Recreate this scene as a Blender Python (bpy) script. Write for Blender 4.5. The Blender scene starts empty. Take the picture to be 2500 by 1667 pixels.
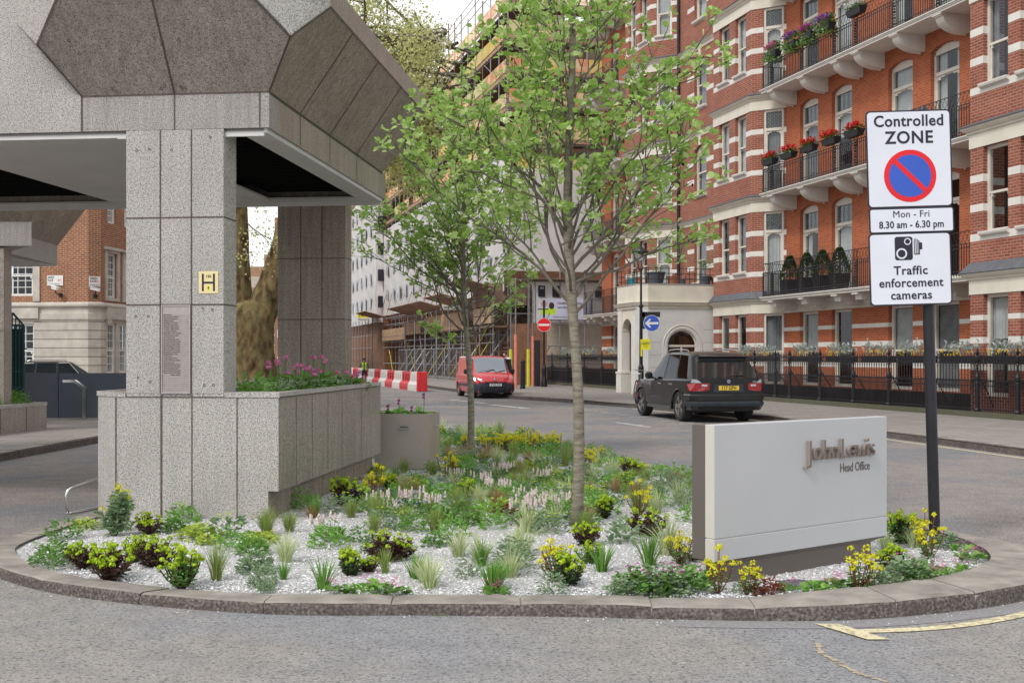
import bpy, math, random
from mathutils import Vector, Matrix
R = math.radians
C = bpy.context.scene.collection
sc = bpy.context.scene
random.seed(11)
# ------------------------------------------------------------ camera, sky, sun
cam = bpy.data.cameras.new('camera'); co = bpy.data.objects.new('camera', cam); C.objects.link(co)
co.location = (0, 0, 1.6); co.rotation_euler = (R(90), 0, 0)
cam.lens = 40.32; cam.sensor_width = 36; cam.shift_y = 0.0146; cam.clip_end = 3000; cam.clip_start = .05
sc.camera = co
SUN_EL, SUN_AZ = 48, 220           # azimuth clockwise from +Y: behind the camera, to the left
w = bpy.data.worlds.new('World'); sc.world = w; w.use_nodes = True
nt = w.node_tree; N = nt.nodes; N.clear()
sky = N.new('ShaderNodeTexSky'); sky.sky_type = 'NISHITA'; sky.sun_disc = False
sky.sun_elevation = R(SUN_EL); sky.sun_rotation = R(SUN_AZ); sky.dust_density = 4; sky.air_density = 1
tc = N.new('ShaderNodeTexCoord'); nz = N.new('ShaderNodeTexNoise'); nz.inputs['Scale'].default_value = 2.2; nz.inputs['Detail'].default_value = 6
mp = N.new('ShaderNodeMapping'); mp.inputs['Scale'].default_value = (1, 1, 2.5)
cr = N.new('ShaderNodeValToRGB'); cr.color_ramp.elements[0].position = .3; cr.color_ramp.elements[0].color = (10.6, 11.2, 12.0, 1)
cr.color_ramp.elements[1].position = .62; cr.color_ramp.elements[1].color = (13.4, 13.4, 13.4, 1)
mx = N.new('ShaderNodeMix'); mx.data_type = 'RGBA'; mx.inputs[0].default_value = .9
bg = N.new('ShaderNodeBackground'); bg.inputs[1].default_value = .079
wo = N.new('ShaderNodeOutputWorld'); L = nt.links
L.new(tc.outputs['Generated'], mp.inputs[0]); L.new(mp.outputs[0], nz.inputs['Vector']); L.new(nz.outputs[0], cr.inputs[0])
L.new(sky.outputs[0], mx.inputs[6]); L.new(cr.outputs[0], mx.inputs[7]); L.new(mx.outputs[2], bg.inputs[0]); L.new(bg.outputs[0], wo.inputs[0])
sl = bpy.data.lights.new('sun', 'SUN'); so = bpy.data.objects.new('sun', sl); C.objects.link(so)
sl.energy = 1.5; sl.angle = R(10); sl.color = (1, .95, .88)
az = R(SUN_AZ); el = R(SUN_EL)
so.rotation_euler = Vector((math.sin(az) * math.cos(el), math.cos(az) * math.cos(el), math.sin(el))).to_track_quat('Z', 'Y').to_euler()
sc.view_settings.view_transform = 'Standard'; sc.view_settings.look = 'None'; sc.view_settings.gamma = 1
sc.view_settings.exposure = .38
sc.cycles.max_bounces = 6; sc.cycles.transparent_max_bounces = 12
sc.cycles.caustics_reflective = False; sc.cycles.caustics_refractive = False

# ------------------------------------------------------------ materials
MT = {}
class NB:
    def __init__(s, name, rough=.7, metal=0, spec=.4):
        s.m = bpy.data.materials.new(name); s.m.use_nodes = True; s.t = s.m.node_tree; s.n = s.t.nodes
        s.b = s.n['Principled BSDF']; s.b.inputs['Roughness'].default_value = rough; s.b.inputs['Metallic'].default_value = metal
        s.b.inputs['Specular IOR Level'].default_value = spec; s.c = s.n.new('ShaderNodeTexCoord'); MT[name] = s.m
    def new(s, k, **kw):
        x = s.n.new(k)
        for a, v in kw.items(): setattr(x, a, v)
        return x
    def ln(s, a, b): s.t.links.new(a, b)
    def noise(s, scale, detail=3, coord='Object', stretch=None, rough=.5):
        x = s.new('ShaderNodeTexNoise'); x.inputs['Scale'].default_value = scale; x.inputs['Detail'].default_value = detail; x.inputs['Roughness'].default_value = rough
        src = s.c.outputs[coord]
        if stretch:
            mp = s.new('ShaderNodeMapping'); mp.inputs['Scale'].default_value = stretch; s.ln(src, mp.inputs[0]); src = mp.outputs[0]
        s.ln(src, x.inputs['Vector']); return x.outputs[0]
    def ramp(s, src, stops):
        x = s.new('ShaderNodeValToRGB'); e = x.color_ramp.elements
        while len(e) < len(stops): e.new(.5)
        for i, (p, c) in enumerate(stops):
            e[i].position = p; e[i].color = (*c, 1) if not isinstance(c, (int, float)) else (c, c, c, 1)
        s.ln(src, x.inputs[0]); return x.outputs[0]
    def mix(s, fac, a, b, mode='MIX'):
        x = s.new('ShaderNodeMix'); x.data_type = 'RGBA'; x.blend_type = mode
        for i, v in ((0, fac), (6, a), (7, b)):
            if isinstance(v, (int, float)): x.inputs[i].default_value = v
            elif isinstance(v, tuple): x.inputs[i].default_value = (*v, 1)
            else: s.ln(v, x.inputs[i])
        return x.outputs[2]
    def col(s, src): s.ln(src, s.b.inputs['Base Color']); return s
    def bump(s, src, strength=.3, dist=.01):
        x = s.new('ShaderNodeBump'); x.inputs['Strength'].default_value = strength; x.inputs['Distance'].default_value = dist
        s.ln(src, x.inputs['Height']); s.ln(x.outputs[0], s.b.inputs['Normal']); return s
def mul(c, k): return tuple(min(1, x * k) for x in c)
def mat(name, c, var=.15, scale=6, rough=.7, metal=0, spec=.4, bump=0, bscale=None, c2=None, coat=0):
    b = NB(name, rough, metal, spec)
    n = b.noise(scale, 4)
    b.col(b.ramp(n, [(.3, mul(c, 1 - var)), (.7, c2 or mul(c, 1 + var))]))
    if bump: b.bump(b.noise(bscale or scale * 6, 4), bump)
    if coat: b.b.inputs['Coat Weight'].default_value = coat; b.b.inputs['Coat Roughness'].default_value = .04
    return b.m
def leafmat(name, ca, cb, cc=None, trans=.35, rough=.5):
    b = NB(name, rough, 0, .35)
    g = b.new('ShaderNodeNewGeometry')
    st = [(0, ca), (1, cb)] if cc is None else [(0, ca), (.6, cb), (1, cc)]
    c = b.ramp(g.outputs['Random Per Island'], st)
    b.col(c)
    t = b.new('ShaderNodeBsdfTranslucent'); b.ln(c, t.inputs[0]); ms = b.new('ShaderNodeMixShader'); ms.inputs[0].default_value = trans
    b.ln(b.b.outputs[0], ms.inputs[1]); b.ln(t.outputs[0], ms.inputs[2]); b.ln(ms.outputs[0], b.n['Material Output'].inputs[0])
    return b.m
def brick(name, c1, c2, c3, mortar, bw=.225, bh=.075, dirt=.35):
    b = NB(name, .85, 0, .2)
    x = b.new('ShaderNodeTexBrick'); x.inputs['Scale'].default_value = 1; x.inputs['Mortar Size'].default_value = .009
    x.inputs['Brick Width'].default_value = bw; x.inputs['Row Height'].default_value = bh; x.inputs['Bias'].default_value = -.1
    b.ln(b.c.outputs['UV'], x.inputs['Vector'])
    x.inputs['Color1'].default_value = (*c1, 1); x.inputs['Color2'].default_value = (*c2, 1); x.inputs['Mortar'].default_value = (*mortar, 1)
    n = b.noise(1.3, 5, 'UV'); n2 = b.noise(9, 3, 'UV', (1, 3, 1))
    c = b.mix(b.ramp(n2, [(.45, 0), (.75, .75)]), x.outputs[0], c3)
    c = b.mix(b.ramp(n, [(.35, 0), (.8, dirt)]), c, mul(c1, .5))
    b.col(c).bump(x.outputs['Fac'], -.35, .008); return b.m
def granite(name, dark, mid, light, stain=0, stainc=(.05, .048, .03), wet=.5, scale=92):
    b = NB(name, wet, 0, .45)
    n = b.noise(scale, 2, rough=.7); n2 = b.noise(scale * .38, 2)
    c = b.ramp(n, [(.34, dark), (.47, mid), (.60, light)])
    c = b.mix(b.ramp(n2, [(.42, 0), (.7, .55)]), c, light)
    big = b.noise(1.7, 5); c = b.mix(b.ramp(big, [(.35, 0), (.75, .28)]), c, mul(mid, .62))
    if stain:
        s1 = b.noise(3, 6, stretch=(5, 5, .35)); s2 = b.noise(1.1, 4)
        c = b.mix(b.ramp(s1, [(.38, 0), (.72, stain)]), c, stainc)
        c = b.mix(b.ramp(s2, [(.4, 0), (.8, stain * .6)]), c, (.07, .075, .035))
    b.col(c).bump(n, .12, .003); return b.m

granite('granite', (.04, .038, .036), (.31, .292, .275), (.60, .575, .55), stain=.14, stainc=(.16, .14, .12))
granite('granite_pinkish', (.06, .055, .053), (.29, .272, .26), (.50, .475, .455), stain=.25)
granite('granite_grimy_shaded', (.03, .025, .02), (.25, .205, .165), (.46, .395, .335), stain=.45, stainc=(.085, .068, .05))  # grime stains over a base darkened to imitate shade on down-facing panels
granite('granite_side', (.03, .028, .026), (.28, .245, .215), (.50, .45, .405), stain=.38, wet=.3, stainc=(.10, .085, .068))
mat('joint_mastic', (.10, .075, .065), .25, 12)
mat('moss', (.05, .06, .03), .3, 20)
mat('soffit_paint', (.60, .58, .565), .05, 2, .8)
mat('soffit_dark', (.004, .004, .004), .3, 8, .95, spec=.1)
mat('white_trim', (.62, .61, .60), .08, 3, .6)
brick('brick_bay', (.33, .095, .060), (.19, .055, .040), (.40, .17, .11), (.42, .30, .24), dirt=.45)
brick('brick_recess', (.46, .115, .045), (.32, .072, .030), (.42, .16, .08), (.42, .22, .14), dirt=.3)
brick('brick_left', (.36, .14, .06), (.24, .09, .045), (.16, .06, .04), (.50, .42, .33), bh=.078, dirt=.15)
brick('brick_far', (.40, .22, .13), (.33, .17, .10), (.3, .2, .12), (.45, .35, .28))
brick('brick_new', (.52, .24, .16), (.46, .19, .12), (.5, .3, .2), (.45, .35, .28))
brick('brick_pale', (.52, .45, .36), (.44, .37, .29), (.5, .42, .33), (.55, .5, .45), dirt=.2)
mat('stone_white', (.70, .675, .63), .06, 3, .7, bump=.08)
mat('stone_cream', (.68, .64, .55), .07, 2.2, .65, bump=.05)
mat('frame_cream', (.66, .62, .55), .05, 5, .5)
mat('portland', (.50, .465, .41), .16, 2.5, .8, bump=.15)
mat('slate', (.10, .105, .12), .2, 5, .5)
mat('iron_black', (.012, .012, .016), .2, 8, .35, spec=.5)
mat('iron_rail', (.02, .019, .022), .3, 8, .45)
mat('pot_black', (.018, .018, .02), .3, 8, .5)
mat('curtain', (.62, .62, .62), .12, 4, .9); mat('curtain_grey', (.27, .27, .29), .2, 3, .9)
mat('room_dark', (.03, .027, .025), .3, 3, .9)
mat('concrete', (.42, .40, .37), .12, 3, .85)
mat('steel_pole', (.28, .28, .29), .2, 9, .45, .6); mat('steel_rusty', (.22, .10, .06), .4, 6, .7)
mat('steel_bright', (.62, .61, .60), .08, 6, .2, 1)
mat('tube_yellow', (.62, .58, .05), .1, 6, .6); mat('tube_pink', (.70, .24, .20), .12, 6, .6)
mat('plank', (.36, .24, .15), .35, 3, .85); mat('plank_dark', (.19, .13, .09), .3, 3, .85)
mat('netting_orange', (.72, .25, .10), .5, 1.2, .8, c2=(.85, .55, .12)); mat('netting_yellow', (.80, .55, .08), .25, 2, .8)
mat('paint_white', (.75, .75, .74), .08, 3, .6); mat('sign_white', (.70, .72, .80), .03, 3, .35)
mat('sign_black', (.02, .018, .03), .1, 3, .4); mat('sign_red', (.72, .012, .02), .05, 3, .35); mat('sign_blue', (.035, .10, .50), .05, 3, .35)
mat('sign_yellow', (.80, .74, .02), .05, 3, .4); mat('sign_pale_yellow', (.78, .66, .36), .06, 6, .5)
mat('black_plastic', (.015, .015, .017), .2, 8, .5); mat('rubber', (.03, .029, .03), .3, 20, .85)
mat('barrier_red', (.62, .03, .04), .12, 3, .5); mat('barrier_white', (.68, .66, .63), .1, 3, .5)
mat('barrier_grey', (.085, .095, .125), .08, 2, .55)
mat('gate_green', (.008, .045, .045), .2, 3, .45)
mat('soil', (.05, .035, .025), .4, 15, .95)
mat('skin', (.50, .27, .20), .1, 8, .6); mat('cloth_dark', (.03, .03, .045), .2, 8, .9); mat('cloth_green', (.02, .10, .06), .2, 8, .9)
mat('hivis', (.55, .80, .05), .1, 8, .8); mat('hair', (.06, .03, .02), .2, 20, .8); mat('cloth_white', (.65, .65, .68), .05, 8, .9)
mat('terracotta', (.38, .15, .09), .15, 6, .8); mat('pot_grey', (.07, .08, .10), .15, 6, .6); mat('pot_teal', (.02, .25, .32), .1, 6, .4)
mat('cream_panel', (.485, .488, .50), .03, 1.5, .5, bump=.02, bscale=60); mat('cream_edge_lit', (.56, .53, .48), .04, 2, .5)
mat('taupe', (.155, .132, .12), .06, 2, .45, .3); mat('letter_metal', (.46, .40, .36), .12, 12, .35, .6)
mat('kerb_cap', (.265, .238, .212), .3, 5, .9, bump=.6, bscale=45)
mat('grey_render', (.40, .40, .38), .1, 3, .85)
# kerb stone: dark mottled face, the flat top gets a paler colour
b = NB('kerbstone', .9, 0, .2); g = b.new('ShaderNodeNewGeometry'); n = b.noise(55, 5); n2 = b.noise(5, 5)
c = b.ramp(n, [(.3, (.055, .045, .042)), (.52, (.13, .112, .103)), (.75, (.27, .25, .23))]); c = b.mix(b.ramp(n2, [(.4, 0), (.68, .6)]), c, (.085, .066, .062)); b.col(c).bump(n, .8, .012)
# asphalt
def asphalt(name, a, c2, warm, fl=70):
    b = NB(name, .88, 0, .25)
    n = b.noise(fl, 3, stretch=(1, 1, 1), rough=.7); n2 = b.noise(.45, 5); n3 = b.noise(4, 5)
    v = b.new('ShaderNodeTexVoronoi'); v.inputs['Scale'].default_value = 75; b.ln(b.c.outputs['Object'], v.inputs[0])
    c = b.ramp(n, [(.36, mul(a, .42)), (.47, a), (.66, mul(a, 1.25))])
    c = b.mix(b.ramp(n2, [(.42, 0), (.56, .95)]), c, b.ramp(n, [(.36, mul(warm, .45)), (.47, warm), (.66, mul(warm, 1.2))]))
    c = b.mix(b.ramp(n3, [(.35, .35), (.6, 0)]), c, mul(c2, .8))
    fk = b.noise(30, 3, stretch=(1, 1.15, 1), rough=.6); c = b.mix(b.ramp(fk, [(.36, .8), (.44, 0)]), c, mul(a, .40)); sp = b.noise(22, 1, stretch=(1, 1.6, 1)); c = b.mix(b.ramp(sp, [(.765, 0), (.79, .8)]), c, (.62, .60, .56))
    b.col(c).bump(n, .6, .006); return b.m
asphalt('asphalt', (.25, .25, .262), (.20, .20, .21), (.285, .268, .25))
asphalt('asphalt_far', (.20, .20, .212), (.16, .16, .172), (.27, .24, .222), 45)
# flagstones
def paving(name, c1, c2, bw=.75, bh=.6):
    b = NB(name, .85, 0, .25); x = b.new('ShaderNodeTexBrick'); x.inputs['Scale'].default_value = 1; x.inputs['Mortar Size'].default_value = .009
    x.inputs['Brick Width'].default_value = bw; x.inputs['Row Height'].default_value = bh; b.ln(b.c.outputs['Object'], x.inputs['Vector'])
    x.inputs['Color1'].default_value = (*c1, 1); x.inputs['Color2'].default_value = (*c2, 1); x.inputs['Mortar'].default_value = (.09, .08, .07, 1)
    n = b.noise(1.2, 5); n2 = b.noise(60, 3)
    c = b.mix(b.ramp(n, [(.4, 0), (.7, .4)]), x.outputs[0], mul(c1, .7)); c = b.mix(b.ramp(n2, [(.4, .25), (.6, 0)]), c, mul(c1, .6)); b.col(c).bump(x.outputs['Fac'], -.2, .006)
paving('paving', (.31, .285, .265), (.26, .24, .225)); 
# white gravel
b = NB('gravel', .8, 0, .3); v = b.new('ShaderNodeTexVoronoi'); v.inputs['Scale'].default_value = 62; b.ln(b.c.outputs['Object'], v.inputs[0])
v2 = b.new('ShaderNodeTexVoronoi'); v2.inputs['Scale'].default_value = 62; v2.feature = 'DISTANCE_TO_EDGE'; b.ln(b.c.outputs['Object'], v2.inputs[0])
c = b.ramp(v.outputs['Color'], [(.1, (.30, .29, .28)), (.3, (.55, .55, .56)), (.9, (.80, .80, .82))])
c = b.mix(b.ramp(v2.outputs[0], [(.02, .85), (.12, 0)]), c, (.13, .12, .115)); b.col(c).bump(v2.outputs[0], .8, .012)
leafmat('pebble', (.42, .41, .41), (.72, .72, .74), (.86, .86, .87), 0, .8)
# glass
def glass(name, tint, fac, rough=.04):
    m = bpy.data.materials.new(name); m.use_nodes = True; t = m.node_tree; n = t.nodes; n.clear()
    tr = n.new('ShaderNodeBsdfTransparent'); tr.inputs[0].default_value = (*tint, 1); gl = n.new('ShaderNodeBsdfGlossy'); gl.inputs[1].default_value = rough
    gl.inputs[0].default_value = (.85, .9, .95, 1)
    fr0 = n.new('ShaderNodeLayerWeight'); fr0.inputs[0].default_value = .5; fr = n.new('ShaderNodeMath'); fr.operation = 'POWER'; fr.inputs[1].default_value = 4; t.links.new(fr0.outputs['Facing'], fr.inputs[0]); fm_ = n.new('ShaderNodeMath'); fm_.operation = 'MULTIPLY'; fm_.inputs[1].default_value = .55; t.links.new(fr.outputs[0], fm_.inputs[0]); fr = fm_; ad = n.new('ShaderNodeMath'); ad.operation = 'ADD'; ad.use_clamp = True; ad.inputs[1].default_value = fac
    ms = n.new('ShaderNodeMixShader'); o = n.new('ShaderNodeOutputMaterial'); k = t.links.new
    k(fr.outputs[0], ad.inputs[0]); k(ad.outputs[0], ms.inputs[0]); k(tr.outputs[0], ms.inputs[1]); k(gl.outputs[0], ms.inputs[2]); k(ms.outputs[0], o.inputs[0]); MT[name] = m
glass('window_glass', (.75, .78, .78), .05); glass('car_glass', (.07, .09, .10), .02, .03); glass('windscreen', (.35, .42, .45), .30, .03); glass('lamp_glass', (.8, .82, .85), .2, .1)
mat('car_black', (.010, .010, .012), .3, 3, .35, 0, .3, coat=.45); mat('car_red', (.55, .02, .03), .06, 3, .3, coat=.8)
mat('car_lamp_red', (.30, .006, .01), .1, 40, .12, coat=1); mat('lamp_clear', (.65, .67, .7), .3, 40, .1, .6); mat('alloy', (.42, .41, .40), .1, 6, .3, .8)
mat('plate_yellow', (.72, .50, .04), .04, 9, .4); mat('bumper_plastic', (.028, .034, .05), .2, 9, .5)
mat('plank_brown', (.20, .10, .055), .25, 3, .8); mat('fan_timber', (.30, .17, .12), .4, 1.5, .8); mat('barrier_recess', (.38, .03, .04), .1, 3, .5)
mat('far_pane', (.12, .15, .18), .2, 2, .2)
def net(name, c, c2, hole=.4):
    m = bpy.data.materials.new(name); m.use_nodes = True; t = m.node_tree; n = t.nodes; p = n['Principled BSDF']; tr = n.new('ShaderNodeBsdfTransparent'); ms = n.new('ShaderNodeMixShader'); nz_ = n.new('ShaderNodeTexNoise'); nz_.inputs['Scale'].default_value = 1.1; tc_ = n.new('ShaderNodeTexCoord')
    r = n.new('ShaderNodeValToRGB'); r.color_ramp.elements[0].color = (*c, 1); r.color_ramp.elements[1].color = (*c2, 1); r.color_ramp.elements[0].position = .42; r.color_ramp.elements[1].position = .56
    t.links.new(tc_.outputs['Object'], nz_.inputs[0]); t.links.new(nz_.outputs[0], r.inputs[0]); t.links.new(r.outputs[0], p.inputs[0]); ms.inputs[0].default_value = hole; t.links.new(p.outputs[0], ms.inputs[1]); t.links.new(tr.outputs[0], ms.inputs[2]); t.links.new(ms.outputs[0], n['Material Output'].inputs[0]); p.inputs['Roughness'].default_value = .8; MT[name] = m
net('net_orange', (.85, .38, .20), (.90, .70, .42), .45); net('net_yellow', (.85, .62, .12), (.85, .74, .42), .45)
# foliage
leafmat('leaf_alder', (.28, .46, .09), (.44, .62, .17), (.68, .78, .42), .5, .3)
leafmat('leaf_plane', (.52, .56, .20), (.68, .70, .32), (.78, .76, .44), .6)
leafmat('leaf_green', (.09, .20, .04), (.17, .34, .08), (.30, .46, .15)); leafmat('leaf_bright', (.16, .36, .05), (.28, .52, .11)); leafmat('leaf_dark', (.04, .09, .03), (.10, .18, .06))
leafmat('leaf_maroon', (.08, .035, .04), (.13, .06, .05), (.11, .15, .06)); leafmat('leaf_lime', (.30, .44, .05), (.50, .60, .12)); leafmat('leaf_silver', (.32, .38, .34), (.55, .60, .58))
leafmat('leaf_grey', (.18, .29, .15), (.36, .46, .28)); leafmat('head_lime', (.26, .42, .01), (.40, .56, .015), (.54, .66, .04), .3); leafmat('head_yellow', (.62, .60, .01), (.80, .76, .04))
leafmat('grass_brown', (.34, .19, .09), (.46, .31, .16), (.30, .34, .11)); leafmat('grass_green', (.10, .25, .04), (.22, .42, .08)); leafmat('grass_mix', (.36, .28, .12), (.22, .38, .08), (.32, .46, .12)); leafmat('grass_pale', (.32, .44, .15), (.58, .64, .36), (.74, .76, .54))
leafmat('flower_blush', (.80, .66, .64), (.93, .87, .85)); leafmat('flower_pink', (.65, .10, .32), (.75, .38, .55)); leafmat('flower_magenta', (.42, .03, .30), (.60, .08, .42)); leafmat('flower_blue', (.15, .22, .60), (.35, .40, .75))
leafmat('flower_white', (.70, .72, .70), (.85, .85, .85)); leafmat('flower_red', (.62, .01, .02), (.80, .04, .05)); leafmat('flower_yellow', (.80, .45, .01), (.90, .62, .02)); leafmat('flower_purple', (.25, .06, .40), (.45, .15, .55))
leafmat('leaf_red', (.20, .03, .03), (.30, .10, .05)); mat('stem_red', (.22, .05, .04), .2, 9, .6); mat('stem_green', (.12, .20, .05), .2, 9, .6); mat('cone_dark', (.03, .02, .012), .3, 30, .9)
# barks
b = NB('bark_alder', .85, 0, .2); n = b.noise(14, 5, stretch=(.6, .6, 3)); n2 = b.noise(60, 3, stretch=(1, 1, 3)); c = b.ramp(n, [(.3, (.13, .115, .085)), (.6, (.27, .245, .195))]); c = b.mix(b.ramp(n2, [(.55, 0), (.68, .6)]), c, (.10, .06, .04)); b.col(c).bump(n2, .4, .004)
b = NB('bark_plane', .9, 0, .15); n = b.noise(2.2, 6); n2 = b.noise(6, 6, stretch=(1, 1, .5)); c = b.ramp(n2, [(.3, (.03, .018, .010)), (.48, (.12, .08, .04)), (.66, (.24, .18, .09))]); c = b.mix(b.ramp(n, [(.42, 0), (.62, .55)]), c, (.20, .185, .085)); b.col(c).bump(n2, .8, .06)
mat('bark_branch', (.14, .125, .10), .3, 14, .9)
# reinforced white scaffold sheeting
b = NB('sheeting', .55, 0, .4); n = b.noise(1.6, 6, rough=.7); n2 = b.noise(5, 4); c = b.ramp(n, [(.3, (.78, .775, .77)), (.7, (.90, .90, .91))]); b.col(c).bump(n2, .3, .05)
t = b.new('ShaderNodeBsdfTranslucent'); b.ln(c, t.inputs[0]); ms = b.new('ShaderNodeMixShader'); ms.inputs[0].default_value = .35; b.ln(b.b.outputs[0], ms.inputs[1]); b.ln(t.outputs[0], ms.inputs[2]); b.ln(ms.outputs[0], b.n['Material Output'].inputs[0])
# brushed stainless steel with a warm cast
b = NB('brushed_steel', .38, .55, .5); n = b.noise(30, 4, stretch=(12, 12, .4)); b.col(b.ramp(n, [(.3, (.46, .40, .36)), (.7, (.58, .52, .48))])); b.bump(n, .05, .002)

# ------------------------------------------------------------ mesh helpers
ORG = {}
class Fr:
    def __init__(s, ang=0, ox=0, oy=0): s.a = ang; s.ox = ox; s.oy = oy
    def w(s, x, y, z=0):
        c, n = math.cos(s.a), math.sin(s.a); return Vector((s.ox + x * c - y * n, s.oy + x * n + y * c, z))
W = Fr()
ST = Fr(math.atan2(-.9628, .2704))            # street: x towards the camera, y across to the mansion block
GR = Fr(math.atan2(-.11, .9939), -3.764, 10.9)  # granite building: x along its front, y into the scene
def tag(o, label, cat, group=None, kind=None):
    if label: o['label'] = label
    if cat: o['category'] = cat
    if group: o['group'] = group
    if kind: o['kind'] = kind
    return o
def thing(name, label, cat, org=(0, 0, 0), fr=W, group=None, rz=0):
    o = bpy.data.objects.new(name, None); C.objects.link(o); o.empty_display_size = .2
    o.location = fr.w(*org); o.rotation_euler = (0, 0, fr.a + rz); ORG[o.name] = org
    return tag(o, label, cat, group)
def mesh_obj(name, me, parent=None):
    o = bpy.data.objects.new(name, me); C.objects.link(o)
    if parent: o.parent = parent; ORG[o.name] = ORG.get(parent.name, (0, 0, 0))
    return o
class MB:
    def __init__(s): s.v = []; s.f = []; s.k = []; s.mi = 0; s.M = None
    def add(s, vs, fs):
        o = len(s.v)
        if s.M is not None: vs = [s.M @ Vector(p) for p in vs]
        s.v += [tuple(p) for p in vs]; s.f += [tuple(i + o for i in f) for f in fs]; s.k += [s.mi] * len(fs); return s
    def quad(s, a, b, c, d): return s.add([a, b, c, d], [(0, 1, 2, 3)])
    def poly(s, ps): return s.add(ps, [tuple(range(len(ps)))])
    def box(s, x0, y0, z0, x1, y1, z1):
        x0, x1 = sorted((x0, x1)); y0, y1 = sorted((y0, y1)); z0, z1 = sorted((z0, z1))
        return s.add([(x0, y0, z0), (x1, y0, z0), (x1, y1, z0), (x0, y1, z0), (x0, y0, z1), (x1, y0, z1), (x1, y1, z1), (x0, y1, z1)],
                     [(0, 3, 2, 1), (4, 5, 6, 7), (0, 1, 5, 4), (1, 2, 6, 5), (2, 3, 7, 6), (3, 0, 4, 7)])
    def cbox(s, x0, y0, z0, x1, y1, z1, b=.01):   # chamfered box
        x0, x1 = sorted((x0, x1)); y0, y1 = sorted((y0, y1)); z0, z1 = sorted((z0, z1))
        def ring(i, z): return [(x0 + i, y0 + b, z), (x0 + b, y0 + i, z), (x1 - b, y0 + i, z), (x1 - i, y0 + b, z), (x1 - i, y1 - b, z), (x1 - b, y1 - i, z), (x0 + b, y1 - i, z), (x0 + i, y1 - b, z)]
        v = ring(b, z0) + ring(0, z0 + b) + ring(0, z1 - b) + ring(b, z1); f = [tuple(range(7, -1, -1)), tuple(range(24, 32))]
        for k in range(3):
            for i in range(8): j = (i + 1) % 8; f.append((8 * k + i, 8 * k + j, 8 * k + 8 + j, 8 * k + 8 + i))
        return s.add(v, f)
    def extr(s, ps, vec):
        n = len(ps); vec = Vector(vec); q = [tuple(Vector(p) + vec) for p in ps]
        nrm = Vector((0, 0, 0))
        for i in range(n):
            a, b_ = Vector(ps[i]), Vector(ps[(i + 1) % n]); nrm += a.cross(b_)
        if nrm.dot(vec) > 0: ps, q = q, list(ps); vec = -vec
        # now ps normal points away from vec
        nrm2 = Vector((0, 0, 0))
        for i in range(n): nrm2 += Vector(ps[i]).cross(Vector(ps[(i + 1) % n]))
        if nrm2.dot(vec) > 0: ps = ps[::-1]; q = q[::-1]
        return s.add(list(ps) + list(q), [tuple(range(n)), tuple(range(2 * n - 1, n - 1, -1))] + [(i, i + n, (i + 1) % n + n, (i + 1) % n) for i in range(n)])
    def tube(s, pts, rad, n=6, cap=True):
        pts = [Vector(p) for p in pts]; m = len(pts)
        if not isinstance(rad, (list, tuple)): rad = [rad] * m
        vs = []; up = Vector((0, 0, 1)); t0 = (pts[1] - pts[0]).normalized()
        a = t0.cross(Vector((1, 0, 0)) if abs(t0.z) > .9 else up).normalized()
        for i in range(m):
            t = ((pts[min(i + 1, m - 1)] - pts[max(i - 1, 0)])).normalized()
            a = (a - t * a.dot(t)).normalized(); b = t.cross(a)
            for k in range(n):
                an = 2 * math.pi * k / n; vs.append(pts[i] + (a * math.cos(an) + b * math.sin(an)) * rad[i])
        fs = [(i * n + k, i * n + (k + 1) % n, (i + 1) * n + (k + 1) % n, (i + 1) * n + k) for i in range(m - 1) for k in range(n)]
        if cap: fs += [tuple(range(n - 1, -1, -1)), tuple(range((m - 1) * n, m * n))]
        return s.add(vs, fs)
    def lathe(s, prof, c=(0, 0, 0), n=12):
        vs = []; m = len(prof)
        for r, z in prof:
            for k in range(n): an = 2 * math.pi * k / n; vs.append((c[0] + r * math.cos(an), c[1] + r * math.sin(an), c[2] + z))
        fs = [(i * n + k, i * n + (k + 1) % n, (i + 1) * n + (k + 1) % n, (i + 1) * n + k) for i in range(m - 1) for k in range(n)]
        fs += [tuple(range(n - 1, -1, -1)), tuple(range((m - 1) * n, m * n))]
        return s.add(vs, fs)
    def sweep(s, path, prof, closed=False, caps=True):
        # path: 2d points; prof: (offset to the right-hand side of travel, z)
        n = len(path); P = [Vector(p[:2]) for p in path]; rows = []
        for i in range(n):
            a = P[i - 1] if (i > 0 or closed) else None; c = P[(i + 1) % n] if (i < n - 1 or closed) else None
            d1 = (P[i] - a).normalized() if a is not None else None; d2 = (c - P[i]).normalized() if c is not None else None
            if d1 is None: d1 = d2
            if d2 is None: d2 = d1
            n1 = Vector((d1.y, -d1.x)); n2 = Vector((d2.y, -d2.x)); mi = (n1 + n2).normalized(); k = 1 / max(.35, mi.dot(n1))
            rows.append([(P[i].x + mi.x * k * o, P[i].y + mi.y * k * o, z) for o, z in prof])
        m = len(prof); vs = [p for r in rows for p in r]; fs = []
        for i in range(n if closed else n - 1):
            j = (i + 1) % n
            for q in range(m - 1): fs.append((i * m + q, j * m + q, j * m + q + 1, i * m + q + 1))
        if caps and not closed: fs += [tuple(range(m)), tuple(range(n * m - 1, (n - 1) * m - 1, -1))]
        return s.add(vs, fs)
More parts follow.
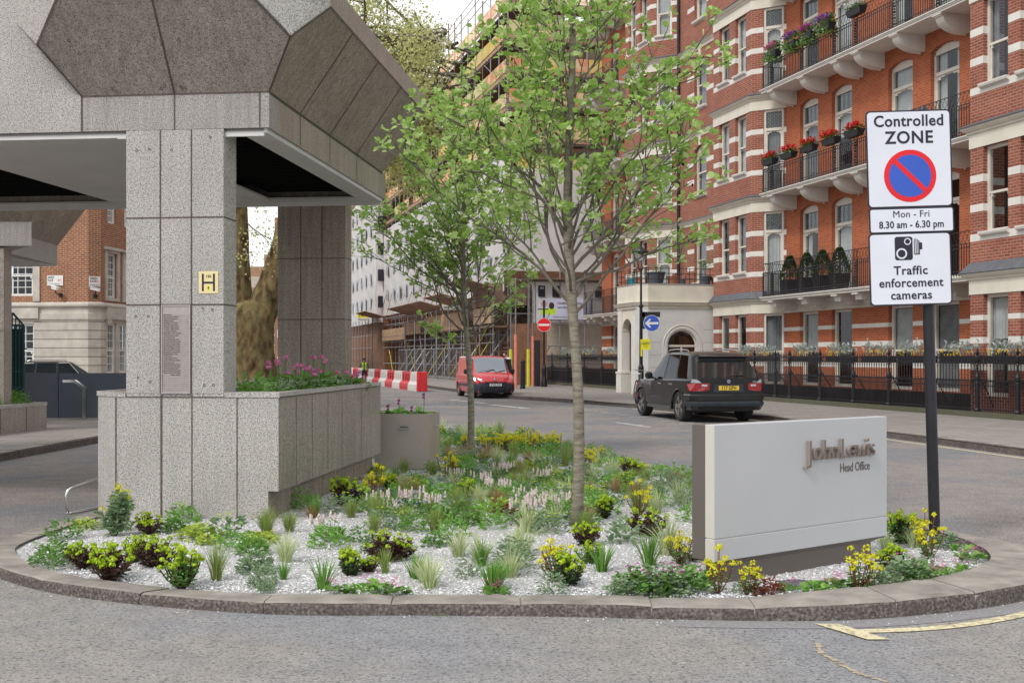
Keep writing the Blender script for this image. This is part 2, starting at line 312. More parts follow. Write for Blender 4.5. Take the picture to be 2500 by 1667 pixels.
    def build(s, name, mats, parent=None, org=None, fr=W, smooth=False, recalc=False, loc=None):
        o_ = ORG.get(parent.name, (0, 0, 0)) if parent else (org or (0, 0, 0))
        me = bpy.data.meshes.new(name); me.from_pydata([(x - o_[0], y - o_[1], z - o_[2]) for x, y, z in s.v], [], s.f)
        if not isinstance(mats, (list, tuple)): mats = [mats]
        for m in mats: me.materials.append(MT[m] if isinstance(m, str) else m)
        me.polygons.foreach_set('material_index', s.k)
        if smooth: me.polygons.foreach_set('use_smooth', [True] * len(s.f))
        if len(s.f) < 40000:
            uv = me.uv_layers.new(name='UVMap').data; vv = s.v; li = 0; me.update()
            for p in me.polygons:
                nx, ny, nz_ = p.normal
                if abs(nz_) > .75:
                    for l in p.loop_indices: q = vv[me.loops[l].vertex_index]; uv[l].uv = (q[0], q[1])
                else:
                    h = math.hypot(nx, ny) or 1; tx, ty = -ny / h, nx / h
                    for l in p.loop_indices: q = vv[me.loops[l].vertex_index]; uv[l].uv = (q[0] * tx + q[1] * ty, q[2])
        o = mesh_obj(name, me, parent)
        if not parent:
            o.location = fr.w(*o_); o.rotation_euler = (0, 0, fr.a); ORG[o.name] = o_
        return o
def text(body, size, matn, parent, mtx, name='lettering', extrude=.001, bold=0, align='CENTER', sx=1, space=1):
    cu = bpy.data.curves.new('t', 'FONT'); cu.body = body; cu.size = size; cu.extrude = extrude; cu.offset = bold; cu.align_x = align; cu.align_y = 'CENTER'; cu.space_character = space
    cu.resolution_u = 3
    t = bpy.data.objects.new('t', cu); C.objects.link(t); dg = bpy.context.evaluated_depsgraph_get()
    me = bpy.data.meshes.new_from_object(t.evaluated_get(dg)); bpy.data.objects.remove(t); me.materials.clear(); me.materials.append(MT[matn])
    o_ = ORG.get(parent.name, (0, 0, 0)) if parent else (0, 0, 0)
    me.transform(Matrix.Translation(-Vector(o_)) @ mtx @ Matrix.Diagonal((sx, 1, 1, 1)))
    return mesh_obj(name, me, parent)
def face_mtx(pos, xdir, up=(0, 0, 1)):      # text frame: x along xdir, y up, z = x cross up (towards the reader)
    x = Vector(xdir).normalized(); u = Vector(up).normalized(); z = x.cross(u).normalized(); u = z.cross(x)
    m = Matrix((x, u, z)).transposed().to_4x4(); m.translation = Vector(pos); return m
def copy_tree(o, loc, rz=0, s=1, label=None, cat=None, group=None):
    c = o.copy(); C.objects.link(c); c.location = loc; c.rotation_euler = (0, 0, rz); c.scale = (s, s, s)
    for ch in o.children:
        d = ch.copy(); C.objects.link(d); d.parent = c
        for g in ch.children: e = g.copy(); C.objects.link(e); e.parent = d
    return tag(c, label, cat, group)
# ------------------------------------------------------------ ground, roads, pavements, island
def S(o, name=None): o['kind'] = 'structure'; return o
m = MB(); m.quad((-1500, -800, 0), (1500, -800, 0), (1500, 2500, 0), (-1500, 2500, 0)); S(m.build('ground', 'asphalt_far'))
m = MB(); m.poly([(-30, -15, .004), (30, -15, .004), (30, 7.6, .004), (3.9, 8.2, .004), (0, 9, .004), (-3.8, 8.5, .004), (-30, 8.0, .004)]); S(m.build('road', 'asphalt'))
def cat(P, n, closed=False):
    out = []; m_ = len(P)
    for i in range(m_ if closed else m_ - 1):
        p = [Vector(P[(i + k) % m_] if closed else P[min(max(i + k, 0), m_ - 1)]) for k in (-1, 0, 1, 2)]
        for j in range(n):
            t = j / n; out.append(.5 * ((2 * p[1]) + (p[2] - p[0]) * t + (2 * p[0] - 5 * p[1] + 4 * p[2] - p[3]) * t * t + (3 * p[1] - p[0] - 3 * p[2] + p[3]) * t ** 3))
    if not closed: out.append(Vector(P[-1]))
    return out
# island: outer foot x,y ; inner top edge x,y ; height
ISL = [(-4.02, 11.9, -3.8, 11.8, .085), (-4.2, 10.7, -3.95, 10.65, .085), (-4.26, 9.5, -4.0, 9.45, .085), (-4.08, 8.75, -3.83, 8.86, .085), (-3.59, 8.15, -3.30, 8.15, .085), (-3.0, 7.68, -2.68, 7.72, .085), (-2.21, 7.31, -2.10, 7.47, .085),
       (-1.40, 7.1, -1.40, 7.33, .083), (-.455, 7.08, -.46, 7.31, .083), (.44, 7.03, .44, 7.27, .086), (1.33, 6.93, 1.35, 7.20, .09), (2.09, 6.95, 2.06, 7.36, .11), (2.93, 7.24, 2.81, 7.70, .118), (3.5, 7.6, 3.26, 8.07, .118),
       (3.95, 8.05, 3.55, 8.5, .118), (4.12, 8.6, 3.68, 9.1, .115), (4.03, 9.15, 3.64, 9.7, .11), (3.78, 9.95, 3.45, 10.5, .1), (3.3, 12, 3.08, 11.95, .09), (2.35, 15, 2.13, 14.9, .085), (1.45, 18.3, 1.23, 18.2, .085), (.39, 22.1, .2, 21.9, .085),
       (-.5, 23.3, -.55, 23.05, .085), (-1.41, 22.9, -1.3, 22.65, .085), (-2.3, 20.5, -2.1, 20.4, .085), (-3.0, 18.5, -2.8, 18.4, .085), (-3.6, 17, -3.4, 16.9, .085), (-3.95, 14, -3.72, 14, .085)]
cur = cat(ISL, 12, True); nC = len(cur)
acc = [0]
for i in range(nC): acc.append(acc[-1] + (cur[(i + 1) % nC] - cur[i]).xy.length if False else acc[-1] + math.hypot(cur[(i + 1) % nC][0] - cur[i][0], cur[(i + 1) % nC][1] - cur[i][1]))
def at_len(d):
    d %= acc[-1]
    for i in range(nC):
        if acc[i + 1] >= d: t = (d - acc[i]) / max(1e-6, acc[i + 1] - acc[i]); a, b_ = cur[i], cur[(i + 1) % nC]; return [a[k] * (1 - t) + b_[k] * t for k in range(5)]
for i_, v_ in enumerate(cur): cur[i_] = list(v_)
m = MB(); mj = MB(); d = .35; rk = random.Random(4)
while d < acc[-1] + .3:
    ln = rk.choice((.92, .9, .8, .95, .62)); e = min(d + ln, acc[-1] + .35) - .008; rows = []; ns = 7; dz = rk.uniform(-.004, .005); dx = rk.uniform(-.006, .006)
    for j in range(ns + 1):
        ox, oy, ix, iy, h = at_len(d + (e - d) * j / ns); h += dz + rk.uniform(-.0012, .0012); vx, vy = ox - ix, oy - iy; l = math.hypot(vx, vy); vx /= l; vy /= l; ox += vx * dx; oy += vy * dx
        en = .006 if j in (0, ns) else 0
        rows.append([(ox + vx * .004, oy + vy * .004, -.02), (ox, oy, .03), (ox - vx * (.004 + en), oy - vy * (.004 + en), h - .028), (ox - vx * .012, oy - vy * .012, h - .010 - en), (ox - vx * .032, oy - vy * .032, h - en), (ix, iy, h - en), (ix, iy, -.02)])
    vs = [p for r in rows for p in r]; k = 7; fs = [(i * k + q, i * k + q + 1, (i + 1) * k + q + 1, (i + 1) * k + q) for i in range(ns) for q in range(k - 1)] + [tuple(range(k - 1, -1, -1)), tuple(range(ns * k, ns * k + k))]
    n0 = len(m.v); m.mi = 0; m.add(vs, fs)
    for q in range(len(fs) - 2):      # top faces take the paler colour
        if q % (k - 1) in (3, 4): m.k[len(m.k) - len(fs) + q] = 1
    d = e + .008
ko = S(m.build('kerb', ['kerbstone', 'kerb_cap']))
# joints filled with pale mortar, just below the stones
m = MB(); N_ = 200; vs = []
for i in range(N_):
    ox, oy, ix, iy, h = at_len(acc[-1] * i / N_); vx, vy = (ix - ox), (iy - oy); l = math.hypot(vx, vy); vx /= l; vy /= l
    vs += [(ox + vx * .01, oy + vy * .01, -.01), (ox + vx * .012, oy + vy * .012, h - .03), (ox + vx * .04, oy + vy * .04, h - .014), (ix - vx * .01, iy - vy * .01, h - .014)]
m.add(vs, [(i * 4 + q, i * 4 + q + 1, ((i + 1) % N_) * 4 + q + 1, ((i + 1) % N_) * 4 + q) for i in range(N_) for q in range(3)]); S(m.build('kerb_mortar', 'concrete'))
# gravel bed
CX, CY = -.1, 11.5
def gz(x, y): return .072
m = MB(); rings = 10; NR = 220; vs = []; rg = random.Random(2)
inner = [at_len(acc[-1] * i / NR)[2:4] for i in range(NR)]
for r in range(rings):
    t = 1.004 - r / rings
    for x, y in inner: vs.append((CX + (x - CX) * t, CY + (y - CY) * t, .058 + (.014 if r else 0) + (rg.uniform(-.006, .006) if r else 0)))
vs.append((CX, CY, .072))
fs = [(r * NR + i, r * NR + (i + 1) % NR, (r + 1) * NR + (i + 1) % NR, (r + 1) * NR + i) for r in range(rings - 1) for i in range(NR)] + [((rings - 1) * NR + i, (rings - 1) * NR + (i + 1) % NR, len(vs) - 1) for i in range(NR)]
m.add(vs, fs); S(m.build('gravel_bed', 'gravel'))
def inside(x, y, mar=.97):
    x = CX + (x - CX) / mar; y = CY + (y - CY) / mar; c = False
    for i in range(NR):
        x1, y1 = inner[i]; x2, y2 = inner[i - 1]
        if (y1 > y) != (y2 > y) and x < (x2 - x1) * (y - y1) / (y2 - y1) + x1: c = not c
    return c
# loose stones
m = MB(); rp = random.Random(8); cnt = 0
while cnt < 15000:
    x = rp.uniform(-4.1, 3.8); y = 7.1 + 6.5 * rp.random() ** 1.7
    if not inside(x, y, .985): continue
    s = rp.uniform(.006, .0125); q = [s * rp.uniform(.6, 1.3) for _ in range(6)]; z = .072 + s * .3; a = rp.random() * 6.3; ca, sa = math.cos(a), math.sin(a)
    P = [(q[0], 0, 0), (0, q[1], 0), (-q[2], 0, 0), (0, -q[3], 0), (0, 0, q[4] * .8), (0, 0, -s)]
    m.add([(x + p[0] * ca - p[1] * sa, y + p[0] * sa + p[1] * ca, z + p[2]) for p in P], [(0, 1, 4), (1, 2, 4), (2, 3, 4), (3, 0, 4), (1, 0, 5), (2, 1, 5), (3, 2, 5), (0, 3, 5)]); cnt += 1
S(m.build('loose_gravel', 'pebble'))
def line_mat():
    b = NB('line_yellow', .85, 0, .2); n = b.noise(30, 5); n2 = b.noise(7, 4); c = b.ramp(n, [(.36, (.30, .27, .20)), (.50, (.60, .53, .34)), (.7, (.68, .61, .42))]); b.col(b.mix(b.ramp(n2, [(.55, 0), (.7, .5)]), c, (.34, .31, .25))).bump(n, .4, .004); return b.m
# fine repair strip and yellow line by the right kerb
def ribbon(mb, pts, w0, z, w1=0):
    P = [Vector(p) for p in pts]
    for i in range(len(P) - 1):
        q = []
        for j in (i, i + 1):
            t = (P[min(j + 1, len(P) - 1)] - P[max(j - 1, 0)]).normalized(); n_ = Vector((t.y, -t.x)); q.append((P[j] + n_ * w0, P[j] + n_ * w1))
        mb.quad((*q[0][0], z), (*q[1][0], z), (*q[1][1], z), (*q[0][1], z))
edge = [at_len(x)[:2] for x in [acc[-1] * i / 300 for i in range(300)]]
fr_ = [e for e in edge if e[1] < 8.6 and e[0] > .95]
m = MB(); ribbon(m, fr_, .19, .0065, -.01); S(m.build('road_patch', mat('tar_patch', (.235, .228, .235), .18, 45, .85, bump=.3)))
MT_ = None
line_mat(); mat('line_white', (.60, .59, .57), .25, 10, .8)
b = NB('line_white_worn', .85, 0, .2); n = b.noise(9, 5); b.col(b.ramp(n, [(.38, (.25, .24, .24)), (.55, (.60, .59, .58))]))
m = MB(); yl = cat([(1.93, 6.60), (2.37, 6.66), (2.8, 6.82), (3.3, 7.14), (3.9, 7.65), (4.5, 8.5)], 8); ribbon(m, [v.xy if hasattr(v, 'xy') else v for v in yl], .0, .0095, -.085); m.quad((1.80, 6.83, .0115), (2.0, 6.45, .0115), (2.13, 6.45, .0115), (1.94, 6.83, .0115)); S(m.build('yellow_line', 'line_yellow'))
def bg_(px, py, z=0): Y = (1.6 - z) * 2800 / (py - 870); return ((px - 1250) / 2800 * Y, Y)
m = MB()
def dash(mb, a, b_, w, z=.005): ribbon(mb, [a, b_], w / 2, z, -w / 2)
for px, py in ((1330, 991), (1354, 994), (1383, 996.5), (1410, 1000), (1434, 1002), (1464, 1005.5), (1489, 1008), (1531, 1013), (1563, 1018.5), (1603, 1022.5), (1645, 1028), (1688, 1034)):
    x, y = bg_(px, py); dash(m, (x, y), (x + .55 * .24, y - .55), .1) if False else dash(m, (x - .28, y + .05), (x + .28, y - .05), .13)
S(m.build('parking_bay_marks', 'line_white_worn'))
m = MB(); dash(m, bg_(1100, 976), bg_(1186, 985), .28); dash(m, bg_(1198, 988), bg_(1288, 997), .28); dash(m, bg_(1503, 1031), bg_(1589, 1043), .13); dash(m, bg_(1075, 1042), bg_(1138, 1045), .12)
for k in range(7): dash(m, bg_(940 + 10 * k, 974 + 3.4 * k), bg_(1125 + 8 * k, 975 + 3.2 * k), .2)
S(m.build('road_markings', 'line_white_worn'))
# pavements
def pavement(name, kerb, rest, kz=.13):
    m = MB(); k = [Vector(p) for p in kerb]
    m.poly([(x, y, kz - .012) for x, y in kerb] + [(x, y, kz - .012) for x, y in rest]); S(m.build(name, 'paving'))
K = [(12.2, 4), (9.9, 11), (8.9, 15), (8.23, 18.4), (7.4, 22.6), (6.75, 26), (6.42, 28.5), (5.25, 31.6), (3.95, 35.2), (2.2, 39.3), (-.06, 43.5), (-2.6, 52), (-6, 65), (-14, 95), (-25, 140)]
def stp(s, n): return (-.2704 * s + .9628 * n, .9628 * s + .2704 * n)
pavement('pavement', K, [stp(150, 30), stp(64, 30), stp(64, 21), stp(0, 21), stp(-8, 21)])
def kerbrun(name, path, side, h=.13, wdt=.3, seed=1):
    m = MB(); P = cat(path, 10); r = random.Random(seed); i = 0; acc_ = 0; start = 0
    pts = [Vector(p) for p in P]; 
    # resample to ~1 m stones
    L_ = [0]
    for a, b_ in zip(pts, pts[1:]): L_.append(L_[-1] + (b_ - a).length)
    def at(d):
        for q in range(len(pts) - 1):
            if L_[q + 1] >= d: t = (d - L_[q]) / (L_[q + 1] - L_[q]); return pts[q].lerp(pts[q + 1], t), (pts[q + 1] - pts[q]).normalized()
        return pts[-1], (pts[-1] - pts[-2]).normalized()
    d = 0
    while d < L_[-1] - .2:
        e = min(d + r.uniform(.85, 1.15), L_[-1]); dz = r.uniform(-.006, .006); q = []
        for x in (d + .006, e - .006):
            p, t = at(x); n_ = Vector((t.y, -t.x)) * side; q.append([(p.x, p.y, -.01), (p.x + n_.x * .01, p.y + n_.y * .01, h + dz - .03), (p.x + n_.x * .035, p.y + n_.y * .035, h + dz), (p.x + n_.x * wdt, p.y + n_.y * wdt, h + dz), (p.x + n_.x * wdt, p.y + n_.y * wdt, 0)])
        n0 = len(m.k); m.add(q[0] + q[1], [(k, k + 1, k + 6, k + 5) for k in range(4)] + [(4, 3, 2, 1, 0), (5, 6, 7, 8, 9)]); m.k[n0 + 2] = 1
        d = e
    return S(m.build(name, ['kerbstone', 'kerb_cap']))
kerbrun('pavement_kerb', K, 1)
KL = [(-9.0, 5), (-8.3, 12), (-7.8, 17.4), (-7.62, 21.5), (-7.3, 27), (-6.0, 40), (-9, 60), (-16, 90)]
pavement('left_pavement', KL, [(-60, 90), (-60, 5)]); kerbrun('left_kerb', KL, -1, seed=3)
m = MB(); m.poly([(-14, 95, .13), (-5.5, 65, .13), (40, 70, .11), (40, 240, .11), (-80, 240, .13)]); 
yl2 = []; 
m = MB(); ribbon(m, [Vector(p) - Vector((.28, 0)) for p in K[:9]], .05, .005, -.05); S(m.build('kerbside_line', 'line_yellow'))

# tan grit line across the near road, edging slabs and flush light in the bed
m = MB(); rr = random.Random(6); P_ = [(1995, 1571), (2003, 1595), (2035, 1612), (2070, 1632), (2112, 1650), (2165, 1668), (2215, 1700)]
W2 = [bg_(px + rr.uniform(-3, 3), py) for px, py in P_]; W2 = [Vector(v) for v in cat([Vector((*p, 0)) for p in W2], 8)]
for a, b_ in zip(W2, W2[1:]):
    if rr.random() < .85: q = rr.uniform(.010, .028); m.quad((a.x - q, a.y, .0075), (b_.x - q * rr.uniform(.6, 1.2), b_.y, .0075), (b_.x + q * rr.uniform(.6, 1.2), b_.y, .0075), (a.x + q, a.y, .0075))
S(m.build('grit_line', mat('tan_grit', (.36, .31, .23), .25, 30, .9)))
for (pa, pb, lb) in (((1455, 1176), (1662, 1184), 'pale stone edging strip in the bed left of the white slab sign'), ((862, 1164), (990, 1172), 'pale stone edging strip in the bed below the steel planter')):
    a, b_ = Vector(bg_(*pa, .1)), Vector(bg_(*pb, .1)); d_ = (b_ - a).normalized(); n_ = Vector((-d_.y, d_.x)) * .28; m = MB(); m.extr([(*a, .05), (*b_, .05), (*(b_ + n_), .05), (*(a + n_), .05)], (0, 0, .065)); o = m.build('edging_slab', 'concrete', None, (a.x, a.y, .05)); tag(o, lb, 'edging slab')
x, y = bg_(1950, 1424, .075); m = MB(); m.lathe([(.13, 0), (.13, .006), (.10, .009)], (x, y, .074), 18); tag(m.build('ground_light', 'slate', None, (x, y, .074)), 'flush grey disc in the gravel in front of the white slab sign', 'ground light')
def prism(mb, poly, z0, z1): mb.extr([(x, y, z0) for x, y in poly], (0, 0, z1 - z0))
# ------------------------------------------------------------ granite office building on columns
can = thing('granite_building', 'grey speckled granite office canopy with inclined faceted panels on square columns, built around the entrance', 'building', (0, 0, 0), GR)
def joint(mb, p, q, nrm, w=.014, pr=.0025):
    p, q, nrm = Vector(p), Vector(q), Vector(nrm).normalized(); d = (q - p).normalized(); s = d.cross(nrm) * w / 2; o = nrm * pr
    mb.quad(p - s + o, q - s + o, q + s + o, p + s + o)
def col_part(u0, u1, v0, v1, z0, z1, name, m_, us, zs, mj='joint_mastic'):
    m = MB(); m.cbox(u0, v0, z0, u1, v1, z1, .004); m.mi = 1; j = m
    for u in us: joint(j, (u, v0, z0), (u, v0, z1), (0, -1, 0))
    for z in zs: joint(j, (u0, v0, z), (u1, v0, z), (0, -1, 0)); joint(j, (u1, v0, z), (u1, v1, z), (1, 0, 0)); joint(j, (u0, v0, z), (u0, v1, z), (-1, 0, 0))
    for u in us: joint(j, (u, v1, z0), (u, v1, z1), (0, 1, 0))
    m.build(name, [m_, mj], can)
col_part(.10, 1.06, 0, .34, 1.248, 3.74, 'column', 'granite', (.44, .745), (2.91, 2.088))
col_part(-.03, .93, 5.0, 5.34, .05, 3.74, 'column', 'granite_grimy_shaded', (.30, .60), (2.95, 2.11, 1.25))
B0, B1 = (1.5, 0, 4.08), (1.5, 4.76, 4.08); A0, A1 = (-.34, 0, 4.08), (-.34, 4.76, 4.08)
P0, P1 = (1.79, -.29, 4.5), (1.79, 5.05, 4.5); Q0, Q1 = (2.052, .12, 4.88), (2.052, 4.88, 4.88); R0 = (1.44, -.552, 4.88); R1 = (1.44, 5.31, 4.88)
PA, PB = (-.63, -.29, 4.5), (-.63, 5.05, 4.5); RA, RB = (-.28, -.552, 4.88), (-.28, 5.31, 4.88)
T = 5.13
up = lambda p, z=T: (p[0], p[1], z)
m = MB(); m.poly([A0, B0, P0, R0, RA, PA]); m.build('inclined_panel', 'granite_side', can)
m = MB(); m.poly([B1, A1, PB, RB, R1, P1]); m.build('inclined_panel', 'granite_grimy_shaded', can)
m = MB(); m.poly([B0, B1, P1, Q1, Q0, P0]); m.build('inclined_panel', 'granite_grimy_shaded', can)
m = MB(); m.poly([P0, Q0, up(Q0), up(R0), R0]); m.build('corner_panel', 'granite', can); m = MB(); m.poly([up(Q1), Q1, P1, R1, up(R1)]); m.build('corner_panel', 'granite', can)
m = MB(); QA = (-1.0, 0, 4.8); m.poly([PA, RA, up(RA), up(QA), QA]); m.add([A0, PA, QA], [(0, 1, 2)]); m.build('corner_panel', 'granite', can)
m = MB(); m.box(2.052 - .2, .12, 4.88, 2.056, 4.88, T); m.build('fascia', 'granite_side', can)
m = MB(); m.box(-.28, -.556, 4.88, 1.44, -.35, T); m.build('fascia', 'granite', can)
m = MB(); m.poly([up(RA), up(R0), up(Q0), up(Q1), up(R1), up(RB), (-8, 5.3, T), (-8, 0, T), up(QA)]); m.build('roof', 'granite_side', can)
m = MB(); m.box(-8, 1.3, T, .2, 4, 9); m.build('upper_storey', 'granite_side', can)
# vertical beams round the canopy
m = MB(); m.box(-.34, 0, 3.742, 1.5, .2, 4.079); m.mi = 1; j = m; joint(j, (.58, 0, 3.74), (.58, 0, 4.08), (0, -1, 0)); joint(j, (1.41, 0, 3.74), (1.41, 0, 4.08), (0, -1, 0)); joint(j, (-.34, 0, 3.74), (-.34, 0, 4.08), (0, -1, 0), .02)
joint(j, (-.34, 0, 4.075), (1.5, 0, 4.075), (0, -1, 0), .018); m.build('beam', ['granite_pinkish', 'joint_mastic'], can)
m = MB(); m.box(1.3, .2, 3.742, 1.499, 4.76, 4.079); m.box(-8, 4.76, 3.742, 1.5, 4.96, 4.079); m.mi = 1; j = m
for v in (.99, 2.12, 3.35): joint(j, (1.5, v, 3.74), (1.5, v, 4.08), (1, 0, 0))
joint(j, (1.5, 0, 4.07), (1.5, 4.76, 4.07), (1, 0, 0), .03); m.build('beam', ['granite_side', 'moss'], can)
m = MB(); m.box(-8, .0, 3.742, -.345, .2, 7); m.build('front_wall', 'granite', can)
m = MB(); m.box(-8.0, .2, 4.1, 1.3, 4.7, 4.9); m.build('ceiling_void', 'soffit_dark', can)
j = MB(); nr = Vector((0, -.82, -.57)); joint(j, (.58, 0, 4.08), (.58, -.552, 4.88), nr, .02, .004); joint(j, A0, PA, (-.2, -1, -.3), .02, .006); joint(j, PA, RA, (-.2, -1, -.3), .02, .006)
nr = Vector((.82, 0, -.57)); 
for v in (.99, 2.12, 3.35): joint(j, (1.5, v, 4.08), (2.052, v + .0, 4.88), nr, .02, .004)
joint(j, B0, P0, (.8, -.8, -.6), .022, .006); joint(j, P0, Q0, (1, -.3, -.3), .022, .006); joint(j, P0, R0, (.5, -1, -.3), .022, .006); joint(j, (2.056, .12, 4.885), (2.056, 4.88, 4.885), (1, 0, 0), .02, .003); j.build('panel_joint', 'joint_mastic', can)
# pale trim band round the corner panel
j = MB(); 
for a, b_ in ((P0, Q0), (P0, R0)):
    a, b_ = Vector(a), Vector(b_); n_ = Vector((.7, -.7, 0)); d = (b_ - a).normalized(); s = n_.cross(d).normalized()
    if s.z < 0: s = -s
    a2 = a + s * .035 + n_ * .012; b2 = b_ + s * .035 + n_ * .012; j.quad(a2 - s * .02, b2 - s * .02, b2 + s * .02, a2 + s * .02)
j.build('edge_trim', 'granite', can)
# little plugged fixing holes
j = MB()
for u, z in ((-.24, 4.42), (-.31, 4.52), (.36, 4.5), (.52, 4.52), (.74, 4.50), (-.02, 4.13), (.02, 4.11), (.46, 4.12), (.50, 4.14), (.66, 4.13), (.70, 4.12)):
    k = (z - 4.08) / .8; 
    for q in range(10):
        a0, a1 = q * .628, (q + 1) * .628
        def pt(a, r): zz = z + r * math.sin(a) * .82; return (u + r * math.cos(a), -.552 * (zz - 4.08) / .8 - .004, zz)
        j.quad(pt(a0, .010), pt(a1, .010), pt(a1, .016), pt(a0, .016))
for u, z in ((.21, 3.55), (.33, 3.56), (.55, 3.55), (.93, 3.66), (.86, 2.05), (.95, 2.04), (.87, 1.33), (.96, 1.33), (.20, 1.98), (.32, 1.98), (.22, 1.4), (.34, 1.36)):
    for q in range(10):
        a0, a1 = q * .628, (q + 1) * .628
        j.quad((u + .008 * math.cos(a0), -.003, z + .008 * math.sin(a0)), (u + .008 * math.cos(a1), -.003, z + .008 * math.sin(a1)), (u + .013 * math.cos(a1), -.003, z + .013 * math.sin(a1)), (u + .013 * math.cos(a0), -.003, z + .013 * math.sin(a0)))
j.build('fixing_hole', 'joint_mastic', can)
# soffit with two recessed dark ceilings
m = MB(); z0, z1 = 3.715, 3.741
for x0, x1, y0, y1 in ((-.345 - 7.6, 1.44, .06, .16), (1.18, 1.46, .16, 4.9), (-.03, 1.18, 4.62, 4.9), (-2.25, -.03, .16, 4.9), (-8, -2.25, 4.70, 4.9)): m.box(x0, y0, z0, x1, y1, z1)
m.box(-8, .34, z0, -2.25, .36, z1); m.build('soffit', 'soffit_paint', can)
m = MB(); m.box(1.06, .03, 3.67, 1.44, .06, 3.716); m.box(-.0, .03, 3.67, .09, .06, 3.716); m.box(-8, .03, 3.68, -.0, .06, 3.716); m.box(1.44, .03, 3.70, 1.47, 4.9, 3.741); m.box(-8, 4.9, 3.66, 1.44, 4.93, 3.741); m.build('soffit_edge', 'white_trim', can)
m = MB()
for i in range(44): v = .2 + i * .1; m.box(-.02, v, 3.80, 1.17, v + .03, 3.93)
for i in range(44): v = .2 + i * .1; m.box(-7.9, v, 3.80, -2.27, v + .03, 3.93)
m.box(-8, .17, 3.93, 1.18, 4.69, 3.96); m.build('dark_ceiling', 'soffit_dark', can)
# planter that wraps the front column
pl = thing('granite_planter', 'long grey granite planter wrapped round the foot of the front column, bedding flowers inside', 'planter', (0, 0, .05), GR)
out = [(0, 0), (1.59, 0), (1.59, 4.25), (-.35, 4.25), (-.35, .35)]
m = MB(); prism(m, out, .34, 1.215); m.box(.102, .004, 1.216, 1.058, .338, 1.2475); m.mi = 1; j = m
# side in darker polished stone, 2 mm proud
m = MB(); m.box(1.58, .003, .342, 1.5925, 4.25, 1.213); m.build('side_panel', 'granite_side', pl)
m = MB(); prism(m, [(0, 0), (1.49, 0), (1.49, 4.2), (-.35, 4.2), (-.35, .35)], .0, .339); m.build('plinth', 'granite', pl)
m = MB(); m.box(1.48, .02, .02, 1.495, 4.2, .338); m.build('plinth_side', 'granite_grimy_shaded', pl)
m = MB()
for a, b_ in (((-.36, .34), (-.36, 4.26)), ((1.60, -.004), (1.60, 4.26))): m.box(a[0] if a[0] < 0 else 1.50, a[1] if a[0] < 0 else .34, 1.216, a[0] + .1 if a[0] < 0 else 1.60, b_[1], 1.262)
m.box(1.065, -.006, 1.216, 1.60, .339, 1.262); m.poly([(-.36, .34, 1.262), (-.005, -.006, 1.262), (.095, -.006, 1.262), (.095, .34, 1.262)]); m.box(-.004, -.006, 1.216, .095, .33, 1.26); m.extr([(-.36, .34, 1.216), (-.005, -.004, 1.216), (-.005, .34, 1.216)], (0, 0, .045)); m.build('rim', 'granite', pl)
for u in (.45, .75, 1.19): joint(j, (u, 0, .05), (u, 0, 1.24), (0, -1, 0), .012 if u != .45 else .02)
for v in (.55, 1.1, 1.7, 2.3, 3.2): joint(j, (1.593, v, .34), (1.593, v, 1.21), (1, 0, 0), .009)
joint(j, (0, 0, .05), (0, 0, 1.21), (-.4, -1, 0), .014, .004); joint(j, (0, 0, 1.217), (1.59, 0, 1.217), (0, -1, 0), .01, .005); joint(j, (1.593, 0, 1.217), (1.593, 4.2, 1.217), (1, 0, 0), .012, .009); j.build('wall', ['granite', 'joint_mastic'], pl)
m = MB(); m.box(-.3, .36, 1.17, 1.5, 4.2, 1.19); m.build('soil', 'soil', pl)
# company name board
nb = thing('name_board', 'pale metal board of engraved company names, set between the joints of the front column', 'name board', (.595, -.004, 1.25), GR)
m = MB(); m.box(.455, -.006, 1.255, .735, .0, 2.08); m.build('board', mat('board_metal', (.42, .38, .36), .08, 20, .4, .5), nb)
m = MB()
for a in ((.452, -.014, 1.25, .462, 0, 2.085), (.728, -.014, 1.25, .738, 0, 2.085), (.462, -.014, 2.075, .728, 0, 2.085), (.462, -.014, 1.25, .728, 0, 1.26)): m.box(*a)
m.build('frame', mat('board_frame', (.50, .46, .45), .08, 20, .35, .7), nb)
m = MB()
for i in range(37): m.box(.463, -.0075, 1.985 - i * .0196, .727, -.0058, 1.9868 - i * .0196)
m.build('slat_line', 'joint_mastic', nb)
names = """John Lewis plc
John Lewis Partnership plc
John Lewis Properties plc
Waitrose Limited
Bainbridge & Co Limited
Bonds (Norwich) Limited
Cavendish Textiles Limited
Cavendish Textiles Limited
Cole Brothers Limited
Findlater Mackie Todd & Co Limited
Herbert Parkinson Limited
JLP Victoria Limited
John Lewis Building Limited
John Lewis Construction Limited
John Lewis Overseas Limited
John Lewis Partnership Pensions Trust Limited
John Lewis Transport Limited
John Lewis Partnership Trust Limited
JSL Custodian Trustee Limited
Jonelle Jewellery Limited
Jonelle Limited
Leckford Estate Limited
Leckford Mushrooms Limited
Peter Jones Limited
Suburban & Provincial Contracts Limited
Suburban & Provincial Stores Limited
The Odney Estate Limited
John Lewis Card Services Limited
Waitrose Card Services Limited
Stanston Limited""".split('\n')
for i, t_ in enumerate(names): text(t_, .0135, 'sign_black', nb, face_mtx((.475 + (.07 if i == 29 else 0), -.0085, 1.995 - i * .0196), (1, 0, 0)), 'name_line', .0002, .0002, 'LEFT', min(1, 27 / len(t_) * 1.05))
hs = thing('hydrant_sign', 'pale yellow square sign with a black H, 150 and 9 on the front column', 'sign', (.91, -.002, 2.19), GR)
m = MB(); m.cbox(.818, -.006, 2.192, 1.008, -.0005, 2.40, .002); m.build('plate', 'sign_pale_yellow', hs)
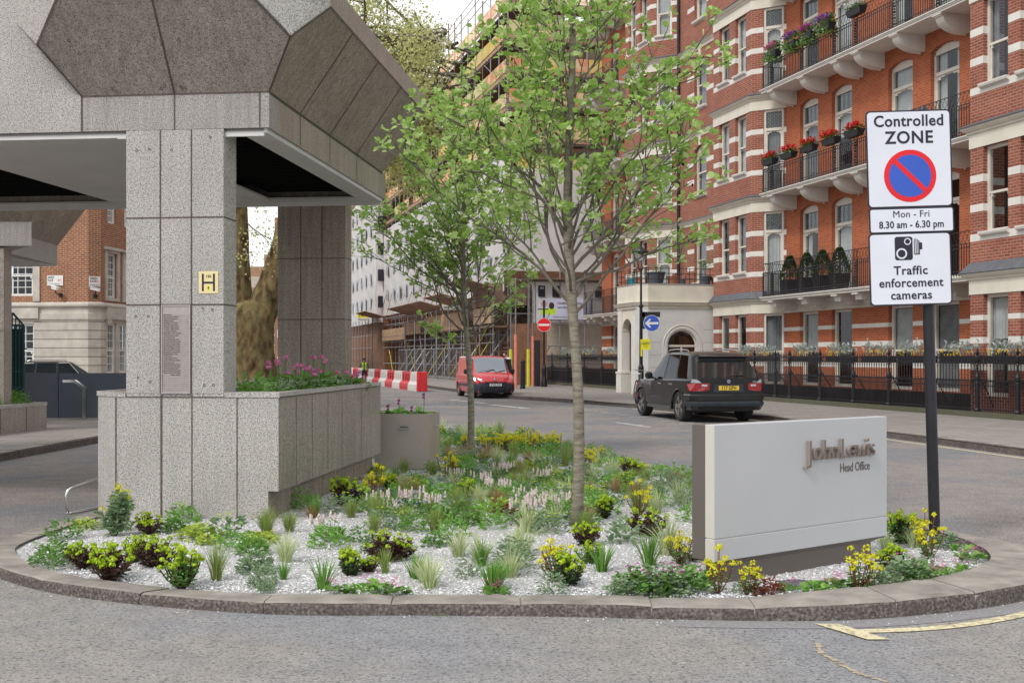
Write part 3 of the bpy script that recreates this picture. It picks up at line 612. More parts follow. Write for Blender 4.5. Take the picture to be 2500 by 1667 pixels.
m = MB(); m.box(.850, -.0085, 2.215, .868, -.006, 2.378); m.box(.958, -.0085, 2.215, .976, -.006, 2.378); m.box(.868, -.0085, 2.285, .958, -.006, 2.303); m.build('letter_h', 'sign_black', hs)
text('150', .036, 'sign_black', hs, face_mtx((.913, -.0075, 2.352), (1, 0, 0)), 'number', .0005, .0006)
m = MB(); m.box(.9, -.0075, 2.222, .927, -.006, 2.262); m.build('number_tile', 'sign_yellow', hs); text('9', .04, 'sign_black', hs, face_mtx((.9135, -.0085, 2.242), (1, 0, 0)), 'number', .0005, .0008)
# rear left wing
c2 = thing('granite_building', 'farther granite canopy corner in front of the brick corner house, at the left edge', 'building', (-9.3, 22.2, 0), W)
c2.rotation_euler = (0, 0, 0)
q = [(-22, 22.2), (-9.3, 22.2), (-10.4, 23.6), (-10.7, 27), (-22, 27)]; q2 = [(-22, 21.6), (-8.75, 21.6), (-10.0, 23.6), (-10.2, 27.4), (-22, 27.4)]
m = MB(); prism(m, q, 3.74, 4.2); m.build('beam', 'granite_pinkish', c2)
m = MB(); m.add([(*p, 4.2) for p in q] + [(*p, 5.1) for p in q2], [(i, (i + 1) % 5, (i + 1) % 5 + 5, i + 5) for i in range(5)] + [(5, 6, 7, 8, 9)]); m.build('inclined_panel', 'granite_grimy_shaded', c2)
m = MB(); m.box(-21.9, 22.3, 3.70, -10.7, 26.8, 3.739); m.build('soffit', 'soffit_paint', c2)
m = MB(); m.box(-10.9, 22.25, 0.1, -9.86, 22.6, 3.70); m.build('column', 'granite_side', c2)
m = MB(); m.box(-21.5, 26, .1, -13.4, 26.4, 3.7); m.build('wall', 'granite_side', c2)
m = MB(); joint(m, (-10.9, 22.25, 2.1), (-9.86, 22.25, 2.1), (0, -1, 0), .02); joint(m, (-11.6, 22.2, 3.74), (-11.6, 22.2, 4.2), (0, -1, 0), .02); m.build('panel_joint', 'joint_mastic', c2)
# second planter
p2 = thing('granite_planter', 'low grey granite planter of feathery green plants and purple flowers by the green gate', 'planter', (-9.7, 20, .12), W)
a = Vector((-9.98, 19.2)); d_ = Vector((.0995, .995)); n_ = Vector((-.995, .0995)); q = lambda s, t, z, a=a, d_=d_, n_=n_: (*(a + d_ * s + n_ * t), z)
m = MB(); m.extr([q(0, 0, .1), q(4.35, 0, .1), q(4.35, 2.2, .1), q(0, 2.2, .1)], (0, 0, .5)); m.build('wall', 'granite_side', p2)
m = MB()
for s0, s1, t0, t1 in ((-.01, 4.36, -.01, .1), (4.26, 4.36, .1, 2.2)): m.extr([q(s0, t0, .601), q(s1, t0, .601), q(s1, t1, .601), q(s0, t1, .601)], (0, 0, .065))
m.build('rim', 'granite', p2)
m = MB()
for s in (.6, 1.6, 2.6, 3.55): p_ = q(s, -.003, .1); m.tube([p_, q(s, -.003, .6)], .006, 4)
m.build('panel_joint', 'joint_mastic', p2)
m = MB(); m.extr([q(.1, .1, .58), q(4.3, .1, .58), q(4.3, 2.2, .58), q(.1, 2.2, .58)], (0, 0, .03)); m.build('soil', 'soil', p2)
Q2 = q
# ------------------------------------------------------------ red brick mansion block
L0, H = 3.74, 3.74
man = thing('brick_mansion_block', 'red brick mansion block with white stone bands, angled bays and long iron balconies', 'building', (-40, 20, 0), ST)
def bands(zb):   # white stone bands of one upper storey
    return [(zb + .80, zb + .985), (zb + 1.55, zb + 1.74), (zb + 2.30, zb + 2.49)]
GB = [(1.25, 1.40), (1.93, 2.09), (2.52, 2.655)]
UB = [b_ for k in range(5) for b_ in bands(L0 + k * H)]
BAYB = GB + UB
def wall(A, B, z0, z1, ops, mats, bnds, depth=.22, root=None, nm='wall'):
    """wall from A to B (street frame, inward side is to the left-hand normal); ops = (u0, u1, z0, z1, rise)"""
    A = Vector(A); B = Vector(B); d = (B - A); Ln = d.length; d /= Ln; n = Vector((d.y, -d.x))
    base_ = MB()
    class _K:
        def __init__(s, k): s.k = k
        def quad(s, *a): base_.mi = s.k; base_.quad(*a)
    MBk, MBd = _K(0), _K(1)
    def P(u, z, k=0): p = A + d * u + n * k; return (p.x, p.y, z)
    def inb(z): return any(a <= z <= b_ for a, b_ in bnds)
    cuts = sorted({z0, z1} | {z for b_ in bnds for z in b_ if z0 < z < z1})
    us = sorted({0, Ln} | {u for o in ops for u in o[:2]})
    for ua, ub in zip(us, us[1:]):
        zs = sorted(set(cuts) | {z for o in ops if o[0] <= ua + 1e-6 and o[1] >= ub - 1e-6 for z in o[2:4] if z0 <= z <= z1})
        for za, zb in zip(zs, zs[1:]):
            zc = (za + zb) / 2
            if any(o[0] <= ua + 1e-6 and o[1] >= ub - 1e-6 and o[2] < zc < o[3] for o in ops): continue
            (MBd if inb(zc) else MBk).quad(P(ua, za), P(ua, zb), P(ub, zb), P(ub, za))
    for u0, u1, a, b_, rise in ops:
        for u in (u0, u1):
            zs = sorted({a, b_ - rise} | {z for z in cuts if a < z < b_ - rise})
            for za, zb in zip(zs, zs[1:]): (MBd if inb((za + zb) / 2) else MBk).quad(P(u, za), P(u, zb), P(u, zb, depth), P(u, za, depth))
        MBd.quad(P(u0, a), P(u0, a, depth), P(u1, a, depth), P(u1, a))
        if rise:
            K_ = 8; pts = [(u0 + (u1 - u0) * i / K_, b_ - rise + rise * (1 - (2 * i / K_ - 1) ** 2)) for i in range(K_ + 1)]
            for (x0, y0), (x1, y1) in zip(pts, pts[1:]): MBk.quad(P(x0, y0), P(x0, b_), P(x1, b_), P(x1, y1)); MBk.quad(P(x0, y0), P(x1, y1), P(x1, y1, depth), P(x0, y0, depth))
        else: MBk.quad(P(u0, b_), P(u1, b_), P(u1, b_, depth), P(u0, b_, depth))
    base_.build(nm, list(mats), root or man)
    return P, d, n
rw = random.Random(5)
def window(P, u0, u1, z0, z1, rise, depth=.22, kind='sash', root=None, curt=None, fm='frame_cream', muntin=0, leaded=False):
    root = root or man; m = MB(); k0, k1 = depth - .09, depth + .01; fw = .085
    def bx(ua, ub, za, zb, ka=k0, kb=k1):
        v = [P(ua, za, ka), P(ub, za, ka), P(ub, za, kb), P(ua, za, kb), P(ua, zb, ka), P(ub, zb, ka), P(ub, zb, kb), P(ua, zb, kb)]
        m.add(v, [(0, 1, 2, 3), (7, 6, 5, 4), (0, 4, 5, 1), (1, 5, 6, 2), (2, 6, 7, 3), (3, 7, 4, 0)])
    zt = z1 - rise; bx(u0, u0 + fw, z0, zt); bx(u1 - fw, u1, z0, zt); bx(u0 + fw, u1 - fw, z0, z0 + .09)
    if rise:
        K_ = 8
        for i in range(K_):
            f0, f1 = i / K_, (i + 1) / K_; zz = zt + rise * (1 - (f0 + f1 - 1) ** 2); bx(u0 + (u1 - u0) * f0, u0 + (u1 - u0) * f1, zt - .1, zz)
    else: bx(u0 + fw, u1 - fw, z1 - .09, z1)
    if kind == 'french':
        tz = zt - .68 if leaded else zt - .62
        bx(u0 + fw, u1 - fw, tz - .1, tz, k0 - .02, k1)
        if u1 - u0 > 1: pass
        bx((u0 + fw), (u0 + fw + .05), z0 + .09, tz - .1, k0 + .01); bx(u1 - fw - .05, u1 - fw, z0 + .09, tz - .1, k0 + .01)
        for q in range(6):
            f0, f1 = q / 6, (q + 1) / 6; ua = u0 + fw + (u1 - u0 - 2 * fw) * f0; ub = u0 + fw + (u1 - u0 - 2 * fw) * f1; bx(ua, ub, tz - .1 - .03 - .13 * abs(f0 + f1 - 1) ** 2, tz - .1, k0 + .02)
    else:
        mz = z0 + (z1 - z0) * .46; bx(u0 + fw, u1 - fw, mz - .03, mz + .03, k0 - .01, k1); bx(u0 + fw, u0 + fw + .05, z0 + .09, mz, k0 + .03); bx(u1 - fw - .05, u1 - fw, z0 + .09, mz, k0 + .03)
        for u in (u0 + fw + .04, u1 - fw - .10): bx(u, u + .05, mz - .11, mz - .03, k0)
    if muntin:
        nx, nz_ = muntin
        for i in range(1, nx): u = u0 + fw + (u1 - u0 - 2 * fw) * i / nx; bx(u - .014, u + .014, z0 + .09, z1 - .09, k0 + .03)
        for i in range(1, nz_): z = z0 + .09 + (z1 - z0 - .18) * i / nz_; bx(u0 + fw, u1 - fw, z - .014, z + .014, k0 + .032)
    f = m.build('window', fm, root)
    g = MB(); kk = depth - .045; g.quad(P(u0 + fw, z0 + .08, kk), P(u1 - fw, z0 + .08, kk), P(u1 - fw, zt, kk), P(u0 + fw, zt, kk)); g.build('pane', 'window_glass', f)
    # room behind
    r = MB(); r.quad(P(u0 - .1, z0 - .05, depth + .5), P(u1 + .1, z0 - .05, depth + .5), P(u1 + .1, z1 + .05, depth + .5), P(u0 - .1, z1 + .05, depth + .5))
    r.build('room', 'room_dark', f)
    if leaded:
        g = MB(); a, b2 = tz + .03, zt - .12; kk = depth - .052; W_ = u1 - u0 - 2 * fw
        g2 = MB()
        for i in range(4):
            for j in range(4):
                cx = u0 + fw + W_ * (i + .5) / 4; cz = a + (b2 - a) * (j + .5) / 4; rr = .42 * min(W_ / 4, (b2 - a) / 4)
                pts = [(cx + rr * math.cos(q * 1.0472), cz + rr * math.sin(q * 1.0472)) for q in range(7)]
                for (x0, y0), (x1, y1) in zip(pts, pts[1:]):
                    dx, dy = x1 - x0, y1 - y0; l = math.hypot(dx, dy); ox, oy = -dy / l * .006, dx / l * .006; g.quad(P(x0 - ox, y0 - oy, kk), P(x1 - ox, y1 - oy, kk), P(x1 + ox, y1 + oy, kk), P(x0 + ox, y0 + oy, kk))
                g.quad(P(cx - .005, cz + rr, kk), P(cx + .005, cz + rr, kk), P(cx + .005, cz + rr * 1.4, kk), P(cx - .005, cz + rr * 1.4, kk))
        g.build('leading', 'iron_rail', f); g2.quad(P(u0 + fw, a, kk + .012), P(u1 - fw, a, kk + .012), P(u1 - fw, b2, kk + .012), P(u0 + fw, b2, kk + .012)); g2.build('frosted_pane', mat('frosted', (.22, .23, .23), .3, 30, .15) if 'frosted' not in MT else 'frosted', f)
    c = curt if curt is not None else rw.choice(('half', 'side', 'net', 'none', 'side'))
    cm = 'curtain' if rw.random() < .75 else 'curtain_grey'
    def cur_(ua, ub, za, zb, mt):
        g = MB(); n_ = max(4, int((ub - ua) / .035)); pts = [(ua + (ub - ua) * i / n_, depth + .06 + .018 * math.sin(i * 1.9 + ua * 7)) for i in range(n_ + 1)]
        for (x0, q0), (x1, q1) in zip(pts, pts[1:]): g.quad(P(x0, za, q0), P(x1, za, q1), P(x1, zb, q1), P(x0, zb, q0))
        g.build('curtain', mt, f, smooth=True)
    if c == 'half': cur_(u0 + .05, u1 - .05, z0 + (z1 - z0) * rw.uniform(.3, .6), z1 - .1, cm)
    elif c == 'side': w2 = (u1 - u0) * rw.uniform(.22, .36); cur_(u0 + .05, u0 + w2, z0, z1 - .1, cm); cur_(u1 - w2, u1 - .05, z0, z1 - .1, cm)
    elif c == 'net': cur_(u0 + .05, u1 - .05, z0, z1 - .1, cm)
    return f
# --- wall runs, travelling away from the camera (x = -distance)
BM = ('brick_bay', 'stone_white'); RM = ('brick_recess', 'stone_white')
ZT = L0 + 5 * H
def bayops(us):
    o = [(a, b_, .6, L0 - .56, 0) for a, b_ in us]
    for k in range(5): z = L0 + k * H; o += [(a, b_, z + .985, z + H - .56, 0) for a, b_ in us]
    return o
def place(P, ops, **kw):
    for i, o in enumerate(ops): window(P, *o[:5], **kw)
def sills(P, us, root=man):
    for k in range(5):
        z = L0 + k * H + .985
        for a, b_ in us:
            m = MB(); pr = [(-.10, z - .0), (-.10, z + .045), (-.0, z + .06)]
            v = []
            for u in (a - .06, b_ + .06): v += [P(u, z - .10, -.004), P(u, z - .05, -.10), P(u, z + .0, -.12), P(u, z + .03, -.12), P(u, z + .045, .12)]
            m.add(v, [(i, i + 1, i + 6, i + 5) for i in range(4)] + [(4, 3, 2, 1, 0), (5, 6, 7, 8, 9)]); m.build('sill', 'stone_white', root)
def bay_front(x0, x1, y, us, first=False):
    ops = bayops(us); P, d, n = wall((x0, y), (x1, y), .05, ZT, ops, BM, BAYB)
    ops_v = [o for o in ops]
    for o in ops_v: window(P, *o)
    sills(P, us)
# right-hand flat bay
wall((-17, 24), (-17, 19.35), .05, ZT, [], BM, BAYB)
bay_front(-17, -25.25, 19.35, [(8.25 - 7.3, 8.25 - 6.4), (8.25 - 5.4, 8.25 - 4.5), (8.25 - 2.75, 8.25 - 1.85), (8.25 - 1.42, 8.25 - .50)])
wall((-25.25, 19.35), (-25.25, 20.93), .05, ZT, [], BM, BAYB)
# near recess
WX = [(27.78, 29.09), (29.95, 31.2), (33.24, 34.47), (35.35, 36.57)]
def recess(xa, xb, wins, curts=None):
    us = [(a - xa, b_ - xa) for a, b_ in wins]
    ops = [(a, b_, .6, L0 - .56, 0) for a, b_ in us]
    Pg, _, _ = wall((-xa, 20.93), (-xb, 20.93), .05, L0 - .02, ops, RM, GB)
    for o in ops: window(Pg, *o)
    ops = [(a, b_, L0 + k * H + .10, L0 + k * H + 3.17, .15) for k in range(5) for a, b_ in us]
    Pu, _, _ = wall((-xa, 20.93), (-xb, 20.93), L0 - .02, ZT, ops, RM, [])
    for i, o in enumerate(ops): window(Pu, *o, kind='french', leaded=(i % len(us)) in (2, 3) if xa < 40 else False)
recess(25.25, 37.53, WX)
def facet(A, B, us, french=True):
    ops = [(a, b_, .6, L0 - .56, 0) for a, b_ in us]
    for k in range(5): z = L0 + k * H; ops += [(a, b_, z + (.12 if french else .985), z + H - .56, 0) for a, b_ in us]
    P, _, _ = wall(A, B, .05, ZT, ops, BM, BAYB if not french else GB + [b_ for k in range(5) for b_ in bands(L0 + k * H)], .14)
    for i, o in enumerate(ops): window(P, *o, depth=.14, kind='french' if (french and i) else 'sash', leaded=french and i > 0, curt='net')
    if not french: sills(P, us)
facet((-37.53, 20.93), (-38.47, 20.0), [(.10, .86)])
bay_front(-38.47, -41.64, 20.0, [(.42, 1.3), (1.8, 2.68)])
wall((-41.64, 20.0), (-42.57, 20.93), .05, ZT, [], BM, BAYB)
# flat strip with the downpipe
ops = [(1.69, 2.89, .9, 3.0, 0)] + [(1.69, 2.89, L0 + k * H + .985, L0 + k * H + 3.12, .16) for k in range(5)]
notch = [(1.3 - .0, 1.69)]
P, _, _ = wall((-42.57, 20.93), (-47.15, 20.93), .05, ZT, ops, ('brick_bay', 'stone_white'), [])
for o in ops: window(P, *o)
sills(P, [(1.69, 2.89)])
m = MB()
for a, b_ in UB:
    if abs((a - L0) % H - .8) < .01 : continue
    for u0, u1 in ((1.0, 1.688), (2.892, 3.6)):
        v = [Vector(Pq) for Pq in (P(u0, a, -.003), P(u0, b_, -.003), P(u1, b_, -.003), P(u1, a, -.003))]; m.quad(*v)
    m.build('stone_band', 'stone_white', man); m = MB()
# far bay and far recess (mirrored about x = -44.86)
facet((-47.15, 20.93), (-48.1, 20.0), [(.30, 1.06)], french=False)
bay_front(-48.1, -51.2, 20.0, [(.42, 1.3), (1.8, 2.68)])
wall((-51.2, 20.0), (-52.13, 20.93), .05, ZT, [], BM, BAYB)
recess(52.13, 57.0, [(54.5, 55.6)])
wall((-57, 20.93), (-57, 32), .05, ZT, [], BM, BAYB); wall((-57, 32), (-17, 32), .05, ZT, [], BM, []); 
m = MB(); m.box(-56.9, 21.6, ZT - .3, -17.1, 32, ZT - .1); m.build('roof', 'slate', man)
# cornices: friezes, mouldings and slate ledges
BAYS = [[(-17, 19.35), (-25.25, 19.35), (-25.25, 20.93)], [(-37.53, 20.93), (-38.47, 20), (-41.64, 20), (-42.57, 20.93)], [(-47.15, 20.93), (-48.1, 20), (-51.2, 20), (-52.13, 20.93)]]
for pth in BAYS:
    p = [(a, b_) for a, b_ in pth]
    for k in range(6):
        z = L0 + k * H
        m = MB(); m.sweep(p, [(.0, z - .56), (-.022, z - .56), (-.022, z - .20), (-.06, z - .19), (-.07, z - .14), (-.12, z - .12), (-.17, z - .07), (-.19, z - .03), (0, z - .03)]); m.build('frieze', 'stone_cream', man)
        m = MB(); m.sweep(p, [(.0, z - .03), (-.205, z - .03), (-.215, z - .012), (-.2, z + .005), (-.004, z + (.10 if k else .26))]); m.build('ledge', 'slate', man)
for k in range(1, 6):
    m = MB(); z = L0 + k * H; m.sweep([(-42.57, 20.93), (-47.15, 20.93)], [(0, z - .26), (-.03, z - .25), (-.05, z - .16), (-.10, z - .10), (-.15, z - .03), (0, z - .03)])
    m.box(-44.95, 20.88, z - .62, -44.77, 20.93, z - .26); m.build('string_course', 'stone_cream', man)
for k in range(1, 6): m = MB(); z = L0 + k * H; m.sweep([(-42.57, 20.93), (-47.15, 20.93)], [(0, z - .03), (-.165, z - .03), (-.16, z), (-.004, z + .06)]); m.build('ledge', 'slate', man)
for xa, xb in ((-25.25, -37.53), (-52.13, -57)): m = MB(); m.sweep([(xa, 20.93), (xb, 20.93)], [(0, L0 - .56), (-.03, L0 - .56), (-.03, L0 - .28), (-.08, L0 - .26), (-.12, L0 - .15), (0, L0 - .15)]); m.build('frieze', 'stone_cream', man)
for xs in ([27.45, 29.5, 31.55, 32.75, 34.85, 36.95], [53.0, 54.2, 55.9, 56.8]):
    xa, xb = (25.28, 37.56) if xs[0] < 40 else (52.1, 57.2)
    for k in range(5):
        z = L0 + k * H
        m = MB(); m.sweep([(-xa, 20.93), (-xa, 19.93), (-xb, 19.93), (-xb, 20.93)] if False else [(-xa, 19.95), (-xb, 19.95)], [(-.98, z - .12), (.06, z - .12), (.03, z - .11), (-.01, z - .09), (-.05, z - .05), (-.10, z - .04), (-.10, z + .0), (-.98, z + .0)]) if False else m.box(-xb, 19.92, z - .13, -xa, 20.93, z - .03)
        m.box(-xb - .05, 19.86, z - .03, -xa, 19.94, z + .0); m.box(-xb, 19.94, z - .029, -xa, 20.93, z - .002); m.box(-xb - .02, 19.89, z - .07, -xa, 19.92, z - .031)
        if xs[0] < 40: m.box(-xb - .05, 19.94, z - .03, -xb - .001, 20.5, z)
        bal = m.build('balcony', 'stone_white', man)
        for x in xs:
            m = MB(); w2 = .17; n_ = 10
            if k == 0: prof = [(19.95, z - .131), (19.95, z - .20), (20.02, z - .22), (20.08, z - .22), (20.1, z - .36), (20.42, z - .37), (20.45, z - .46), (20.82, z - .47), (20.9, z - .5), (20.9, z - .131)]
            else: prof = [(19.95, z - .131), (19.95, z - .17), (19.99, z - .21)] + [(20.03 + .80 * (1 - math.cos(q * math.pi / 2 / n_)) , z - .21 - .40 * math.sin(q * math.pi / 2 / n_)) for q in range(n_ + 1)] + [(20.928, z - .61), (20.928, z - .131)]
            m.extr([(-x - w2, a, b_) for a, b_ in prof], (2 * w2, 0, 0))
            if k: m.box(-x - w2 - .03, 19.93, z - .17, -x + w2 + .03, 20.5, z - .1315); m.tube([(-x, 20.86, z - .61), (-x, 20.86, z - .66)], .03, 6)
            m.build('bracket', 'stone_white', bal)
        # railing
        m = MB(); yF = 19.99; hb = .86
        for zz in (.06, .14, hb - .10, hb): m.box(-xb, yF - .012, z + zz, -xa, yF + .012, z + zz + .022)
        nb_ = int((xb - xa) / .105)
        for i in range(nb_ + 1):
            x = -xa - i * (xb - xa) / nb_; m.box(x - .009, yF - .009, z, x + .009, yF + .009, z + hb)
        # lattice above
        yL = yF + .0; zl0, zl1 = z + hb + .03, z + hb + .33; m.box(-xb, yL - .012, zl1, -xa, yL + .012, zl1 + .02); stp_ = .17
        nl = int((xb - xa) / stp_)
        for i in range(nl):
            x0 = -xa - i * stp_; x1 = x0 - stp_
            for a, b_ in (((x0, zl0), (x1, zl1)), ((x1, zl0), (x0, zl1))): m.tube([(a[0], yL, a[1]), (b_[0], yL, b_[1])], .006, 3, False)
        # returns
        if xs[0] < 40:
            for i in range(9): y = 20.02 + i * .1; m.box(-xb - .009, y - .008, z, -xb + .009, y + .008, z + hb)
            for zz in (.06, hb, hb + .33): m.box(-xb - .01, yF, z + zz, -xb + .01, 20.9, z + zz + .022)
        m.build('railing', 'iron_rail', bal)
        m = MB()
        for x in xs:
            m.box(-x - .10, yF - .02, z, -x + .10, yF + .02, z + .025); m.box(-x - .10, yF - .02, z + hb, -x + .10, yF + .02, z + hb + .02)
            for q in range(9):
                zc = z + .08 + q * .088; s_ = .055 if q % 2 else .035; 
                m.lathe([(s_ * .4, -.03), (s_, 0), (s_ * .4, .03)], (-x, yF - .005, zc), 5)
            m.box(-x - .09, yF - .011, z, -x - .075, yF + .011, z + hb + .35); m.box(-x + .075, yF - .011, z, -x + .09, yF + .011, z + hb + .35)
        m.build('ornamental_panel', 'iron_rail', bal)
# downpipe
m = MB(); m.tube([(-46.95, 20.84, .1), (-46.95, 20.84, ZT)], .065, 8)
for k in range(12): m.tube([(-46.95, 20.84, 1.0 + k * 1.87), (-46.95, 20.84, 1.12 + k * 1.87)], .085, 8)
m.build('downpipe', 'iron_black', man)
# porch
po = man
m = MB(); m.box(-44.4, 17.0, .05, -43.95, 17.35, 3.62); m.box(-44.45, 16.95, .05, -43.90, 17.40, .95); m.box(-44.47, 16.93, .90, -43.88, 17.42, .98)
m.box(-42.62, 17.35, .05, -42.0, 17.36, .06); m.build('porch_pier', 'stone_white', po)
m = MB(); g = MB()
m.box(-42.9, 17.0, .05, -42.5, 17.4, 3.2); m.build('porch_pier', 'stone_white', po)
# arched doorway front head
m = MB(); cx = -43.42; r_ = .52; zs = 2.6; K_ = 12
for i in range(K_):
    a0, a1 = math.pi * i / K_, math.pi * (i + 1) / K_; x0, x1 = cx + r_ * math.cos(a0), cx + r_ * math.cos(a1)
    m.add([(x0, 17.03, zs + r_ * math.sin(a0)), (x1, 17.03, zs + r_ * math.sin(a1)), (x1, 17.03, 3.5), (x0, 17.03, 3.5), (x0, 17.3, zs + r_ * math.sin(a0)), (x1, 17.3, zs + r_ * math.sin(a1))], [(0, 1, 2, 3), (0, 4, 5, 1)])
m.quad((-42.5, 17.03, 2.6), (-42.9, 17.03, 2.6), (-42.9, 17.03, 3.5), (-42.5, 17.03, 3.5)); m.build('door_arch', 'stone_cream', po)
m = MB(); m.box(-43.94, 17.9, .1, -42.9, 17.95, 2.5); d_ = m.build('door', mat('door_wood', (.20, .08, .035), .25, 6, .5), po)
m = MB()
for z in (.3, .95, 1.6): m.box(-43.8, 17.88, z, -43.5, 17.9, z + .5); m.box(-43.38, 17.88, z, -43.05, 17.9, z + .5)
m.build('door_panel', 'frame_cream', d_)
# side wall with arched window, facing the camera
Ps = lambda u, z, k=0: (-42.0 - k, 17.36 + u, z)     # u runs into the block
m = MB(); Lw = 3.56; aw0, aw1, az0, azs = .82, 2.10, .75, 2.02; ar = (aw1 - aw0) / 2; ac = (aw0 + aw1) / 2
m.quad(Ps(0, .05), Ps(aw0, .05), Ps(aw0, 3.62), Ps(0, 3.62)); m.quad(Ps(aw1, .05), Ps(Lw, .05), Ps(Lw, 3.62), Ps(aw1, 3.62)); m.quad(Ps(aw0, .05), Ps(aw1, .05), Ps(aw1, az0), Ps(aw0, az0))
for i in range(16):
    a0, a1 = math.pi * i / 16, math.pi * (i + 1) / 16; q0, q1 = (ac + ar * math.cos(a0), azs + ar * math.sin(a0)), (ac + ar * math.cos(a1), azs + ar * math.sin(a1))
    m.quad(Ps(*q0), Ps(q0[0], 3.62), Ps(q1[0], 3.62), Ps(*q1)); m.quad(Ps(*q0), Ps(*q1), Ps(*q1, .14), Ps(*q0, .14))
m.quad(Ps(aw0, az0), Ps(aw0, azs), Ps(aw0, azs, .14), Ps(aw0, az0, .14)); m.quad(Ps(aw1, az0), Ps(aw1, azs), Ps(aw1, azs, .14), Ps(aw1, az0, .14)); m.quad(Ps(aw0, az0), Ps(aw1, az0), Ps(aw1, az0, .14), Ps(aw0, az0, .14))
m.quad((-42.25, 17.0, .05), Ps(0, .05), Ps(0, 3.62), (-42.25, 17.0, 3.62)); m.quad((-42.5, 17.0, .05), (-42.25, 17.0, .05), (-42.25, 17.0, 3.62), (-42.5, 17.0, 3.62)); m.build('porch_wall', mat('porch_paint', (.60, .60, .60), .05, 2, .6, c2=(.66, .655, .63)), po)
m = MB()
for i in range(16):          # moulded arch
    a0, a1 = math.pi * i / 16, math.pi * (i + 1) / 16
    for r0, r1, pr in ((ar + .05, ar + .13, -.02), (ar + .17, ar + .2, -.035)):
        m.quad(Ps(ac + r0 * math.cos(a0), azs + r0 * math.sin(a0), pr), Ps(ac + r1 * math.cos(a0), azs + r1 * math.sin(a0), pr), Ps(ac + r1 * math.cos(a1), azs + r1 * math.sin(a1), pr), Ps(ac + r0 * math.cos(a1), azs + r0 * math.sin(a1), pr))
        m.quad(Ps(ac + r1 * math.cos(a0), azs + r1 * math.sin(a0), pr), Ps(ac + r1 * math.cos(a0), azs + r1 * math.sin(a0), 0), Ps(ac + r1 * math.cos(a1), azs + r1 * math.sin(a1), 0), Ps(ac + r1 * math.cos(a1), azs + r1 * math.sin(a1), pr))
for r0, r1 in ((ar + .05, ar + .13), (ar + .17, ar + .2)):
    for s in (-1, 1): a, b_ = ac + s * r0, ac + s * r1; m.box(-42.02, 17.36 + min(a, b_), .3, -41.98, 17.36 + max(a, b_), azs)
m.build('arch_moulding', 'stone_white', po)
m = MB()
for z in (.6, 1.15, 1.65, 2.15, 2.65): 
    for a, b_ in ((.05, .55), (2.38, Lw)): 
        if z != 2.65 or True: m.quad(Ps(a, z, -.003), Ps(b_, z, -.003), Ps(b_, z + .02, -.003), Ps(a, z + .02, -.003))
m.build('wall_groove', mat('groove', (.40, .39, .37), .05, 3, .8), po)
m = MB(); fr = .06
for i in range(16):
    a0, a1 = math.pi * i / 16, math.pi * (i + 1) / 16; r0 = ar - fr
    m.quad(Ps(ac + r0 * math.cos(a0), azs + r0 * math.sin(a0), .10), Ps(ac + ar * math.cos(a0), azs + ar * math.sin(a0), .10), Ps(ac + ar * math.cos(a1), azs + ar * math.sin(a1), .10), Ps(ac + r0 * math.cos(a1), azs + r0 * math.sin(a1), .10))
for a, b_, c_, e_ in ((aw0, aw0 + fr, az0, azs), (aw1 - fr, aw1, az0, azs), (aw0, aw1, azs - .04, azs + .04), (aw0, aw1, 1.36, 1.42), (ac - .03, ac + .03, az0, azs)): m.box(-42.14, 17.36 + a, c_, -42.08, 17.36 + b_, e_)
f = m.build('window', 'frame_cream', po); g = MB(); g.poly([Ps(aw0, az0, .12), Ps(aw1, az0, .12)] + [Ps(ac + ar * math.cos(math.pi * i / 12), azs + ar * math.sin(math.pi * i / 12), .12) for i in range(13)]); g.build('pane', 'window_glass', f)
m = MB(); m.box(-44.4, 17.36, .05, -44.3, 20.9, 3.6); m.build('porch_wall', 'stone_cream', po)
m = MB(); m.box(-43.0, 18.9, .06, -42.4, 20.6, 2.4); m.build('porch_interior', 'door_wood', po)
m = MB(); pth = [(-42.0, 20.9), (-42.0, 17.36), (-42.3, 17.0), (-44.4, 17.0), (-44.4, 20.9)]
pth = [(a, b_) for a, b_ in pth]
m.sweep(pth, [(0, 3.5), (-.03, 3.5), (-.03, 3.58), (-.10, 3.62), (-.14, 3.70), (-.17, 3.74), (.02, 3.74)]); m.build('porch_cornice', 'stone_cream', po)
m = MB(); m.sweep(pth, [(.02, 3.741), (-.02, 3.741), (-.02, 4.44), (.0, 4.44)]); 
m.poly([(-41.99, 20.9, 3.6), (-41.99, 17.36, 3.6), (-42.3, 17.0, 3.6), (-44.4, 17.0, 3.6), (-44.4, 20.9, 3.6)]); m.poly([(-42.01, 20.9, 4.4), (-42.01, 17.36, 4.4), (-42.3, 17.02, 4.4), (-44.38, 17.02, 4.4), (-44.38, 20.9, 4.4)]); m.build('porch_parapet', 'stone_cream', po)
m = MB(); m.sweep(pth, [(.06, 4.441), (-.04, 4.441), (-.045, 4.475), (.06, 4.475)]); m.build('parapet_coping', 'grey_render', po)
m = MB()
for a, b_ in zip(pth, pth[1:]):
    a, b_ = Vector(a), Vector(b_); n_ = max(1, int((b_ - a).length / .42))
    for i in range(n_ + 1): p = a.lerp(b_, i / n_); m.box(p.x - .012, p.y - .012, 4.475, p.x + .012, p.y + .012, 5.1 if i % 2 == 0 else 4.98)
    for z in (4.65, 4.85, 5.08): m.tube([(*a, z), (*b_, z)], .010, 4)
m.build('porch_railing', 'iron_rail', po)
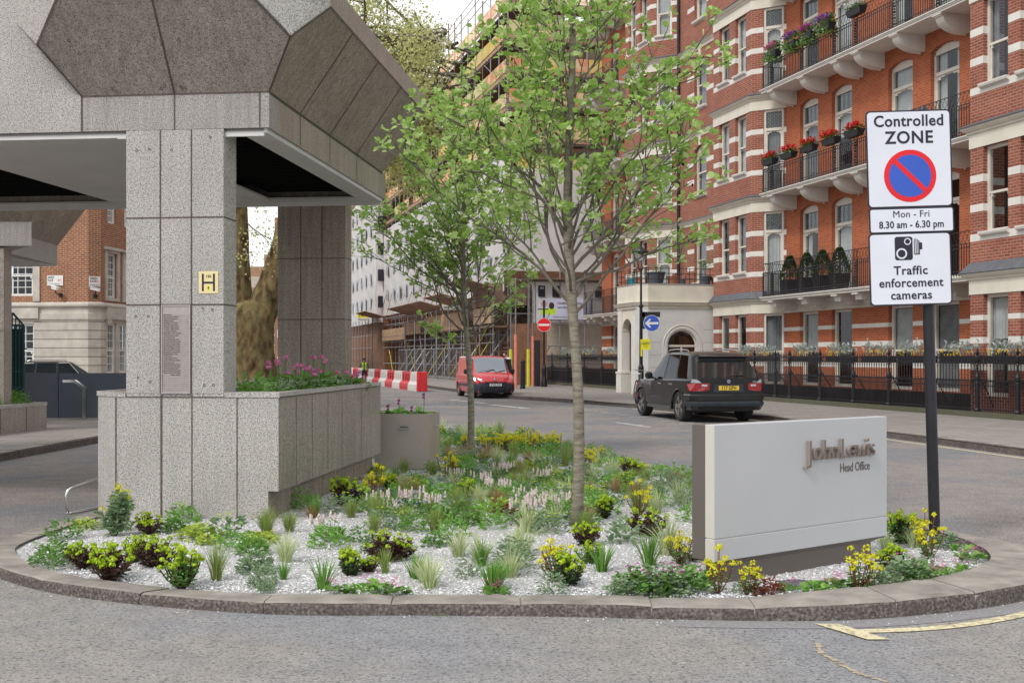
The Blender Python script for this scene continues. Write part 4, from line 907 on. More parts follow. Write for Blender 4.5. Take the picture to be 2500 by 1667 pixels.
# ------------------------------------------------------------ area railings in front of the block
def fence(xa, xb, posts, label, low=.0):
    f = thing('iron_fence', label, 'railings', (-xa, 18.62, .12), ST); y = 18.62; z = .12
    m = MB(); m.box(-xb, 18.5, z, -xa, 18.78, z + .10); m.box(-xb, 18.52, z + .10, -xa, 18.76, z + .13); m.build('plinth', 'kerb_mossy', f)
    z += .13; ps = sorted(posts)
    for a, b_ in zip(ps, ps[1:]):
        m = MB(); A, B_ = -b_ + .05, -a - .05
        for zz, h in ((.05, .03), (.62, .025), (.74, .03), (1.18, .03), (1.30, .035)): m.box(A, y - .014, z + zz, B_, y + .014, z + zz + h)
        n_ = max(2, round((b_ - a) / .062))
        for i in range(n_):
            x = A + (B_ - A) * (i + .5) / n_; m.box(x - .008, y - .008, z - .0, x + .008, y + .008, z + .785)
        n_ = max(2, round((b_ - a) / .125))
        for i in range(n_):
            x = A + (B_ - A) * (i + .5) / n_; m.lathe([(.012, .76), (.016, .80), (.011, .83), (.011, 1.10), (.022, 1.12), (.013, 1.15), (.013, 1.33), (.028, 1.36), (.011, 1.38), (.018, 1.40), (.001, 1.47)], (x, y, z), 5)
            if i < n_ - 1:
                x2 = x + (B_ - A) / n_ / 2
                for q in range(6): a0, a1 = q * 1.0472, (q + 1) * 1.0472; m.quad((x2 + .035 * math.cos(a0), y - .004, z + 1.255 + .035 * math.sin(a0)), (x2 + .035 * math.cos(a1), y - .004, z + 1.255 + .035 * math.sin(a1)), (x2 + .022 * math.cos(a1), y - .004, z + 1.255 + .022 * math.sin(a1)), (x2 + .022 * math.cos(a0), y - .004, z + 1.255 + .022 * math.sin(a0)))
        m.build('railing_panel', 'iron_black', f)
    for s in ps:
        m = MB(); m.lathe([(.075, 0), (.075, .05), (.055, .08), (.052, .72), (.04, .74), (.06, .76), (.066, .80), (.062, .86), (.04, .92), (.028, .97), (.026, 1.12), (.045, 1.15), (.03, 1.18), (.05, 1.26), (.05, 1.34), (.024, 1.37), (.045, 1.42), (.05, 1.455), (.022, 1.48), (.03, 1.50), (.016, 1.54), (.001, 1.60)], (-s, y, z), 10); m.build('post', 'iron_black', f)
        m = MB(); m.tube([(-s, y, z + .95), (-s - .25, y + .5, z + .45), (-s - .3, y + .7, z + .1)], .016, 5); m.build('stay', 'iron_black', f)
    return f
mat('kerb_mossy', (.15, .145, .11), .25, 5, .9, c2=(.09, .095, .05), bump=.3)
FN = 18.62
def sP(px, n=FN): a = (px - 1250) / 2800; Y = n / (.9628 * a + .2704); return Y * (.9628 - .2704 * a)
near = [sP(p) for p in (1842, 1893, 1928, 2002, 2083, 2170, 2386)] 
fence(17.5, 41.6, [17.8, 20.2, 22.6] + [s for s in near] + [sP(2275), 41.4, 39.6], 'long black iron area railings on a mossy kerb, right of the parked black car')
fence(45.6, 63, [45.7, 48.3, 50.7, 53.2, 55.8, 58.4, 61, 63], 'black iron area railings on a stone kerb between the porch and the scaffolding')
m = MB(); m.box(-46.9, 18.45, .12, -44.5, 18.75, .98); m.build('low_wall', 'stone_cream', None, (-45.7, 18.6, .12), ST)
tag(bpy.data.objects['low_wall'], 'low cream rendered wall left of the arched porch', 'wall')
m = MB(); m.box(-62.5, 19.6, .1, -21, 19.65, .62); S(m.build('basement_dark_sheet', 'room_dark', None, (-40, 19.6, .1), ST))  # dark sheet standing in for the shade of the basement area

mat('letter_face', (.24, .19, .165), .15, 12, .35, .5)
# ------------------------------------------------------------ monolith sign
ML = Fr(math.atan2(1.14, 1.52), 1.344, 7.62)
mo = thing('company_sign', 'white slab sign reading John Lewis Head Office on a taupe plinth in the gravel', 'sign', (.95, .1, .07), ML)
m = MB(); m.cbox(0, 0, .385, 1.9, .086, 1.144, .004); m.cbox(0, 0, .232, 1.9, .086, .381, .004); m.box(.005, .006, .38, 1.895, .08, .386)
o = m.build('slab', ['cream_panel', 'cream_edge_lit'], mo)
for p in o.data.polygons:
    if abs(p.normal.x) > .8 and p.center.x < 0: p.material_index = 1  # left end painted lighter and warmer, imitating light from the left
m = MB(); m.box(.002, .0865, .236, 1.898, .205, 1.138); m.build('back_panel', 'taupe', mo)
m = MB(); m.box(.12, .03, .02, 1.74, .19, .20); m.add([(.12, .03, .2), (1.74, .03, .2), (1.9, .003, .231), (0, .003, .231), (.12, .19, .2), (1.74, .19, .2), (1.9, .2, .231), (0, .2, .231)], [(0, 1, 2, 3), (1, 5, 6, 2), (5, 4, 7, 6), (4, 0, 3, 7)]); m.build('plinth', 'taupe', mo)
def solid_letters(parent, word, x, z, size, dep, matn, mname='letter', bold=0, stretch=1, y=0):
    return text(word, size, matn, parent, face_mtx((x, -dep - y, z), (1, 0, 0)), mname, dep, bold, 'LEFT', stretch)
def lett(parent, shapes, y0, y1, matn, name):
    for nm, pcs in shapes:
        m = MB()
        for p in pcs: m.extr([(x, y0, z) for x, z in p], (0, y1 - y0, 0))
        o = m.build(name, [matn, 'letter_face'], parent)
        for q in o.data.polygons:
            if q.normal.y < -.9: q.material_index = 1
def px_m(px, py):   # a point of the front face, from its place on the face
    a = (px - 1250) / 2800; c, s_ = math.cos(ML.a), math.sin(ML.a); t = (a * ML.oy - ML.ox) / (c - a * s_); Y = ML.oy + t * s_; return t, 1.6 - (py - 870) * Y / 2800
x0, _ = px_m(1974, 1080); _, bz = px_m(2055, 1116)
def ring(cx, cz, rx, rz, w, a0=0, a1=360, n=18):
    out = []
    for i in range(n):
        t0, t1 = R(a0 + (a1 - a0) * i / n), R(a0 + (a1 - a0) * (i + 1) / n)
        out.append([(cx + (rx - w) * math.cos(t0), cz + (rz - w) * math.sin(t0)), (cx + rx * math.cos(t0), cz + rz * math.sin(t0)), (cx + rx * math.cos(t1), cz + rz * math.sin(t1)), (cx + (rx - w) * math.cos(t1), cz + (rz - w) * math.sin(t1))])
    return out
def bar(xa, za, xb, zb, w): 
    d = Vector((xb - xa, zb - za)).normalized(); n_ = Vector((-d.y, d.x)) * w / 2; return [(xa - n_.x, za - n_.y), (xb - n_.x, zb - n_.y), (xb + n_.x, zb + n_.y), (xa + n_.x, za + n_.y)]
def rect(a, b_, c_, d): return [(a, b_), (c_, b_), (c_, d), (a, d)]
def jl(x, z, u):           # x left of J, baseline z, u = x-height
    w = u * .205; cap = u * 1.62; S_ = []
    S_.append(('J', [rect(x + .10 * u, z - u * .5, x + .10 * u + w * 1.2, z + cap), bar(x - .35 * u, z - u * .60, x + .22 * u, z - u * .50, w * .8)])); x += .70 * u
    S_.append(('o', ring(x + .5 * u, z + .5 * u, .54 * u, .52 * u, w))); x += 1.28 * u
    S_.append(('h', [rect(x, z, x + w, z + cap)] + ring(x + .44 * u, z + .58 * u, .44 * u, .44 * u, w * .9, 0, 170, 10) + [rect(x + .88 * u - w, z, x + .88 * u, z + .6 * u)])); x += 1.14 * u
    S_.append(('n', [rect(x, z, x + w, z + u)] + ring(x + .44 * u, z + .58 * u, .44 * u, .44 * u, w * .9, 0, 170, 10) + [rect(x + .88 * u - w, z, x + .88 * u, z + .6 * u)])); x += 1.22 * u
    S_.append(('L', [rect(x, z, x + w * 1.2, z + cap), rect(x + w, z, x + .85 * u, z + w * .8)])); x += 1.0 * u
    S_.append(('e', ring(x + .5 * u, z + .5 * u, .52 * u, .52 * u, w * .85, 20, 330) + [rect(x + .12 * u, z + .42 * u, x + .96 * u, z + .58 * u)])); x += 1.08 * u
    S_.append(('w', [bar(x + .08 * u, z + u, x + .36 * u, z, w * .8), bar(x + .36 * u, z, x + .66 * u, z + .9 * u, w * .7), bar(x + .66 * u, z + .9 * u, x + .95 * u, z, w * .7), bar(x + .95 * u, z, x + 1.24 * u, z + u, w * .8)])); x += 1.46 * u
    S_.append(('i', [rect(x, z, x + w, z + u)] + ring(x + w / 2, z + 1.38 * u, w * .7, w * .7, w * .6, 0, 360, 10))); x += .48 * u
    S_.append(('s', ring(x + .32 * u, z + .74 * u, .3 * u, .27 * u, w * .8, 20, 270, 10) + ring(x + .32 * u, z + .27 * u, .32 * u, .28 * u, w * .8, -160, 90, 10)))
    return S_
lett(mo, jl(x0 - .03, bz, .086), -.03, -.001, 'letter_metal', 'letter')
xh, _ = px_m(2050, 1140)
text('Head Office', .092, 'taupe', mo, face_mtx((xh, -.002, px_m(2090, 1139)[1]), (1, 0, 0)), 'lettering', .0015, .0, 'LEFT', .80)

# ------------------------------------------------------------ controlled zone sign on its pole
ZS = thing('traffic_sign', 'tall black pole with white Controlled ZONE no waiting plate and Traffic enforcement cameras plate', 'road sign', (3.46, 9.38, .06), W)
lean = Matrix.Translation((3.46, 9.38, .06)) @ Matrix.Rotation(R(-1.65), 4, 'Y') @ Matrix.Translation((-3.46, -9.38, -.06))
m = MB(); m.M = lean; m.lathe([(.052, 0), (.052, .03), (.0445, .04), (.0445, 3.55), (.03, 3.58)], (3.46, 9.38, .06), 20); m.build('pole', mat('pole_black', (.016, .016, .022), .2, 14, .38), ZS, smooth=False)
def rrect(x0, z0, x1, z1, r, y, n=5):
    P = []
    for cx, cz, a in ((x1 - r, z0 + r, -90), (x1 - r, z1 - r, 0), (x0 + r, z1 - r, 90), (x0 + r, z0 + r, 180)):
        for i in range(n + 1): t = R(a + 90 * i / n); P.append((cx + r * math.cos(t), y, cz + r * math.sin(t)))
    return P
def plate(x0, z0, x1, z1, yf, br=.012, r=.035, face='sign_white'):
    m = MB(); m.M = lean; m.extr(rrect(x0, z0, x1, z1, r, yf), (0, .006, 0)); pl_ = m.build('sign_plate', 'sign_black', ZS)
    m = MB(); m.M = lean; m.extr(rrect(x0 + br, z0 + br, x1 - br, z1 - br, r - br * .6, yf - .0022), (0, .002, 0)); m.build('plate_face', face, pl_); return pl_
yf = 9.30; k = yf / 2800
X = lambda px: (px - 1250) * k; Z = lambda py: 1.6 - (py - 870) * k
# pixel-true sizes taken once from the photograph, un-rotated about the pole foot
x0, x1 = 2.966, 3.656
p1 = plate(x0, 2.812, x1, 3.60, yf); p2 = plate(x0 + .006, 2.606, x1 + .006, 2.812, yf, r=.022); p3 = plate(x0 - .004, 2.020, x1 - .026, 2.609, yf)
cxp = (x0 + x1) / 2 + .003
def T_(s, size, z, par, x=cxp, bold=.0012, sx=1, space=1.02): text(s, size, 'sign_black', par, lean @ face_mtx((x, yf - .0035, z), (1, 0, 0)), 'lettering', .0008, bold, 'CENTER', sx, space)
T_('Controlled', .128, 3.510, p1, bold=.0026, sx=.95, space=1.05); T_('ZONE', .140, 3.375, p1, bold=.003, sx=.97, space=1.08)
T_('Mon - Fri', .078, 2.757, p2, bold=0); T_('8.30 am - 6.30 pm', .080, 2.672, p2, sx=.88, bold=.0014)
cx3 = cxp - .017
T_('Traffic', .098, 2.300, p3, cx3, .0018, space=1.08); T_('enforcement', .098, 2.200, p3, cx3, .0018, .97, 1.06); T_('cameras', .098, 2.100, p3, cx3, .0018, .98, 1.06)
def disc(cx, cz, r, y, th=.001, n=40): return [(cx + r * math.cos(2 * math.pi * i / n), y, cz + r * math.sin(2 * math.pi * i / n)) for i in range(n)]
m = MB(); m.M = lean; cz = 3.068; m.extr(disc(cxp, cz, .212, yf - .0042), (0, .0015, 0)); m.build('roundel', 'sign_red', p1)
m = MB(); m.M = lean; m.extr(disc(cxp, cz, .171, yf - .0052), (0, .0008, 0)); m.build('roundel_field', 'sign_blue', p1)
m = MB(); m.M = lean; d = .18; w_ = .0195 / 1; q = Vector((1, 0, 1)).normalized() * w_
m.extr([(cxp - .125 - q.x, yf - .0066, cz + .125 - q.z), (cxp + .125 - q.x, yf - .0066, cz - .125 - q.z), (cxp + .125 + q.x, yf - .0066, cz - .125 + q.z), (cxp - .125 + q.x, yf - .0066, cz + .125 + q.z)], (0, .0012, 0)); m.build('diagonal_bar', 'sign_red', p1)
# camera pictogram
cx, cz = cx3 - .052, 2.482
m = MB(); m.M = lean; m.extr(rrect(cx - .072, cz - .095, cx + .072, cz + .095, .02, yf - .004), (0, .001, 0)); m.build('camera_symbol', 'sign_black', p3)
m = MB(); m.M = lean
for a, b_, r0 in ((.032, .055, .028), (-.018, -.042, .044)):
    for i in range(24):
        t0, t1 = R(i * 15), R(i * 15 + 15); y = yf - .0046
        for ra, rb in ((r0, r0 * .72), ) : m.quad((cx + a + ra * math.cos(t0), y, cz + b_ + ra * math.sin(t0)), (cx + a + ra * math.cos(t1), y, cz + b_ + ra * math.sin(t1)), (cx + a + rb * math.cos(t1), y, cz + b_ + rb * math.sin(t1)), (cx + a + rb * math.cos(t0), y, cz + b_ + rb * math.sin(t0)))
m.build('lens_ring', 'sign_white', p3)
m = MB(); m.M = lean
for x_, zt, zb in ((.084, .078, -.052), (.098, .078, -.052), (.112, .07, -.052)): m.extr(rrect(cx + x_, cz + zb, cx + x_ + .006, cz + zt, .001, yf - .004, 1), (0, .001, 0))
m.extr([(cx + .122, yf - .004, cz + .062), (cx + .128, yf - .004, cz + .062), (cx + .128, yf - .004, cz + .045), (cx + .150, yf - .004, cz + .045), (cx + .150, yf - .004, cz - .012), (cx + .130, yf - .004, cz - .012), (cx + .130, yf - .004, cz - .052), (cx + .084, yf - .004, cz - .052), (cx + .084, yf - .004, cz - .046), (cx + .122, yf - .004, cz - .046)], (0, .001, 0)); m.build('camera_symbol', 'sign_black', p3)

# ------------------------------------------------------------ stainless planter box, lectern, hoop, barrier panels, gate
GS = Fr(GR.a, -1.865, 15.55)
sp = thing('steel_planter', 'square brushed steel planter with pink flowers behind the plant bed', 'planter', (.37, .4, .08), GS)
m = MB(); w_ = .75; 
for a in ((0, 0, .08, w_, .02, .815), (w_ - .02, .02, .08, w_, .82, .815), (0, .02, .08, .02, .82, .815), (.02, .80, .08, w_ - .02, .82, .815)): m.box(*a)
for a in ((0, 0, .815, w_, .03, .822), (w_ - .03, .03, .815, w_, .82, .822), (0, .03, .815, .03, .82, .822), (.03, .79, .815, w_ - .03, .82, .822)): m.box(*a)
m.build('box', 'brushed_steel', sp); m = MB(); m.box(.02, .02, .74, w_ - .02, .80, .76); m.build('soil', 'soil', sp)
for (x_, y_, dx, dy) in ((.33, 0, .15, 0), (w_, .35, 0, .15)):
    m = MB(); 
    if dx: m.extr([(x_, -.001, .655), (x_ + dx, -.001, .655), (x_ + dx, -.05, .635), (x_, -.05, .635)], (0, 0, -.01)); m.box(x_, -.052, .62, x_ + .01, -.001, .66); m.box(x_ + dx - .01, -.052, .62, x_ + dx, -.001, .66); m.box(x_ - .01, -.004, .61, x_ + dx + .01, -.001, .675)
    else: m.extr([(x_ + .001, y_, .655), (x_ + .001, y_ + dy, .655), (x_ + .05, y_ + dy, .635), (x_ + .05, y_, .635)], (0, 0, -.01)); m.box(x_ + .001, y_, .62, x_ + .05, y_ + .01, .66)
    m.build('lifting_lug', 'steel_bright', sp)
# hoop of steel left of the base
hp = MB(); c0 = GR.w(-.42, .55, 0); A_ = Vector((-4.33, 11.15, 0)); B_ = Vector((-4.08, 11.45, 0))
P = []
for t_, z_ in ((1, .40), (.25, .335), (.08, .31), (0, .26), (0, .14), (.04, .09), (.12, .075), (1, .10)):
    p = A_.lerp(B_, t_); P.append((p.x, p.y, z_))
P = [tuple(v) for v in cat([Vector(p) for p in P], 4)]; hp.tube(P, .017, 8); tag(hp.build('steel_hoop', 'steel_bright', None, (-4.3, 11.15, .085), smooth=True), 'bent stainless steel hoop rail low against the planter foot', 'hoop rail')
m = MB(); q = [(-10.56, 27.0, 1.02), (-10.28, 27.0, 1.02), (-10.06, 27.0, .84)]
m.extr([(-10.56, 26.95, 1.05), (-10.28, 26.95, 1.05), (-10.02, 26.95, .86), (-10.02, 26.95, .12), (-10.10, 26.95, .12), (-10.10, 26.95, .84), (-10.30, 26.95, .99), (-10.56, 26.95, .99)], (0, .12, 0))
tag(m.build('reader_post', 'steel_bright', None, (-10.06, 27, .12)), 'steel access post with a bent top in front of the slate grey barrier', 'post')
wb = thing('barrier_wall', 'slate grey solid barrier panels hiding the lower half of a black estate car', 'barrier', (-10.9, 27.6, .12), W)
for a, b_ in (((-12.3, 28.0), (-10.87, 27.45)), ((-10.85, 27.45), (-8.9, 27.95))):
    m = MB(); a, b_ = Vector(a), Vector(b_); n_ = Vector(((b_ - a).y, -(b_ - a).x)).normalized() * .05; m.extr([(a.x, a.y, .13), (b_.x, b_.y, .13), (b_.x - n_.x, b_.y - n_.y, .13), (a.x - n_.x, a.y - n_.y, .13)], (0, 0, 1.07)); m.build('panel', 'barrier_grey', wb)
gt = thing('metal_gate', 'dark green vertical bar gate with a sloping top beside the stone house', 'gate', (-11.0, 25, .12), W)
m = MB(); m.M = Matrix.Translation((-10.62, 24.9, 0)) @ Matrix.Rotation(R(20), 4, 'Z')
for i in range(9):
    x = -.55 + i * .068; zt = 2.52 if i < 6 else 2.52 - (i - 5) * .075; m.box(x - .012, -.012, .12, x + .012, .012, zt)
for z in (.9, 1.25, 2.25): m.box(-.57, -.02, z, .02, .02, z + .04)
m.box(-.58, -.03, .12, -.54, .03, 2.56); m.extr([(-.56, -.03, 2.5), (-.20, -.03, 2.5), (.0, -.03, 2.26), (.0, -.03, .12), (.035, -.03, .12), (.035, -.03, 2.28), (-.18, -.03, 2.55), (-.56, -.03, 2.55)], (0, .06, 0)); m.box(-.54, .035, .12, 0, .04, 2.2); m.build('bars', 'gate_green', gt)
m = MB(); m.M = Matrix.Translation((-10.62, 24.9, 0)) @ Matrix.Rotation(R(20), 4, 'Z'); m.box(-.01, -.06, 1.75, .08, .03, 1.78); m.build('latch', 'gate_green', gt)

# ------------------------------------------------------------ brick corner house on the left
LB = Fr(GR.a, -16.3, 45)
hb_ = thing('brick_corner_house', 'brick corner house with a banded pale stone ground floor and white sash windows', 'building', (-3, 0, 0), LB)
def house_wall(A, B, ops_g, ops_u, zc=3.55):
    P, _, _ = wall(A, B, .05, zc, ops_g, ('portland', 'portland'), [], .18, hb_, 'stone_wall')
    P2, _, _ = wall(A, B, zc, 14, ops_u, ('brick_left', 'brick_left'), [], .18, hb_, 'brick_wall')
    for o in ops_g: window(P, *o, depth=.18, root=hb_, fm='paint_white', muntin=(3, 6), curt='net' if rw.random() < .3 else 'none')
    for o in ops_u: window(P2, *o, depth=.18, root=hb_, fm='paint_white', muntin=(3, 6), curt='none')
ug = [(.55, 1.35, .9, 2.95, 0), (1.65, 2.45, .9, 2.95, 0), (4.2, 5.0, .9, 2.95, 0), (5.6, 6.4, .9, 2.95, 0)]
uu = [(.55, 1.40, 3.95, 5.75, 0), (2.1, 2.95, 3.95, 5.75, 0), (4.2, 5.0, 3.95, 5.75, 0), (.6, 1.35, 6.95, 8.5, 0), (2.1, 2.9, 6.95, 8.5, 0)]
# walk so that the inward side is to the left-hand normal: travel -x along the front, -y along the flank
Lf = 16.0
house_wall((0, 16), (0, .35), [(15.65 - b_, 15.65 - a, *r_) for a, b_, *r_ in ug], [(15.65 - b_, 15.65 - a, *r_) for a, b_, *r_ in uu])
house_wall((0, .35), (-.35, 0), [], []); house_wall((-.35, 0), (-1.22, 0), [], [])
house_wall((-1.22, 0), (-1.28, .16), [], []); house_wall((-1.28, .16), (-12, .16), [(1.40, 2.55, .9, 2.9, 0), (4, 5.2, .9, 2.9, 0)], [(1.42, 2.55, 4.0, 5.75, 0), (4, 5.2, 4.0, 5.75, 0)])
pth = [(0, 16), (0, .35), (-.35, 0), (-1.22, 0), (-1.28, .16), (-12, .16)]
m = MB(); m.sweep(pth, [(0, 3.55), (-.10, 3.56), (-.12, 3.62), (-.10, 3.68), (-.06, 3.72), (0, 3.75)]); m.sweep(pth, [(0, 3.05), (-.04, 3.06), (-.04, 3.30), (0, 3.32)]); m.build('stone_cornice', 'portland', hb_)
m = MB()
for k in range(9): z = .2 + k * .345; m.sweep([(0, .8), (0, .35), (-.35, 0), (-1.22, 0), (-1.28, .16), (-2.7, .16)], [(-.002, z), (-.004, z), (-.004, z + .028), (-.002, z + .028)])
m.build('stone_groove', mat('groove_dark', (.17, .15, .13), .1, 3, .9), hb_)
for a, b_, z0, z1, _ in uu[:3]:
    m = MB()
    for u0, u1, za, zb in ((a - .2, a, z0 - .12, z1 + .12), (b_, b_ + .2, z0 - .12, z1 + .12), (a, b_, z1, z1 + .12), (a, b_, z0 - .12, z0)): m.box(-.02, .35 + u0, za, .05, .35 + u1, zb)
    m.box(-.02, .35 + a - .3, z1 + .121, .14, .35 + b_ + .3, z1 + .22); m.build('window_surround', 'portland', hb_)
for a, b_ in ((1.42, 2.55), (4, 5.2)):
    m = MB()
    for u0, u1, za, zb in ((a - .28, a, 3.78, 5.95), (b_, b_ + .28, 3.78, 5.95), (a, b_, 5.75, 5.95)): m.box(-1.28 - u0, .10, za, -1.28 - u1, .17, zb)
    m.build('window_surround', 'portland', hb_)

m = MB()
for u in (.35, 3.4): m.box(0, .35 + u, 3.1, .12, .35 + u + 2.4, 3.55)
m.box(-4.1, .04, 3.1, -2.45, .16, 3.52)
for u in (.42, 2.6): m.box(0, .35 + u, 2.92, .2, .35 + u + .12, 3.1)
m.build('balconette', 'portland', hb_)
m = MB(); m.box(-12, .5, 13.9, -.3, 16, 14); m.build('roof', 'slate', hb_)
def streetsign(p, xd, l1, l2, lab, wd=.62, hg=.37, red=None):
    o = thing('street_name_sign', lab, 'street sign', p, LB); M_ = face_mtx(p, xd)
    m = MB(); m.M = M_; m.box(-wd / 2, -hg / 2, 0, wd / 2, hg / 2, .02); m.build('plate', 'paint_white', o)
    m = MB(); m.M = M_; m.box(-wd / 2 + .02, -hg / 2 + .085, .0205, wd / 2 - .02, -hg / 2 + .091, .022); m.build('rule', 'sign_black', o)
    text(l1, .125, 'sign_black', o, M_ @ Matrix.Translation((-wd / 2 + .03, hg / 2 - .08, .022)), 'lettering', .001, .002, 'LEFT', .62 if len(l1) < 8 else .56)
    text(l2, .125, 'sign_black', o, M_ @ Matrix.Translation((-wd / 2 + .03, hg / 2 - .20, .022)), 'lettering', .001, .002, 'LEFT', .62)
    text('SW1', .12, 'sign_red', o, M_ @ Matrix.Translation((wd / 2 - .22, hg / 2 - .20, .022)), 'postcode', .001, .002, 'LEFT', .66)
    text('CITY OF WESTMINSTER', .05, 'sign_black', o, M_ @ Matrix.Translation((0, -hg / 2 + .045, .022)), 'lettering', .001, 0, 'CENTER', .75)
streetsign((-1.78, .14, 4.60), (1, 0, 0), 'ASHLEY', 'PLACE', 'white ASHLEY PLACE street sign on the brick of the corner house', .66, .40)
streetsign((-.165, .165, 4.55), (.707, .707, 0), 'CARLISLE', 'PLACE', 'white CARLISLE PLACE street sign on the chamfered corner of the house', .44, .40)
for p, rz, lab in (((-1.45, -.05, 4.2), -.5, 'white security camera under the ASHLEY PLACE sign'), ((-.0, .02, 4.15), .4, 'white security camera under the CARLISLE PLACE sign')):
    o = thing('security_camera', lab, 'camera', p, LB); M_ = Matrix.Translation(p) @ Matrix.Rotation(rz, 4, 'Z') @ Matrix.Rotation(R(14), 4, 'Y')
    m = MB(); m.M = M_; m.cbox(-.25, -.28, 0, .12, -.14, .12, .015); m.box(-.30, -.30, .1, .12, -.12, .125); m.build('housing', 'paint_white', o)
    m = MB(); m.M = M_; m.tube([(0, .06, -.2), (0, -.2, -.12), (-.05, -.21, 0)], .025, 6); m.box(-.08, .0, -.28, .08, .06, -.12); m.build('bracket', 'black_plastic', o)
# distant flats beyond the plane tree
fb = thing('brick_flats', 'distant tan brick flats seen between the plane tree and the rear column', 'building', (-19, 100, 0), W)
m = MB(); m.box(-30, 100, 0, -17.6, 112, 7.6); m.box(-30, 101, 7.6, -20.6, 108, 9.5); m.box(-21.4, 99, 9.5, -21.0, 104, 10.4); m.build('wall', 'brick_far', fb)
m = MB(); m.box(-30, 100.8, 7.6, -20.55, 101.1, 8.6); m.build('parapet', 'portland', fb)
for i in range(5):
    for k in range(3):
        x = -28 + i * 2.05; z = 1.6 + k * 1.55 - .6
        m = MB(); m.box(x, 99.93, z, x + 1.3, 99.99, z + .95); f = m.build('window', 'paint_white', fb)
        for q in range(2): m = MB(); m.box(x + .08 + q * .6, 99.90, z + .1, x + .6 + q * .6, 99.925, z + .85); m.build('pane', mat('far_pane', (.12, .15, .18), .2, 2, .2) if 'far_pane' not in MT else 'far_pane', f)
fb2 = thing('brown_block', 'tall dark brown block at the edge of the rear column', 'building', (-16, 80, 0), W)
m = MB(); m.box(-17.8, 86, 0, -15.6, 92, 12); m.build('wall', 'brick_left', fb2)
for k in range(5): m = MB(); m.box(-17.6, 85.95, 1 + k * 2, -15.8, 85.99, 1.6 + k * 2); m.build('window_band', 'paint_white', fb2)
lp = thing('street_lamp', 'distant black street lamp behind the plane tree trunk', 'street lamp', (-11.9, 56, 0), W)
m = MB(); m.lathe([(.12, 0), (.12, .9), (.06, 1), (.05, 4.6), (.09, 4.62), (.02, 4.75), (.02, 5.1)], (-11.9, 56, 0), 8); m.build('pole', 'iron_black', lp)
m = MB(); m.lathe([(.03, 4.9), (.34, 4.62), (.36, 4.6), (.2, 4.58), (.12, 4.45)], (-11.9, 56, 0), 10); m.build('lamp_head', 'iron_black', lp)
m = MB(); m.box(-12.05, 55.8, 1.6, -11.75, 55.95, 2.4); m.build('notice_box', 'iron_black', lp)

# ------------------------------------------------------------ pavement lamp post with blue arrow and yellow notice
lx, ly = bg_(1565, 938)[0], bg_(1565, 938)[1]; lx, ly = (315 / 2800) * 40.5, 40.5
sl_ = thing('street_lamp', 'black lamp post with a lantern, on the pavement before the cream porch', 'street lamp', (lx, ly, .12), W)
m = MB(); m.lathe([(.16, 0), (.16, .25), (.10, .3), (.10, 1.1), (.065, 1.2), (.06, 2.4), (.055, 3.2), (.08, 3.22), (.08, 3.28), (.04, 3.32), (.036, 4.55), (.06, 4.57), (.035, 4.62)], (lx, ly, .12), 12); m.build('pole', 'iron_black', sl_)
m = MB(); m.tube([(lx, ly, 4.6), (lx - .10, ly, 4.72), (lx - .10, ly, 4.85)], .025, 6); m.tube([(lx, ly, 4.6), (lx + .08, ly, 4.72), (lx - .0, ly, 4.85)], .02, 6); m.build('scroll', 'iron_black', sl_)
m = MB(); m.lathe([(.10, 4.83), (.15, 5.0), (.17, 5.2), (.15, 5.22)], (lx - .03, ly, 0), 12); m.build('lantern_glass', 'lamp_glass', sl_)
m = MB(); m.lathe([(.15, 5.2), (.33, 5.24), (.33, 5.29), (.20, 5.36), (.10, 5.44), (.04, 5.52), (.05, 5.56), (.01, 5.66)], (lx - .03, ly, 0), 14)
for a in range(4): an = a * 1.57 + .4; m.tube([(lx - .03 + .1 * math.cos(an), ly + .1 * math.sin(an), 4.83), (lx - .03 + .17 * math.cos(an), ly + .17 * math.sin(an), 5.21)], .010, 4)
m.build('lantern_cap', 'iron_black', sl_)
def round_sign(name, lab, x, y, z, r, colr, parts, rot=0):
    o = thing(name, lab, 'road sign', (x, y, z), W); M_ = Matrix.Translation((x, y, z)) @ Matrix.Rotation(rot, 4, 'Z')
    m = MB(); m.M = M_; m.extr(disc(0, 0, r, 0), (0, .02, 0)); m.build('disc', 'sign_black' if name == 'x' else 'paint_white', o)
    m = MB(); m.M = M_; m.extr(disc(0, 0, r * .955, -.003), (0, .0028, 0)); m.build('face', colr, o)
    for nm, ps, mt_ in parts: m = MB(); m.M = M_; [m.extr([(a * r, -.0065, b_ * r) for a, b_ in p], (0, .003, 0)) for p in ps]; m.build(nm, mt_, o)
    return o
ax, ay = (1591 - 1250) / 2800 * 40.3, 40.3; azz = 1.6 + (870 - 789) * 40.3 / 2800
round_sign('arrow_sign', 'round blue sign with a white arrow pointing left, bracketed off the lamp post', ax, ay, azz, .287, 'sign_blue', [('arrow', [[(-.83, 0), (-.28, .52), (-.05, .52), (-.36, .14), (.82, .14), (.82, -.14), (-.36, -.14), (-.05, -.52), (-.28, -.52)]], 'paint_white')])
m = MB(); m.box(lx, ay + .03, azz + .22, ax + .3, ay + .12, azz + .40); m.box(lx + .02, ay + .03, azz - .2, lx + .12, ay + .1, azz + .4); m.build('sign_bracket', 'black_plastic', sl_)
yn = thing('warning_notice', 'yellow notice strapped to the lamp post below the blue arrow', 'notice', (lx + .12, ly - .15, 2.1), W)
m = MB(); M_ = Matrix.Translation((lx + .14, ly - .14, 2.02)) @ Matrix.Rotation(R(-4), 4, 'Y'); m.M = M_; m.box(-.17, 0, -.19, .17, .01, .19); m.build('board', 'sign_yellow', yn); m = MB(); m.box(lx - .03, ly - .12, 1.6, lx + .03, ly - .1, 1.95); m.build('tail', 'sign_yellow', yn)
